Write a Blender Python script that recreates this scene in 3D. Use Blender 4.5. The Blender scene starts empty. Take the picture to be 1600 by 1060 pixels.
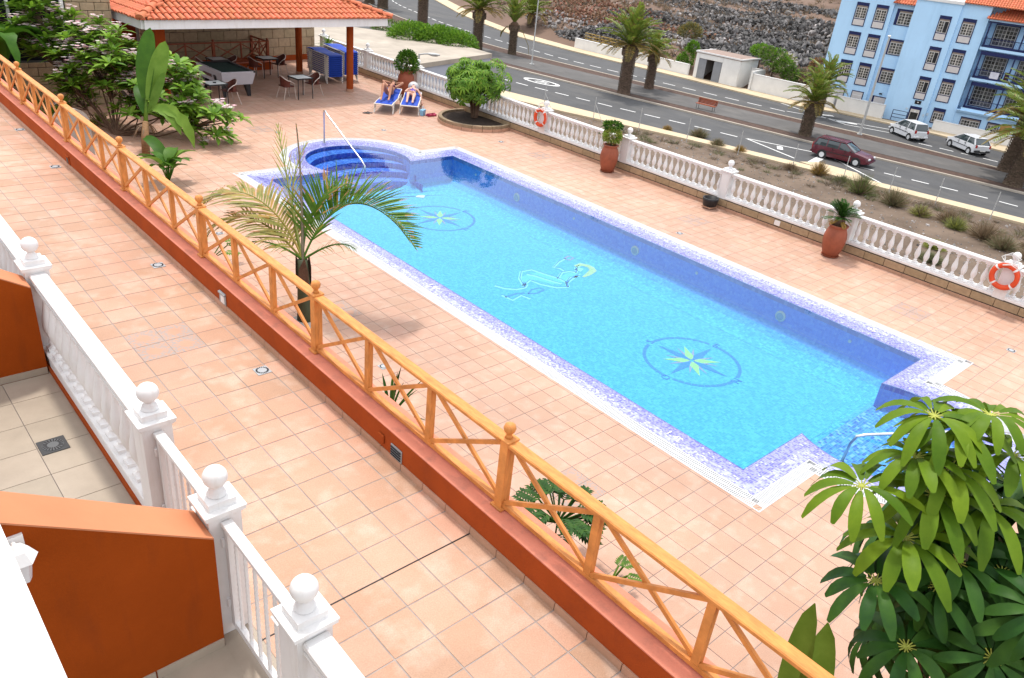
import bpy, math, random
from mathutils import Vector, Matrix, Euler, Quaternion
from math import pi, sin, cos, radians
R = random.Random(7)
SC = bpy.context.scene
COL = SC.collection

# ------------------------------------------------------------------ camera
CAMZ = 6.448
cd = bpy.data.cameras.new('camera'); cam = bpy.data.objects.new('camera', cd); COL.objects.link(cam)
_p, _r, _y = radians(28.0839), radians(6.45274), radians(44.44584)
F = Vector((sin(_y)*cos(_p), cos(_y)*cos(_p), -sin(_p)))
R0 = Vector((cos(_y), -sin(_y), 0)); U0 = R0.cross(F)
R2 = R0*cos(_r)+U0*sin(_r); U2 = -R0*sin(_r)+U0*cos(_r)
cam.matrix_world = Matrix(((R2.x, U2.x, -F.x, 0), (R2.y, U2.y, -F.y, 0), (R2.z, U2.z, -F.z, CAMZ), (0, 0, 0, 1)))
cd.sensor_width = 36; cd.lens = 1222.96/1600*36; cd.clip_start = 0.05; cd.clip_end = 3000
SC.camera = cam

# ------------------------------------------------------------------ light
SUN_EL, SUN_AZ = radians(70), radians(24)      # azimuth measured from +Y towards +X
w = bpy.data.worlds.new("World"); SC.world = w; w.use_nodes = True
nt = w.node_tree; nt.nodes.clear()
sky = nt.nodes.new('ShaderNodeTexSky'); sky.sky_type = 'NISHITA'; sky.sun_disc = False
sky.sun_elevation = SUN_EL; sky.sun_rotation = SUN_AZ; sky.dust_density = 5; sky.air_density = 1.2
mixr = nt.nodes.new('ShaderNodeMix'); mixr.data_type = 'RGBA'; mixr.inputs[0].default_value = 0.7
mixr.inputs[7].default_value = (22.0, 22.6, 23.8, 1)     # thin bright haze over the blue
bg = nt.nodes.new('ShaderNodeBackground'); bg.inputs[1].default_value = 0.10
out = nt.nodes.new('ShaderNodeOutputWorld')
nt.links.new(sky.outputs[0], mixr.inputs[6]); nt.links.new(mixr.outputs[2], bg.inputs[0]); nt.links.new(bg.outputs[0], out.inputs[0])
sd = bpy.data.lights.new('sun', 'SUN'); sd.energy = 3.4; sd.angle = radians(5.0); sd.color = (1, 0.95, 0.87)
sun = bpy.data.objects.new('sun', sd); COL.objects.link(sun)
sv = Vector((sin(SUN_AZ)*cos(SUN_EL), cos(SUN_AZ)*cos(SUN_EL), sin(SUN_EL)))
sun.rotation_euler = sv.to_track_quat('Z', 'Y').to_euler(); sun.location = (0, 0, 60)
SC.view_settings.view_transform = 'Standard'; SC.view_settings.look = 'None'
SC.view_settings.exposure = -0.04; SC.view_settings.gamma = 1; SC.view_settings.use_curve_mapping = False
SC.cycles.max_bounces = 8; SC.cycles.transparent_max_bounces = 12; SC.cycles.caustics_reflective = False

# ------------------------------------------------------------------ materials
def _n(nt, t, **k):
    n = nt.nodes.new(t)
    for a, b in k.items(): setattr(n, a, b)
    return n
MATS = {}
def mat(name, col, rough=.6, var=.12, scale=3., bump=0., bscale=60., metal=0., spec=.3, obj=.0, isl=0., col2=None, trans=0., stretch=None, detail=5, alpha=None):
    """procedural paint / stone / leaf: base colour with noise-driven tone, optional per-object / per-island tone and bump"""
    if name in MATS: return MATS[name]
    m = bpy.data.materials.new(name); m.use_nodes = True; MATS[name] = m
    nt = m.node_tree; L = nt.links.new; b = nt.nodes['Principled BSDF']
    b.inputs['Roughness'].default_value = rough; b.inputs['Metallic'].default_value = metal
    b.inputs['Specular IOR Level'].default_value = spec
    geo = _n(nt, 'ShaderNodeNewGeometry')
    mp = _n(nt, 'ShaderNodeMapping'); mp.inputs['Scale'].default_value = stretch or (1, 1, 1)
    L(geo.outputs['Position'], mp.inputs[0])
    nz = _n(nt, 'ShaderNodeTexNoise'); nz.inputs['Scale'].default_value = scale; nz.inputs['Detail'].default_value = detail; nz.inputs['Roughness'].default_value = .65
    L(mp.outputs[0], nz.inputs[0])
    rp = _n(nt, 'ShaderNodeMapRange'); rp.inputs[1].default_value = .3; rp.inputs[2].default_value = .7
    L(nz.outputs[0], rp.inputs[0])
    mx = _n(nt, 'ShaderNodeMix', data_type='RGBA')
    c = Vector(col); c2 = Vector(col2) if col2 else c*(1+var); c1 = c if col2 else c*(1-var)
    mx.inputs[6].default_value = (*c1, 1); mx.inputs[7].default_value = (*[min(1, v) for v in c2], 1)
    L(rp.outputs[0], mx.inputs[0]); cur = mx.outputs[2]
    if obj or isl:
        oi = _n(nt, 'ShaderNodeObjectInfo')
        ad = _n(nt, 'ShaderNodeMath', operation='ADD'); L(oi.outputs['Random'], ad.inputs[0])
        L(geo.outputs['Random Per Island'], ad.inputs[1]) if isl else None
        if not isl: ad.inputs[1].default_value = 0
        fr = _n(nt, 'ShaderNodeMath', operation='FRACT'); L(ad.outputs[0], fr.inputs[0])
        mr = _n(nt, 'ShaderNodeMapRange'); a = max(obj, isl); mr.inputs[3].default_value = 1-a; mr.inputs[4].default_value = 1+a
        L(fr.outputs[0], mr.inputs[0])
        hs = _n(nt, 'ShaderNodeHueSaturation'); L(cur, hs.inputs['Color']); L(mr.outputs[0], hs.inputs['Value'])
        mh = _n(nt, 'ShaderNodeMapRange'); mh.inputs[3].default_value = .5+a*.05; mh.inputs[4].default_value = .5-a*.05
        L(fr.outputs[0], mh.inputs[0]); L(mh.outputs[0], hs.inputs['Hue'])
        cur = hs.outputs[0]
    L(cur, b.inputs['Base Color'])
    if bump:
        n2 = _n(nt, 'ShaderNodeTexNoise'); n2.inputs['Scale'].default_value = bscale; n2.inputs['Detail'].default_value = 4
        L(mp.outputs[0], n2.inputs[0]); bp = _n(nt, 'ShaderNodeBump'); bp.inputs['Strength'].default_value = bump; bp.inputs['Distance'].default_value = .01
        L(n2.outputs[0], bp.inputs['Height']); L(bp.outputs[0], b.inputs['Normal'])
    if trans:
        tr = _n(nt, 'ShaderNodeBsdfTranslucent'); L(cur, tr.inputs[0]); ms = _n(nt, 'ShaderNodeMixShader'); ms.inputs[0].default_value = trans
        L(b.outputs[0], ms.inputs[1]); L(tr.outputs[0], ms.inputs[2]); L(ms.outputs[0], nt.nodes['Material Output'].inputs[0])
    return m

def addmix(m, fn):
    """insert a colour operation before Base Color; fn(nt, colour_socket) -> colour_socket"""
    nt = m.node_tree; b = nt.nodes['Principled BSDF']; l = b.inputs['Base Color'].links[0]; s = l.from_socket
    r = fn(nt, s); nt.links.new(r, b.inputs['Base Color'])
    return m

# ------------------------------------------------------------------ mesh builder
class MB:
    def __init__(s): s.v = []; s.f = []; s.m = []; s.M = Matrix()
    def add(s, vs, fs, mi=0, M=None):
        o = len(s.v); T = s.M if M is None else s.M @ M
        s.v += [tuple(T @ Vector(p)) for p in vs]; s.f += [tuple(i+o for i in f) for f in fs]; s.m += [mi]*len(fs); return s
    def box(s, c, d, rot=None, mi=0, M=None, bev=0.0):
        x, y, z = d[0]/2, d[1]/2, d[2]/2
        T = Matrix.Translation(c) @ (rot if rot is not None else Matrix())
        if M is not None: T = M @ T
        if bev <= 0:
            vs = [(-x, -y, -z), (x, -y, -z), (x, y, -z), (-x, y, -z), (-x, -y, z), (x, -y, z), (x, y, z), (-x, y, z)]
            fs = [(0, 3, 2, 1), (4, 5, 6, 7), (0, 1, 5, 4), (1, 2, 6, 5), (2, 3, 7, 6), (3, 0, 4, 7)]
        else:                                   # chamfered top and vertical edges
            b = min(bev, x*.9, y*.9, z*.9); vs = []; fs = []
            def ring(xx, yy, cc, zz):
                o = len(vs); vs.extend([(-xx+cc, -yy, zz), (xx-cc, -yy, zz), (xx, -yy+cc, zz), (xx, yy-cc, zz), (xx-cc, yy, zz), (-xx+cc, yy, zz), (-xx, yy-cc, zz), (-xx, -yy+cc, zz)]); return o
            rs = [ring(x-b, y-b, b*.3, -z), ring(x, y, b, -z+b), ring(x, y, b, z-b), ring(x-b, y-b, b*.3, z)]
            for a, c2 in zip(rs, rs[1:]):
                for i in range(8): fs.append((a+i, a+(i+1) % 8, c2+(i+1) % 8, c2+i))
            fs.append(tuple(rs[0]+i for i in range(7, -1, -1))); fs.append(tuple(rs[3]+i for i in range(8)))
        return s.add(vs, fs, mi, T)
    def beam(s, a, b, wd, h, mi=0, up=(0, 0, 1), bev=0):
        a = Vector(a); b = Vector(b); d = b-a; L = d.length; y = d.normalized(); x = y.cross(Vector(up)).normalized(); z = x.cross(y)
        M = Matrix((x, y, z)).transposed().to_4x4(); M.translation = (a+b)/2
        return s.box((0, 0, 0), (wd, L, h), mi=mi, M=M, bev=bev)
    def tube(s, pts, r, n=8, mi=0, cap=True):
        pts = [Vector(p) for p in pts]; k = len(pts); rr = r if isinstance(r, (list, tuple)) else [r]*k
        vs = []; fs = []; prev = None
        for i, p in enumerate(pts):
            t = ((pts[min(i+1, k-1)]-pts[max(i-1, 0)])).normalized()
            if prev is None:
                a = Vector((0, 0, 1)) if abs(t.z) < .9 else Vector((1, 0, 0)); u = t.cross(a).normalized()
            else: u = (prev-t*prev.dot(t)).normalized()
            prev = u; v = t.cross(u)
            for j in range(n):
                an = 2*pi*j/n; vs.append(p+(u*cos(an)+v*sin(an))*rr[i])
        for i in range(k-1):
            for j in range(n): fs.append((i*n+j, i*n+(j+1) % n, (i+1)*n+(j+1) % n, (i+1)*n+j))
        if cap: fs.append(tuple(range(n-1, -1, -1))); fs.append(tuple((k-1)*n+j for j in range(n)))
        return s.add(vs, fs, mi)
    def lathe(s, prof, n=12, c=(0, 0, 0), mi=0, M=None, sq=0):
        vs = []; fs = []
        for (r, z) in prof:
            for j in range(n):
                an = 2*pi*j/n+(pi/n if sq else 0); q = r*(1.0 if not sq else 1.414)
                vs.append((c[0]+q*cos(an), c[1]+q*sin(an), c[2]+z))
        for i in range(len(prof)-1):
            for j in range(n): fs.append((i*n+j, i*n+(j+1) % n, (i+1)*n+(j+1) % n, (i+1)*n+j))
        fs.append(tuple(range(n-1, -1, -1))); fs.append(tuple((len(prof)-1)*n+j for j in range(n)))
        return s.add(vs, fs, mi, M)
    def ball(s, c, r, n=10, m=7, sc=(1, 1, 1), mi=0, M=None):
        prof = [(max(1e-4, sin(pi*i/m))*r, -cos(pi*i/m)*r) for i in range(m+1)]
        T = Matrix.Translation(c) @ Matrix.Diagonal((*sc, 1)); T = (M @ T) if M is not None else T
        return s.lathe(prof, n, mi=mi, M=T)
    def poly(s, pts, z0, z1, mi=0):
        """prism from a ccw outline"""
        n = len(pts); vs = [(x, y, z0) for x, y in pts]+[(x, y, z1) for x, y in pts]
        fs = [tuple(range(n-1, -1, -1)), tuple(range(n, 2*n))]+[(i, (i+1) % n, n+(i+1) % n, n+i) for i in range(n)]
        return s.add(vs, fs, mi)
    def quad(s, a, b, c, d, mi=0): return s.add([a, b, c, d], [(0, 1, 2, 3)], mi)
    def mesh(s, name, mats, smooth=False):
        me = bpy.data.meshes.new(name); me.from_pydata(s.v, [], s.f)
        for m in (mats if isinstance(mats, (list, tuple)) else [mats]): me.materials.append(m)
        if len(me.materials) > 1: me.polygons.foreach_set('material_index', s.m)
        if smooth:
            me.polygons.foreach_set('use_smooth', [True]*len(s.f))
            if smooth != 'full':
                try: me.set_sharp_from_angle(angle=radians(40))
                except Exception: pass
        me.update(); return me
    def build(s, name, mats, parent=None, loc=(0, 0, 0), smooth=False, **k):
        o = bpy.data.objects.new(name, s.mesh(name, mats, smooth)); COL.objects.link(o)
        if parent: o.parent = parent
        o.location = loc
        for a, b in k.items(): o[a] = b
        return o
def inst(me, name, parent, loc=(0, 0, 0), rz=0., rot=None, sc=None):
    o = bpy.data.objects.new(name, me); COL.objects.link(o); o.parent = parent; o.location = loc
    o.rotation_euler = rot if rot is not None else (0, 0, rz)
    if sc is not None: o.scale = sc if not isinstance(sc, (int, float)) else (sc,)*3
    return o
def thing(name, label, cat, loc=(0, 0, 0), rz=0., group=None):
    o = bpy.data.objects.new(name, None); COL.objects.link(o); o.location = loc; o.rotation_euler = (0, 0, rz)
    o.empty_display_size = .2; o['label'] = label; o['category'] = cat
    if group: o['group'] = group
    return o
def tag(o, label, cat, group=None):
    o['label'] = label; o['category'] = cat
    if group: o['group'] = group
    return o
def dup(root, loc, rz=0., label=None, group=None):
    def cp(o, par):
        c = o.copy(); COL.objects.link(c); c.parent = par
        for ch in o.children: cp(ch, c)
        return c
    r = cp(root, None); r.location = loc; r.rotation_euler = (0, 0, rz)
    if label: r['label'] = label
    if group: r['group'] = group
    return r
def RZ(a): return Matrix.Rotation(a, 4, 'Z')
def RX(a): return Matrix.Rotation(a, 4, 'X')
def RY(a): return Matrix.Rotation(a, 4, 'Y')
TR = Matrix.Translation
def text_mesh(s, size, name='txt'):
    cu = bpy.data.curves.new(name, 'FONT'); cu.body = s; cu.size = size; cu.align_x = 'CENTER'; cu.align_y = 'CENTER'; cu.extrude = .002; cu.resolution_u = 2
    o = bpy.data.objects.new(name, cu); COL.objects.link(o); dg = bpy.context.evaluated_depsgraph_get(); dg.update()
    me = bpy.data.meshes.new_from_object(o.evaluated_get(dg)); bpy.data.objects.remove(o); me.name = name; return me
def ring_pts(cx, cy, r, a0, a1, n): return [(cx+r*cos(radians(a0+(a1-a0)*i/n)), cy+r*sin(radians(a0+(a1-a0)*i/n))) for i in range(n+1)]

M_white = mat('white paint', (.70, .69, .68), .45, .05, 2, bump=.1, bscale=40)
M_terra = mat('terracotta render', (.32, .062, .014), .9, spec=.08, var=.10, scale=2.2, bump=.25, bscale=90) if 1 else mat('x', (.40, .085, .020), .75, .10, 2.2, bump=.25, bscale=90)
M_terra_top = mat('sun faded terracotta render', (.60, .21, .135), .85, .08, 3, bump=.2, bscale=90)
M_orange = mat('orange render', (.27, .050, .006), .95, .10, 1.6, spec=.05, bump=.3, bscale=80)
M_grout = mat('grey grout', (.25, .215, .205), .9, .15, 6)
M_wood = mat('varnished pine', (.55, .215, .055), .55, .28, 5, stretch=(6, 1.2, 1.2), bump=.1, bscale=30)
M_wood_red = mat('stained red wood', (.27, .065, .025), .5, .2, 5)
M_metal = mat('brushed steel', (.55, .56, .57), .28, .1, 4, metal=1)
M_grey = mat('grey metal', (.30, .31, .32), .5, .15, 4)
M_dark = mat('black plastic', (.015, .015, .017), .4, .3, 4)
M_soil = mat('dark soil', (.035, .022, .015), .95, .4, 12, bump=.8, bscale=30)
M_conc = mat('concrete', (.42, .39, .35), .85, .15, 1.5, bump=.3, bscale=30)

def grime(col, amount, stretch=(9, 9, 1.2), lo=.52, hi=.74, scale=1.4):
    def fn(nt, s):
        L = nt.links.new; g = _n(nt, 'ShaderNodeNewGeometry'); mp = _n(nt, 'ShaderNodeMapping'); mp.inputs['Scale'].default_value = stretch; L(g.outputs['Position'], mp.inputs[0])
        nz = _n(nt, 'ShaderNodeTexNoise'); nz.inputs['Scale'].default_value = scale; nz.inputs['Detail'].default_value = 7; nz.inputs['Roughness'].default_value = .7; L(mp.outputs[0], nz.inputs[0])
        a = _n(nt, 'ShaderNodeMapRange'); a.inputs[1].default_value = lo; a.inputs[2].default_value = hi; a.inputs[4].default_value = amount; L(nz.outputs[0], a.inputs[0])
        mx = _n(nt, 'ShaderNodeMix', data_type='RGBA'); mx.inputs[7].default_value = (*col, 1); L(a.outputs[0], mx.inputs[0]); L(s, mx.inputs[6]); return mx.outputs[2]
    return fn
addmix(M_white, grime((.48, .43, .37), .42)); addmix(M_terra, grime((.20, .045, .018), .45, (3, 3, 3), .48, .70)); addmix(M_terra_top, grime((.34, .14, .10), .5, (4, 4, 4), .5, .66)); addmix(M_conc, grime((.20, .18, .16), .5, (1, 1, 1), .5, .7, .5))
addmix(M_wood, grime((.22, .07, .02), .55, (14, 1.5, 1.5), .60, .72, 2.2))
# ================================================================== paving
ZW = 2.022                      # walkway level; the pool deck is z = 0
T = 0.33
def in_view(x, y, z, m=.02):
    d = Vector((x, y, z-CAMZ)); w_ = d.dot(F)
    if w_ < .3: return None
    u = d.dot(R2)/w_*cd.lens/36; v = -d.dot(U2)/w_*cd.lens/36
    if abs(u) > .5+m or abs(v) > .3315+m: return None
    return w_
def speckle(nt, s):             # pale cloud in the middle of a fired tile
    L = nt.links.new; tc = _n(nt, 'ShaderNodeNewGeometry'); nz = _n(nt, 'ShaderNodeTexNoise'); nz.inputs['Scale'].default_value = 4.2; nz.inputs['Detail'].default_value = 6
    L(tc.outputs['Position'], nz.inputs[0]); mr = _n(nt, 'ShaderNodeMapRange'); mr.inputs[1].default_value = .5; mr.inputs[2].default_value = .72; mr.inputs[4].default_value = .55
    L(nz.outputs[0], mr.inputs[0]); mx = _n(nt, 'ShaderNodeMix', data_type='RGBA'); mx.inputs[7].default_value = (.52, .39, .31, 1)
    L(mr.outputs[0], mx.inputs[0]); L(s, mx.inputs[6])
    n3 = _n(nt, 'ShaderNodeTexNoise'); n3.inputs['Scale'].default_value = .35; n3.inputs['Detail'].default_value = 3; L(tc.outputs['Position'], n3.inputs[0])
    m3 = _n(nt, 'ShaderNodeMapRange'); m3.inputs[1].default_value = .35; m3.inputs[2].default_value = .65; m3.inputs[3].default_value = .86; m3.inputs[4].default_value = 1.06; L(n3.outputs[0], m3.inputs[0])
    h = _n(nt, 'ShaderNodeHueSaturation'); L(mx.outputs[2], h.inputs['Color']); L(m3.outputs[0], h.inputs['Value'])
    n4 = _n(nt, 'ShaderNodeTexNoise'); n4.inputs['Scale'].default_value = 90; L(tc.outputs['Position'], n4.inputs[0])
    m4 = _n(nt, 'ShaderNodeMapRange'); m4.inputs[1].default_value = .3; m4.inputs[2].default_value = .7; m4.inputs[3].default_value = .88; m4.inputs[4].default_value = 1.1; L(n4.outputs[0], m4.inputs[0])
    h2 = _n(nt, 'ShaderNodeHueSaturation'); L(h.outputs[0], h2.inputs['Color']); L(m4.outputs[0], h2.inputs['Value'])
    return h2.outputs[0]
M_tile = addmix(mat('peach terracotta tile', (.455, .262, .183), .55, .10, 1.3, bump=.12, bscale=120, obj=.075, isl=.075, col2=(.48, .295, .215)), speckle)
M_tile_w = addmix(mat('walkway terracotta tile', (.44, .235, .15), .5, .10, 1.3, bump=.12, bscale=120, obj=.125, isl=.125, col2=(.47, .285, .20)), speckle)
def ringpat(nt, s):
    L = nt.links.new; tc = _n(nt, 'ShaderNodeTexCoord'); ln = _n(nt, 'ShaderNodeVectorMath', operation='LENGTH'); L(tc.outputs['Object'], ln.inputs[0])
    a = _n(nt, 'ShaderNodeMapRange'); a.inputs[1].default_value = .06; a.inputs[2].default_value = .09; L(ln.outputs['Value'], a.inputs[0])
    g = _n(nt, 'ShaderNodeNewGeometry'); vz = _n(nt, 'ShaderNodeTexNoise'); vz.inputs['Scale'].default_value = 38; vz.inputs['Detail'].default_value = 3; L(g.outputs['Position'], vz.inputs[0])
    b = _n(nt, 'ShaderNodeMapRange'); b.inputs[1].default_value = .42; b.inputs[2].default_value = .55; b.inputs[4].default_value = .8; L(vz.outputs[0], b.inputs[0])
    m = _n(nt, 'ShaderNodeMath', operation='MULTIPLY'); L(a.outputs[0], m.inputs[0]); L(b.outputs[0], m.inputs[1])
    mx = _n(nt, 'ShaderNodeMix', data_type='RGBA'); mx.inputs[7].default_value = (.27, .25, .24, 1); L(m.outputs[0], mx.inputs[0]); L(s, mx.inputs[6]); return mx.outputs[2]
M_tile_p = addmix(mat('patterned terracotta tile', (.43, .24, .16), .55, .10, 2, bump=.1, bscale=120), ringpat)

addmix(M_tile, grime((.26, .17, .13), .32, (1, 1, 1), .52, .75, .8)); addmix(M_tile_w, grime((.25, .15, .10), .32, (1, 1, 1), .5, .75, .9))
# pool outline (outer edge of the white overflow strip), counter-clockwise
PX0, PX1, PY0, PY1 = 8.12, 15.42, 3.36, 19.15
NB, FB = (11.77, PY0, 2.22), (11.86, PY1, 2.18)          # bulges at both ends: centre x, y, radius
def pool_outline(off, n=28):
    """outline moved inwards by off"""
    x0, x1, y0, y1 = PX0+off, PX1-off, PY0+off, PY1-off
    rn, rf = NB[2]-off, FB[2]-off
    pts = [(x0, y1), (x0, y0)]
    dy = off; a = math.asin(min(1, dy/rn))
    pts += [(NB[0]+rn*cos(t), NB[1]+rn*sin(t)) for t in [pi-a+(pi+2*a)*i/n for i in range(n+1)]]
    pts += [(x1, y0), (x1, y1)]
    a = math.asin(min(1, dy/rf))
    pts += [(FB[0]+rf*cos(t), FB[1]+rf*sin(t)) for t in [-a+(pi+2*a)*i/n for i in range(n+1)]]
    return pts
PO = pool_outline(0, 40)
def inside(x, y, P=PO):
    c = False; j = len(P)-1
    for i in range(len(P)):
        xi, yi = P[i]; xj, yj = P[j]
        if (yi > y) != (yj > y) and x < (xj-xi)*(y-yi)/(yj-yi)+xi: c = not c
        j = i
    return c
def snap(x, y, P=PO):
    best = None
    for i in range(len(P)):
        ax, ay = P[i]; bx, by = P[(i+1) % len(P)]; dx, dy = bx-ax, by-ay; L2 = dx*dx+dy*dy
        if L2 < 1e-9: continue
        t = max(0, min(1, ((x-ax)*dx+(y-ay)*dy)/L2)); qx, qy = ax+dx*t, ay+dy*t; d = (qx-x)**2+(qy-y)**2
        if best is None or d < best[0]: best = (d, qx, qy)
    return best[1], best[2]

deck = MB(); dz = -.004
XW0, XW1 = 3.60, 18.62
cells = []
i0 = int((XW0-7.74)/T)-1; i1 = int((XW1-7.74)/T)+1; j0 = int((-1.5-5.78)/T); j1 = int((36-5.78)/T)
gap = .0045
for i in range(i0, i1):
    for j in range(j0, j1):
        x, y = 7.74+i*T, 5.78+j*T
        cells.append((x, y))
def clipcell(x, y, g):
    c = [(x+g, y+g), (x+T-g, y+g), (x+T-g, y+T-g), (x+g, y+T-g)]
    c = [(min(max(a, XW0), XW1), b) for a, b in c]
    if c[1][0]-c[0][0] < .02: return None
    near = PX0-.6 < x < PX1+.3 and PY0-3 < y < PY1+3
    if near:
        ins = [inside(a, b) for a, b in c]
        if all(ins): return None
        if any(ins):
            c = [snap(a, b) if k else (a, b) for (a, b), k in zip(c, ins)]
            ar = abs(sum(c[k][0]*c[(k+1) % 4][1]-c[(k+1) % 4][0]*c[k][1] for k in range(4)))/2
            if ar < .004: return None
    return c
for x, y in cells:
    c = clipcell(x, y, 0)
    if c: deck.add([(a, b, dz) for a, b in c], [(0, 1, 2, 3)])
o = deck.build('pool_deck', M_grout); o['kind'] = 'structure'; deck_o = o
def tile_geo(c, z0, z1):
    return [(a, b, z0) for a, b in c]+[(a, b, z1) for a, b in c], [(4, 5, 6, 7), (0, 1, 5, 4), (1, 2, 6, 5), (2, 3, 7, 6), (3, 0, 4, 7)]
full = MB(); g = T/2-gap; vs, fs = tile_geo([(-g, -g), (g, -g), (g, g), (-g, g)], dz-.004, 0.0); full.add(vs, fs); tile_me = full.mesh('tile', M_tile)
tilew_me = full.mesh('tile', M_tile_w); tilep_me = full.mesh('tile', M_tile_p)
cand = []
for x, y in cells:
    c = clipcell(x, y, gap)
    if not c: continue
    cx, cy = x+T/2, y+T/2; w_ = in_view(cx, cy, 0)
    whole = abs(c[1][0]-c[0][0]-2*g) < 1e-4 and abs(c[2][1]-c[1][1]-2*g) < 1e-4 and abs(c[3][0]-c[0][0]) < 1e-4 and abs(c[1][1]-c[0][1]) < 1e-4
    cand.append((w_ if (w_ and cx > 5.6) else 999, cx, cy, c, whole))
pats = {(6.39, 4.95), (6.72, 4.95), (6.39, 5.28), (6.72, 5.28), (6.39, 11.2), (6.72, 11.2), (6.39, 10.87), (6.72, 10.87),
        (16.62, 5.28), (16.95, 5.28), (16.62, 4.95), (16.95, 4.95), (16.95, 11.2), (17.28, 11.2), (16.95, 10.87), (17.28, 10.87), (17.28, 17.5), (17.61, 17.5), (17.28, 17.17), (17.61, 17.17), (10.7, 22.8), (11.0, 22.8), (10.7, 23.1), (11.0, 23.1)}
def is_pat(cx, cy): return any(abs(cx-a) < T/2 and abs(cy-b) < T/2 for a, b in pats)
cand.sort(key=lambda t: t[0]); n1 = 0; rest = MB()
for w_, cx, cy, c, whole in cand:
    if whole and is_pat(cx, cy): inst(tilep_me, 'patterned_tile', deck_o, (cx, cy, 0.0))
    elif whole and n1 < 296 and w_ < 900:
        n1 += 1; inst(tile_me, 'tile', deck_o, (cx, cy, R.uniform(-.0012, .0012)), rot=(R.uniform(-.002, .002), R.uniform(-.002, .002), 0))
    else:
        h = R.uniform(-.001, .001); vs, fs = tile_geo(c, dz-.004, h); rest.add(vs, fs)
rest.build('tile', M_tile, deck_o)['kind'] = 'stuff'

# walkway above the deck
wk = MB(); WX0, WX1 = 1.50, 3.30
wk.box(((WX0+WX1)/2, 14, ZW-.15-.003), (WX1-WX0, 32, .3)); wko = wk.build('walkway', mat('beige grey grout', (.30, .25, .225), .9, .2, 6)); wko['kind'] = 'structure'
xs = [WX0, 1.79, 2.12, 2.45, 2.78, 3.11, 3.295]; rest = MB(); cand = []
for a, b in zip(xs, xs[1:]):
    for j in range(-18, 78):
        y = 4.25+j*T; cx, cy = (a+b)/2, y+T/2; w_ = in_view(cx, cy, ZW, .03); cand.append((w_ or 999, a, b, cx, cy))
cand.sort(); n1 = 0; wpat = {(2.285, 7.71), (2.615, 7.71), (2.285, 8.04), (2.615, 8.04)}
meshes = {}
for w_, a, b, cx, cy in cand:
    hw = (b-a)/2-.006; hy = T/2-.006
    if any(abs(cx-p) < .1 and abs(cy-q) < .2 for p, q in wpat): inst(tilep_me, 'patterned_tile', wko, (cx, cy, ZW)); continue
    if w_ < 900 and n1 < 296:
        k = round(hw, 3)
        if k not in meshes:
            mb = MB(); vs, fs = tile_geo([(-hw, -hy), (hw, -hy), (hw, hy), (-hw, hy)], dz-.004, 0); mb.add(vs, fs); meshes[k] = mb.mesh('tile', M_tile_w)
        inst(meshes[k], 'tile', wko, (cx, cy, ZW+R.uniform(-.001, .001)), rot=(R.uniform(-.002, .002), R.uniform(-.002, .002), 0)); n1 += 1
    elif cy < 30:
        vs, fs = tile_geo([(cx-hw, cy-hy), (cx+hw, cy-hy), (cx+hw, cy+hy), (cx-hw, cy+hy)], ZW+dz-.004, ZW); rest.add(vs, fs)
rest.build('tile', M_tile_w, wko)['kind'] = 'stuff'
mb = MB(); mb.box(((WX0+WX1)/2, 3.59, ZW+.0005), (WX1-WX0, .009, .006)); mb.build('expansion_joint', M_dark, wko)

# red parapet wall between walkway and deck
YA, YB = -1.6, 30.0
t = thing('parapet_wall', 'long terracotta red low wall under the wooden railing', 'wall', (3.42, 10, 0))
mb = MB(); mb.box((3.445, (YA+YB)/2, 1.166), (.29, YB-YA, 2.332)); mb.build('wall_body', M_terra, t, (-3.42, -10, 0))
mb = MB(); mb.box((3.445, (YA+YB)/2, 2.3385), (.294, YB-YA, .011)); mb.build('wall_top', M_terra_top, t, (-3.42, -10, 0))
M_skirt = mat('skirting tile', (.42, .25, .17), .5, .12, 5, obj=.08)
mb = MB(); mb.box((0, 0, .035), (.012, T-.008, .07)); sk = mb.mesh('skirting_tile', M_skirt)
for j in range(-14, 70): inst(sk, 'skirting_tile', t, (3.294-3.42, 4.25+j*T+T/2-10, ZW))
for y, lab in ((14.4, 1), (8.3, 1), (4.62, 0), (4.28, 2)):
    if lab == 1:
        k = thing('wall_light', 'small square step light set in the red wall, %s' % ('far one near the shrub' if y > 10 else 'beside the second floor drain'), 'wall light', (3.30, y, 2.17), 0, 'step lights in the red wall')
        mb = MB(); mb.box((-.008, 0, 0), (.016, .17, .15), bev=.006); mb.box((-.018, 0, .055), (.02, .17, .02)); mb.build('housing', M_grey if y < 10 else M_terra, k)
        mb = MB(); mb.box((-.018, -.02 if y < 10 else 0, -.012), (.01, .09, .09)); mb.build('lens', M_white if y < 10 else M_dark, k)
    elif lab == 0:
        k = thing('junction_cover', 'small square red cover plate on the low wall beside the dark grille', 'cover plate', (3.30, 4.9, 2.19))
        mb = MB(); mb.box((-.01, 0, 0), (.02, .09, .09), bev=.006); mb.build('plate', M_terra, k)
    else:
        k = thing('wall_grille', 'dark louvred step light set in the red wall', 'wall light', (3.30, 4.66, 2.16))
        mb = MB(); mb.box((-.006, 0, 0), (.012, .17, .13), bev=.004); mb.build('frame', M_grey, k)
        lm = MB().box((0, 0, 0), (.014, .15, .012), rot=RY(.6)).mesh('slat', M_dark)
        for q in range(4): inst(lm, 'slat', k, (-.014, 0, -.04+.027*q))

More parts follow.
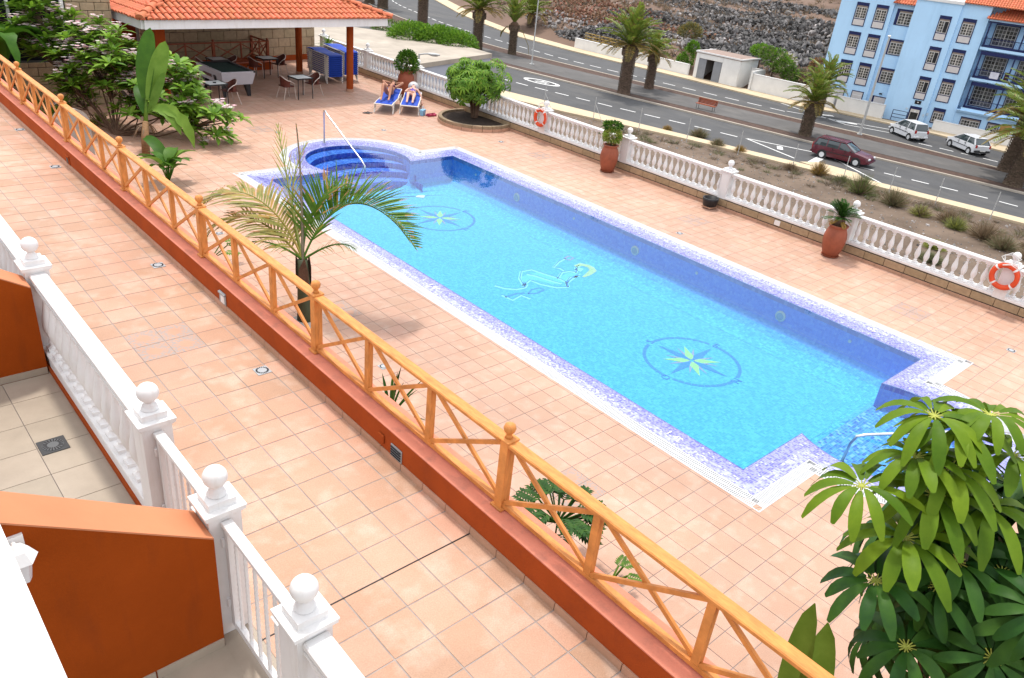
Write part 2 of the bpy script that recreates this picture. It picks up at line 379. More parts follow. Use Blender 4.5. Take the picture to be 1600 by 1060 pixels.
# ------------------------------------------------------------------ floor drains
M_drain = mat('grey plastic drain', (.36, .38, .40), .5, .1, 5)
def drain(x, y, z, label, n=20, dark=False, sz=.15, rz=0.):
    t = thing('floor_drain', label, 'drain', (x, y, z), rz, 'floor drains')
    mb = MB(); mb.box((0, 0, .003), (sz, sz, .006)); mb.lathe([(sz*.36, .006), (sz*.36, .0085), (sz*.22, .009)], 20); mb.build('drain_plate', M_dark if dark == 2 else M_drain, t)
    mb = MB()
    for i in range(n):
        a = 2*pi*i/n; mb.box((sz*.385*cos(a), sz*.385*sin(a), .0095), (sz*.12, sz*.055, .004), rot=RZ(a))
    mb.build('slot_ring', M_dark if dark != 2 else M_grey, t)
for x, y, l in ((3.04, 6.77, 'round slotted drain in the walkway, nearest the camera'), (3.10, 9.87, 'round slotted drain in the walkway beside the wall light'), (3.12, 14.56, 'round slotted drain in the walkway, third one up'), (3.18, 17.1, 'round slotted drain in the walkway, farthest up')): drain(x, y, ZW+.001, l)
for x, y, l in ((6.16, 15.42, 'round drain on the pool deck left of the young palm'), (6.06, 9.0, 'round drain on the deck seen through the railing cross'), (16.72, 3.13, 'round drain on the deck right of the pool corner'), (17.18, 19.06, 'round drain on the deck in front of the umbrella tree planter'), (15.79, 10.6, 'round drain on the deck below the black planter'), (11.01, 22.44, 'round drain on the deck left of the pool steps'), (14.3, 21.6, 'round drain on the deck below the blue lounger')): drain(x, y, .001, l)
# ================================================================== pool
def cellmat(name, cols, size, rough=.25, depthcol=None):
    under = 'edge' not in name; rough = .9 if under else .16
    """small glass mosaic: one random tone per 25 mm piece"""
    m = bpy.data.materials.new(name); m.use_nodes = True; nt = m.node_tree; L = nt.links.new; b = nt.nodes['Principled BSDF']
    g = _n(nt, 'ShaderNodeNewGeometry'); sc = _n(nt, 'ShaderNodeVectorMath', operation='SCALE'); sc.inputs['Scale'].default_value = 1/size; L(g.outputs['Position'], sc.inputs[0])
    ofs = _n(nt, 'ShaderNodeVectorMath', operation='ADD'); ofs.inputs[1].default_value = (.01, .02, .013); L(sc.outputs[0], ofs.inputs[0])
    fl = _n(nt, 'ShaderNodeVectorMath', operation='FLOOR'); L(ofs.outputs[0], fl.inputs[0])
    wn = _n(nt, 'ShaderNodeTexWhiteNoise', noise_dimensions='3D'); L(fl.outputs[0], wn.inputs[0])
    rp = _n(nt, 'ShaderNodeValToRGB'); rp.color_ramp.interpolation = 'CONSTANT'; e = rp.color_ramp.elements
    while len(e) < len(cols): e.new(.5)
    for i, (p, c) in enumerate(cols): e[i].position = p; e[i].color = (*c, 1)
    L(wn.outputs['Value'], rp.inputs[0])
    fr = _n(nt, 'ShaderNodeVectorMath', operation='FRACTION'); L(ofs.outputs[0], fr.inputs[0]); sp = _n(nt, 'ShaderNodeSeparateXYZ'); L(fr.outputs[0], sp.inputs[0])
    mn = _n(nt, 'ShaderNodeMath', operation='MINIMUM'); L(sp.outputs[0], mn.inputs[0]); L(sp.outputs[1], mn.inputs[1])
    st = _n(nt, 'ShaderNodeMath', operation='LESS_THAN'); st.inputs[1].default_value = .10; L(mn.outputs[0], st.inputs[0])
    mx = _n(nt, 'ShaderNodeMix', data_type='RGBA'); mm = _n(nt, 'ShaderNodeMath', operation='MULTIPLY'); mm.inputs[1].default_value = .14 if 'cyan' in name or 'cove' in name or 'wall' in name else .35; L(st.outputs[0], mm.inputs[0])
    L(mm.outputs[0], mx.inputs[0]); L(rp.outputs[0], mx.inputs[6]); mx.inputs[7].default_value = (.55, .60, .68, 1)
    L(mx.outputs[2], b.inputs['Base Color']); b.inputs['Roughness'].default_value = rough; b.inputs['Specular IOR Level'].default_value = .05 if under else .55; MATS[name] = m; return m
M_mosE = cellmat('violet edge mosaic', [(0, (.15, .145, .40)), (.25, (.20, .20, .45)), (.5, (.09, .09, .36)), (.76, (.22, .24, .50)), (.97, (.36, .40, .58))], .032, .3)
M_mosE2 = cellmat('limescaled edge mosaic', [(0, (.19, .19, .44)), (.25, (.27, .28, .50)), (.5, (.14, .13, .38)), (.64, (.31, .33, .54)), (.90, (.44, .46, .60))], .032, .3)
M_mosF = cellmat('cyan pool mosaic', [(0, (.065, .385, .69)), (.3, (.075, .42, .72)), (.6, (.055, .355, .66)), (.8, (.09, .46, .74))], .05, .3)
M_mosW = cellmat('blue shade-painted wall mosaic', [(0, (.15, .36, .88)), (.35, (.17, .39, .90)), (.65, (.13, .33, .85)), (.85, (.20, .43, .90))], .05, .3)  # same mosaic as the floor; the wall's shade is put into the blue
M_mosS = cellmat('mid blue step mosaic', [(0, (.05, .24, .62)), (.35, (.08, .34, .72)), (.7, (.03, .15, .50)), (.85, (.20, .45, .75))], .05, .3)
M_mosD = cellmat('deep blue tread mosaic', [(0, (.04, .14, .62)), (.35, (.06, .18, .68)), (.65, (.03, .11, .55)), (.85, (.12, .27, .72))], .05, .3)
M_mosC1 = cellmat('blue shade-graded cove mosaic', [(0, (.11, .38, .83)), (.35, (.13, .41, .85)), (.65, (.09, .35, .79)), (.85, (.16, .45, .85))], .05, .3)  # cove tones step from shaded wall to lit floor; the gradient is painted
M_mosC2 = cellmat('light shade-graded cove mosaic', [(0, (.07, .37, .72)), (.35, (.08, .41, .76)), (.65, (.055, .33, .67)), (.85, (.11, .47, .78))], .05, .3)
M_mosC3 = cellmat('pale shade-graded cove mosaic', [(0, (.06, .39, .70)), (.35, (.075, .44, .745)), (.65, (.05, .35, .655)), (.85, (.10, .50, .77))], .05, .3)
M_band = cellmat('dark waterline mosaic', [(0, (.06, .13, .55)), (.5, (.09, .18, .62)), (.8, (.18, .28, .70))], .08, .3)
M_grate = mat('white overflow grating', (.52, .53, .54), .5, .06, 8)
W_OFF = .70                       # water edge inside the coping outline
def loopring(mb, A, B, za, zb, mi=0):
    n = len(A); o = len(mb.v); mb.v += [(x, y, za) for x, y in A]+[(x, y, zb) for x, y in B]
    mb.f += [(o+i, o+(i+1) % n, o+n+(i+1) % n, o+n+i) for i in range(n)]; mb.m += [mi]*n
N = 40
O0, O1, O2, O3 = pool_outline(0, N), pool_outline(.235, N), pool_outline(W_OFF-.06, N), pool_outline(W_OFF, N)
pt = thing('swimming_pool', 'long turquoise swimming pool with violet mosaic edge and rounded ends', 'swimming pool', (11.77, 11.2, 0))
PL = (-11.77, -11.2, 0)
mb = MB(); loopring(mb, O0, pool_outline(.02, N), .004, .006); loopring(mb, O0, O0, .004, -.09)
loopring(mb, pool_outline(.215, N), O1, .006, .004); loopring(mb, pool_outline(.02, N), pool_outline(.215, N), -.03, -.03)
loopring(mb, pool_outline(.02, N), pool_outline(.02, N), .006, -.03); loopring(mb, pool_outline(.215, N), pool_outline(.215, N), -.03, .006)
mb.build('coping_channel', M_grate, pt, PL)
# white slats of the overflow grating, running across the channel
def walk(P, step):
    res = []; carry = 0
    for i in range(len(P)):
        a = Vector(P[i]); b = Vector(P[(i+1) % len(P)]); d = b-a; L = d.length
        if L < 1e-6: continue
        s = step-carry
        while s <= L: res.append((a+d*(s/L), d.normalized())); s += step
        carry = (carry+L) % step if L+carry >= step else carry+L
    return res
mb = MB()
for p, d in walk(pool_outline(.1175, N), .030):
    a = math.atan2(d.y, d.x); w2 = .098; c, s = cos(a), sin(a)
    q = [(-.0095, -w2), (.0095, -w2), (.0095, w2), (-.0095, w2)]; q = [(p.x+u*c-v*s, p.y+u*s+v*c) for u, v in q]
    mb.add([(x, y, .005) for x, y in q]+[(x, y, -.018) for x, y in q], [(0, 1, 2, 3), (0, 4, 5, 1), (2, 6, 7, 3), (1, 5, 6, 2), (3, 7, 4, 0)])
mb.build('grating_slats', M_grate, pt, PL)['kind'] = 'stuff'
mb = MB(); loopring(mb, pool_outline(.112, N), pool_outline(.123, N), .0065, .0065); mb.build('grating_rib', M_white, pt, PL)
mb = MB(); OM = pool_outline(.42, N); loopring(mb, OM, O2, -.010, -.028); loopring(mb, O2, O3, -.028, -.048); mb.build('mosaic_edge', M_mosE, pt, PL)
mb = MB(); loopring(mb, O1, OM, .003, -.010); mb.build('mosaic_edge', M_mosE2, pt, PL)
ZF = -.90
mb = MB(); loopring(mb, O3, O3, -.048, -.15); mb.build('waterline_band', M_band, pt, PL)
mb = MB(); loopring(mb, O3, O3, -.15, -.50); mb.build('pool_wall', M_mosW, pt, PL)
cv = [(W_OFF, -.50), (W_OFF+.03, -.62), (W_OFF+.12, -.73), (W_OFF+.28, -.82), (W_OFF+.52, -.875), (W_OFF+.85, ZF+.004)]  # added cove, its rings coloured to imitate light fading towards the wall
for k, ((oa, za), (ob, zb)) in enumerate(zip(cv, cv[1:])): mb = MB(); loopring(mb, pool_outline(oa, N), pool_outline(ob, N), za, zb); mb.build('shade_graded_cove', (M_mosW, M_mosC1, M_mosC2, M_mosC3, M_mosC3)[k], pt, PL)
x0, x1, y0, y1 = PX0+W_OFF, PX1-W_OFF, PY0+W_OFF, PY1-W_OFF
mb = MB(); mb.poly([(p[0], p[1]) for p in pool_outline(W_OFF-.02, N)], ZF-.12, ZF); mb.build('pool_floor', M_mosF, pt, PL)
# shelf in the near bulge
rn = NB[2]-W_OFF; a = math.asin(W_OFF/rn)
arc = [(NB[0]+rn*cos(t), NB[1]+rn*sin(t)) for t in [pi-a+(pi+2*a)*i/30 for i in range(31)]]
mb = MB(); mb.poly(arc, ZF+.003, -.52); mb.build('shelf', M_mosS, pt, PL)
arc2 = [(NB[0]+rn*cos(t), NB[1]+rn*sin(t)) for t in [pi+.75+(pi-1.5)*i/20 for i in range(21)]]
mb = MB(); mb.poly(arc2, -.518, -.34); mb.build('step', M_mosS, pt, PL)
# curved steps in the far bulge
rf = FB[2]-W_OFF
for k, (rr, zt) in enumerate(((.0, -.15), (.34, -.31), (.68, -.47), (1.02, -.64))):
    ins = rf-.005-.0
    cy0 = FB[1]-rr*.9; r_in = rf-.34-rr*.0
    n = 26; outer = [(FB[0]+ins*cos(pi*i/n), FB[1]+ins*sin(pi*i/n)) for i in range(n+1)]
    # tread between bulge wall and an arc moved towards the pool
    inner = [(FB[0]+(ins-.002)*cos(pi*i/n), FB[1]-W_OFF*0-.1-rr+(ins-.34)*sin(pi*i/n)*(1-.12*k)) for i in range(n+1)]
    mb = MB(); m = len(outer); z1 = zt
    mb.v = [(x, y, z1) for x, y in outer]+[(x, min(y, oy-.02), z1) for (x, y), (ox, oy) in zip(inner, outer)]+[(x, min(y, oy-.02), ZF) for (x, y), (ox, oy) in zip(inner, outer)]
    for i in range(m-1): mb.f += [(i, m+i, m+i+1, i+1), (m+i, 2*m+i, 2*m+i+1, m+i+1)]
    mb.m = [0]*len(mb.f); mb.build('step', M_mosD, pt, PL)
# mosaic pictures on the floor
M_r1 = mat('violet floor mosaic', (.05, .25, .63), .4, .25, 30); M_r2 = mat('yellow floor mosaic', (.34, .66, .28), .4, .3, 30); M_r3 = mat('red floor mosaic', (.30, .32, .50), .4, .3, 30)
def rose(cx, cy, r, rot, lab):
    mbs = [MB(), MB(), MB()]; z = .0
    for i in range(48):
        if i % 12 in (0,): continue
        a0, a1 = 2*pi*i/48, 2*pi*(i+.88)/48
        mbs[0].quad(*[(q*cos(t), q*sin(t), z) for q, t in ((r, a0), (r, a1), (r*.93, a1), (r*.93, a0))])
    def spike(mb, a, l, wd, z):
        c, s = cos(a), sin(a); P_ = lambda u, v: (u*c-v*s, u*s+v*c, z)
        mb.add([P_(.04*r, 0), P_(l*.3, -wd), P_(l, 0), P_(l*.3, wd)], [(0, 1, 2, 3)])
    for i in range(8):
        a = i*pi/4; spike(mbs[0] if i % 2 == 0 else mbs[1], a, r*(.82 if i % 2 == 0 else .62), r*.09, .002 if i % 2 == 0 else .001)
    for i in range(16):
        if i % 2: spike(mbs[2], i*pi/8+(.06 if i % 4 == 1 else -.06), r*.55, r*.045, .0005)
    for m_, mm, nm in zip(mbs, (M_r1, M_r2, M_r3), ('dark_points', 'yellow_points', 'red_points')):
        m_.M = Matrix(); o = m_.build(nm, mm, lab)
    for k, ch_ in enumerate('ESON'):
        tm_ = text_mesh(ch_, .24); tm_.materials.append(M_r1); q = bpy.data.objects.new('letter', tm_); COL.objects.link(q); q.parent = lab; q.location = (r*cos(k*pi/2), r*sin(k*pi/2), .002); q.rotation_euler = (0, 0, k*pi/2-pi/2)
def rt(name, label, x, y, rz):
    t = thing(name, label, 'pool mosaic', (x, y, ZF+.004), rz, 'compass roses on the pool floor'); return t
rose(0, 0, .98, 0, rt('compass_mosaic', 'compass rose mosaic on the pool floor, near end', 12.17, 7.27, radians(7)))
rose(0, 0, .98, 0, rt('compass_mosaic', 'compass rose mosaic on the pool floor, far end behind the palm', 12.53, 16.1, radians(7)))
# reclining figure with a fish tail, drawn in pale mosaic
mt = thing('tail_figure_mosaic', 'pale outline mosaic of a reclining figure with fish tail on the pool floor', 'pool mosaic', (12.9, 12.2, ZF+.004), radians(0))
M_fill = mat('light turquoise floor mosaic', (.11, .50, .72), .8, .2, 30); M_pale = mat('pale floor mosaic', (.26, .66, .74), .4, .2, 25); M_hair = mat('ochre floor mosaic', (.42, .58, .34), .4, .3, 25)
def strip(pts, wd, m, nm, z=0):
    mb = MB(); P_ = [Vector((*p, 0)) for p in pts]; k = len(P_); wd = wd if isinstance(wd, list) else [wd]*k; vs = []
    for i, p in enumerate(P_):
        t = (P_[min(i+1, k-1)]-P_[max(i-1, 0)]).normalized(); nrm = Vector((-t.y, t.x, 0)); vs += [p+nrm*wd[i]+Vector((0, 0, z)), p-nrm*wd[i]+Vector((0, 0, z))]
    mb.add(vs, [(2*i, 2*i+1, 2*i+3, 2*i+2) for i in range(k-1)]); mb.build(nm, m, mt)
MER = dict(tail_fin=[(10.98, 11.95), (11.09, 11.71), (11.28, 11.55), (11.52, 11.52)], tail_lobe=[(10.79, 11.48), (10.84, 11.17), (11.17, 11.26), (11.23, 11.02)], tail_edge=[(11.52, 11.52), (11.67, 11.62), (11.68, 11.76)],
 hip_line=[(11.55, 11.58), (11.76, 11.96), (12.07, 12.25), (12.37, 12.21), (12.5, 11.79), (12.6, 11.53)], back_line=[(11.56, 11.63), (11.91, 11.77), (11.98, 11.48), (12.18, 11.16), (12.43, 11.04), (12.6, 11.25), (12.6, 11.53)], scale_line=[(12.08, 12.07), (12.2, 11.89), (12.3, 11.58), (12.44, 11.25)],
 torso=[(12.6, 11.53), (12.92, 11.73), (13.11, 11.69), (13.25, 11.55)], torso_side=[(12.6, 11.25), (12.87, 11.41), (13.16, 11.37)], arm=[(13.04, 11.73), (13.06, 11.93), (12.96, 12.06), (13.31, 12.24), (13.62, 12.32)], lower_arm=[(13.23, 11.45), (12.89, 11.34), (12.59, 11.22), (12.46, 11.04)], face=[(13.25, 11.55), (13.43, 11.76), (13.61, 11.81)])
strip([(x-12.9, y-12.2) for x, y in [(11.55, 11.6), (11.9, 11.9), (12.25, 11.85), (12.4, 11.5), (12.7, 11.42), (13.0, 11.52), (13.3, 11.45)]], [.04, .15, .26, .24, .14, .12, .06], M_fill, 'body_fill', -.001)
for nm, pts in MER.items():
    strip([(x-12.9, y-12.2) for x, y in pts], .040, M_pale, nm); strip([(x-12.9+.035, y-12.2+.035) for x, y in pts], .012, M_r1, nm+'_edge', .001)
strip([(x-12.9, y-12.2) for x, y in [(13.50, 11.85), (13.72, 11.86), (13.84, 11.66), (13.72, 11.44), (13.45, 11.34), (13.2, 11.28)]], [.05, .09, .10, .09, .07, .03], M_hair, 'hair', .001)
strip([(x-12.9, y-12.2) for x, y in [(13.35, 11.62), (13.55, 11.70)]], [.09, .08], M_pale, 'head')
strip([(x-12.9, y-12.2) for x, y in [(11.38, 11.25), (11.61, 11.38), (11.86, 11.35), (11.85, 11.23), (11.58, 11.17), (11.38, 11.25)]], .022, M_r1, 'rock_outline'); strip([(x-12.9, y-12.2) for x, y in [(10.8, 11.37), (11.13, 11.39), (11.34, 11.32)]], .03, M_r1, 'rock_outline')
strip([(x-12.9, y-12.2) for x, y in [(13.61, 12.34), (13.82, 12.4), (13.88, 12.26), (13.66, 12.2), (13.61, 12.34)]], .03, M_r3, 'shell')
mb = MB(); mb.lathe([(.17, 0), (.17, .012), (.10, .014)], 4, sq=0); o = mb.build('bottom_drain', M_white, None, (13.1, 17.8, ZF+.002)); tag(o, 'pale diamond drain cover on the pool floor', 'drain')
for y, l in ((15.45, 'far one beside the tree reflection'), (11.05, 'middle one'), (6.95, 'nearest one')):
    t = thing('pool_light', 'round underwater lamp on the far pool wall, %s' % l, 'pool lamp', (x1, y, -.42), 0, 'underwater lamps')
    mb = MB(); mb.lathe([(.12, 0), (.12, .02), (.085, .03)], 18, M=RY(-pi/2)); mb.build('rim', M_white, t); mb = MB(); mb.lathe([(.08, 0), (.08, .035)], 16, M=RY(-pi/2)); mb.build('lens', mat('lamp lens', (.3, .45, .6), .1), t)
# inlet jets
for y in (17.3, 13.2, 9.2, 5.4):
    mb = MB(); mb.lathe([(.035, 0), (.035, .012)], 10, M=RY(-pi/2)); o = mb.build('inlet', M_white, None, (x1-.001, y, -.3)); tag(o, 'small white water inlet on the far pool wall, %s' % {17.3: 'farthest of four', 13.2: 'between the far and middle lamps', 9.2: 'between the middle and nearest lamps', 5.4: 'nearest of four'}[y], 'pool inlet', 'water inlets')
# depth marks laid in the edge mosaic
tm = text_mesh('1.40', .17); tm.materials.append(M_white)
for x, y, rz, lab in ((8.56, 5.1, -pi/2, 'near edge, right'), (8.56, 11.05, -pi/2, 'near edge beside the palm'), (14.98, 5.1, pi/2, 'far edge, right')):
    o = bpy.data.objects.new('depth_mark', tm); COL.objects.link(o); o.location = (x, y, -.008); o.rotation_euler = (0, radians(4) if x < 10 else radians(-4), rz); tag(o, 'pale 1.40 depth mark in the pool edge, %s' % lab, 'depth mark', 'depth marks'); 
# water
m = bpy.data.materials.new('pool water'); m.use_nodes = True; nt = m.node_tree; nt.nodes.clear(); L = nt.links.new
o_ = _n(nt, 'ShaderNodeOutputMaterial'); tr = _n(nt, 'ShaderNodeBsdfTransparent'); tr.inputs[0].default_value = (.80, .97, 1, 1); gl = _n(nt, 'ShaderNodeBsdfGlossy'); gl.inputs['Roughness'].default_value = .02
fr = _n(nt, 'ShaderNodeFresnel'); fr.inputs[0].default_value = 1.33; ms = _n(nt, 'ShaderNodeMixShader'); bp = _n(nt, 'ShaderNodeBump'); bp.inputs['Strength'].default_value = .12; bp.inputs['Distance'].default_value = .02
nz = _n(nt, 'ShaderNodeTexNoise'); nz.inputs['Scale'].default_value = 3.5; nz.inputs['Detail'].default_value = 3; g = _n(nt, 'ShaderNodeNewGeometry'); L(g.outputs['Position'], nz.inputs[0]); L(nz.outputs[0], bp.inputs['Height'])
L(bp.outputs[0], gl.inputs['Normal']); L(bp.outputs[0], fr.inputs['Normal']); L(fr.outputs[0], ms.inputs[0]); L(tr.outputs[0], ms.inputs[1]); L(gl.outputs[0], ms.inputs[2]); L(ms.outputs[0], o_.inputs[0])
mb = MB(); P_ = pool_outline(W_OFF-.035, N); mb.add([(x, y, -.042) for x, y in P_], [tuple(range(len(P_)))]); o = mb.build('pool_water', m); o['kind'] = 'structure'
# steel handrails
def rail(name, label, paths, r=.024):
    t = thing(name, label, 'handrail', paths[0][0])
    mb = MB(); b0 = Vector(paths[0][0])
    for P in paths:
        mb2 = MB(); mb2.tube([Vector(p)-b0 for p in P], r, 10); mb2.build('rail_tube', M_metal, t, smooth='full')
    for P in paths:
        mb3 = MB(); mb3.lathe([(.05, 0), (.05, .012), (.03, .02)], 12, c=tuple(Vector(P[0])-b0)); mb3.build('base_ring', M_metal, t)
rail('pool_handrail', 'tall bent steel handrail over the far pool steps', [[(11.79, 20.98, 0), (11.79, 20.98, .86), (11.78, 20.95, .93), (11.77, 20.85, .95), (11.75, 20.70, .87), (11.70, 18.75, .06), (11.65, 18.5, -.02), (11.62, 18.35, -.75)],])
rail('pool_handrail', 'low steel handrail half under water at the near shelf', [[(11.0, 3.55, -.6), (11.03, 3.53, -.18), (11.10, 3.50, -.05), (11.2, 3.4, .0), (12.4, 2.2, .32), (12.75, 1.85, .36), (12.85, 1.75, .3), (12.87, 1.72, 0.02)],])
# ================================================================== wooden railing on the parapet
ZT = 2.344
RX0 = 3.455
M_woodT = M_wood
t = thing('wooden_railing', 'long varnished pine railing with crossed braces on the red wall', 'railing', (RX0, 10, ZT))
post = MB(); post.box((0, 0, .33), (.088, .088, .62), bev=.004); post.box((0, 0, .012), (.13, .13, .024), bev=.006); post_me = post.mesh('post', M_woodT)
cap = MB(); cap.box((0, 0, .655), (.125, .125, .02), bev=.005); cap.lathe([(.034, .665), (.024, .685), (.022, .70), (.043, .725), (.05, .752), (.04, .78), (.014, .794)], 14); cap_me = cap.mesh('post_cap', M_woodT, 'full')
sp = MB(); sp.box((0, 0, .325), (.052, .062, .57)); sp_me = sp.mesh('small_post', M_woodT)
posts = [.565, 3.436, 6.354, 9.19, 12.03, 14.88, 17.74, 20.6, 23.46, 26.3]
for y in posts:
    p = inst(post_me, 'post', t, (0, y-10, 0)); c = inst(cap_me, 'post_cap', p)
for a, b in zip(posts, posts[1:]):
    L_ = b-a-.09; m_ = (a+b)/2-10
    tr_ = MB(); tr_.box((0, 0, 0), (.105, L_, .04), bev=.008); tr_.build('top_rail', M_woodT, t, (0, m_, .63))
    br_ = MB(); br_.box((0, 0, 0), (.06, L_, .035)); br_.build('bottom_rail', M_woodT, t, (0, m_, .045))
    s = (b-a)/3
    for k in (1, 2): inst(sp_me, 'small_post', t, (.0, a+s*k-10, 0))
    for k in range(3):
        y0 = a+s*k+(.044 if k == 0 else .031)-10; y1 = a+s*(k+1)-(.044 if k == 2 else .031)-10
        for q in (0, 1):
            bb = MB(); z0, z1 = (.07, .60) if q else (.60, .07); xx = .012 if q else -.012
            bb.beam((xx, y0, z0), (xx, y1, z1), .024, .036); bb.build('brace', M_woodT, t)
# ================================================================== white balustrade of the terraces (left)
def baluster_mesh(h, r, mname='baluster', n=14):
    prof = [(.80, 0), (.80, .05), (.62, .07), (.50, .10), (.66, .13), (.40, .17), (.55, .22), (.92, .32), (1.0, .40), (.86, .52), (.55, .66), (.36, .78), (.34, .82), (.58, .85), (.42, .88), (.72, .93), (.80, .95), (.80, 1.0)]
    mb = MB(); mb.lathe([(q*r, z*h) for q, z in prof], n); 
    mb.box((0, 0, .025*h), (1.75*r, 1.75*r, .05*h)); mb.box((0, 0, .975*h), (1.75*r, 1.75*r, .05*h)); return mb.mesh(mname, M_white, True)
XL = 1.40
def pillar_parts(t, loc, top, w=.21, capw=.27, ballr=.076, base=0.):
    b0 = base
    mb = MB(); mb.box((0, 0, (top+b0)/2), (w, w, top-b0)); p = mb.build('pillar', M_white, t, loc)
    mb = MB(); mb.box((0, 0, top+.008), (capw*.86, capw*.86, .016)); mb.box((0, 0, top+.027), (capw*.95, capw*.95, .022)); mb.box((0, 0, top+.046), (capw, capw, .016), bev=.003); mb.box((0, 0, top+.078), (capw*.66, capw*.66, .05)); mb.build('pillar_cap', M_white, p)
    mb = MB(); z = top+.103; mb.lathe([(ballr*.78, z), (ballr*.80, z+.012), (ballr*.62, z+.022), (ballr*.66, z+.034), (ballr*.42, z+.05), (ballr*.40, z+.07)]+[(ballr*sin(a), z+.065+ballr*.92-ballr*cos(a)) for a in [pi*(.15+.85*i/11) for i in range(11)]]+[(.002, z+.065+ballr*1.92)], 24)
    mb.build('ball_finial', M_white, p, smooth='full'); return p
bl_me = baluster_mesh(.64, .070)
def section(name, label, ys, x=XL, railz=.98, z=ZW, pillars=None, extend=None):
    t = thing(name, label, 'balustrade', (x, ys[0], z))
    for y in (pillars if pillars is not None else ys): pillar_parts(t, (0, y-ys[0], 0), 1.0)
    for a, b in zip(ys, ys[1:]):
        a2, b2 = min(a, b)+.105, max(a, b)-.105; L_ = b2-a2; m_ = (a2+b2)/2-ys[0]
        mb = MB(); mb.box((0, 0, 0), (.15, L_, .05), bev=.01); mb.box((0, 0, -.038), (.115, L_, .026)); mb.box((0, 0, -.06), (.14, L_, .018)); mb.build('top_rail', M_white, t, (0, m_, railz-.025))
        mb = MB(); mb.box((0, 0, .06), (.16, L_, .12)); mb.box((0, 0, .135), (.185, L_, .03), bev=.006); mb.build('bottom_rail', M_white, t, (0, m_, .05))
        mb = MB(); mb.box((0, 0, .0255), (.20, L_, .051)); mb.build('plinth', M_terra, t, (0, m_, 0))
        n = max(1, int(L_/.21)); 
        for k in range(n): inst(bl_me, 'baluster', t, (0, a2+(k+.5)*L_/n-ys[0], .20), sc=(1, 1, (railz-.094-.20)/.64))
    return t
P1, P2, P3, P4, P0_, P5 = 8.12, 5.02, 3.885, 2.765, 11.25, -.4
section('terrace_balustrade', 'white terrace balustrade behind the first orange wall, far left', [P0_+3.1, P0_, P1-0], pillars=[P0_+3.1, P0_, P1])
section('terrace_balustrade', 'white balustrade with balusters between the two orange walls, beside the cream patio', [P1-.0, P2], pillars=[P2])
t3 = thing('gate_pillar', 'white ball-topped pillar between the two white gates', 'pillar', (XL, P3, ZW)); pillar_parts(t3, (0, 0, 0), 1.0)
section('terrace_balustrade', 'white balustrade end with ball-topped pillar at the bottom edge', [P4, P5], pillars=[P4])
def gate(ya, yb, label):
    lo, hi = min(ya, yb)+.115, max(ya, yb)-.115; L_ = hi-lo; t = thing('white_gate', label, 'gate', (XL, (lo+hi)/2, ZW), 0, 'white metal gates')
    mb = MB(); mb.box((0, 0, .955), (.07, L_, .035), bev=.004); mb.build('top_rail', M_white, t)
    mb = MB(); mb.box((0, 0, .10), (.04, L_, .05)); mb.build('bottom_rail', M_white, t)
    for s in (-1, 1): mb = MB(); mb.box((0, s*(L_/2-.03), .53), (.045, .045, .86)); mb.build('stile', M_white, t)
    n = 6
    sm = MB().lathe([(.011 if i % 2 else .015, .12+.82*i/36) for i in range(37)], 8).mesh('spindle', M_white, True)
    for k in range(n): inst(sm, 'spindle', t, (0, -L_/2+.06+(k+.5)*(L_-.12)/n, 0))
    for z in (.28, .80): mb = MB(); mb.lathe([(.011, z-.035), (.013, z-.03), (.013, z+.03), (.011, z+.035)], 10, c=(-.03, L_/2+.0, 0)); mb.build('hinge', M_white, t)
    mb = MB(); mb.box((-.04, -L_/2+.04 if ya > 4.5 else -L_/2+.04, .82), (.02, .03, .12), bev=.004); mb.tube([(-.05, L_/2-.05 if 0 else -L_/2+.04, .86), (-.08, -L_/2+.05, .86), (-.08, -L_/2+.13, .86)], .008, 8); mb.build('latch_handle', M_white, t)
gate(P2, P3, 'closed white spindle gate behind the big orange wall top'); gate(P3, P4, 'closed white spindle gate at the foot of the big orange wall')
# cream patio floors with tiles
M_cream = mat('cream patio tile', (.34, .285, .225), .35, .10, 2.5, obj=.05, bump=.05, bscale=60)
def patio(label, x0, x1, y0, y1, jx, jy, s=.42):
    t = bpy.data.objects.new('patio_floor', MB().box(((x0+x1)/2, (y0+y1)/2, ZW-.10), (x1-x0, y1-y0, .18)).mesh('patio_floor', M_grout)); COL.objects.link(t); t['kind'] = 'structure'
    i = math.floor((x0-jx)/s)
    while jx+i*s < x1:
        j = math.floor((y0-jy)/s)
        while jy+j*s < y1:
            a, b = max(x0, jx+i*s+.003), min(x1, jx+(i+1)*s-.003); c, d = max(y0, jy+j*s+.003), min(y1, jy+(j+1)*s-.003)
            if b-a > .01 and d-c > .01: mb = MB(); mb.box((0, 0, 0), (b-a, d-c, .008)); mb.build('tile', M_cream, t, ((a+b)/2, (c+d)/2, ZW-.004))
            j += 1
        i += 1
    return t
patio('', -1.2, 1.30, 3.92, 7.80, 1.30, 7.83-.0); patio('', -1.2, 1.30, -.5, 3.70, 1.30, 3.70)
mb = MB(); mb.box((0, 0, .002), (.22, .22, .006), bev=.002); 
t = thing('patio_drain', 'dark square drain with radial slots in the cream patio', 'drain', (1.0, 6.55, ZW+.002), .0)
mb.build('drain_frame', mat('charcoal plastic', (.045, .047, .05), .5), t); mb = MB(); mb.lathe([(.085, .005), (.085, .009), (.04, .011)], 24); mb.build('drain_disc', mat('mid grey plastic', (.11, .115, .12), .5), t)
mb = MB(); 
for i in range(20): mb.box((.064*cos(i*pi/10), .064*sin(i*pi/10), .0105), (.036, .010, .003), rot=RZ(i*pi/10))
mb.build('slots', M_dark, t)
mb = MB(); mb.box((1.40, 6, ZW-.08), (.21, 13, .155)); o = mb.build('step', M_cream); o['kind'] = 'structure'
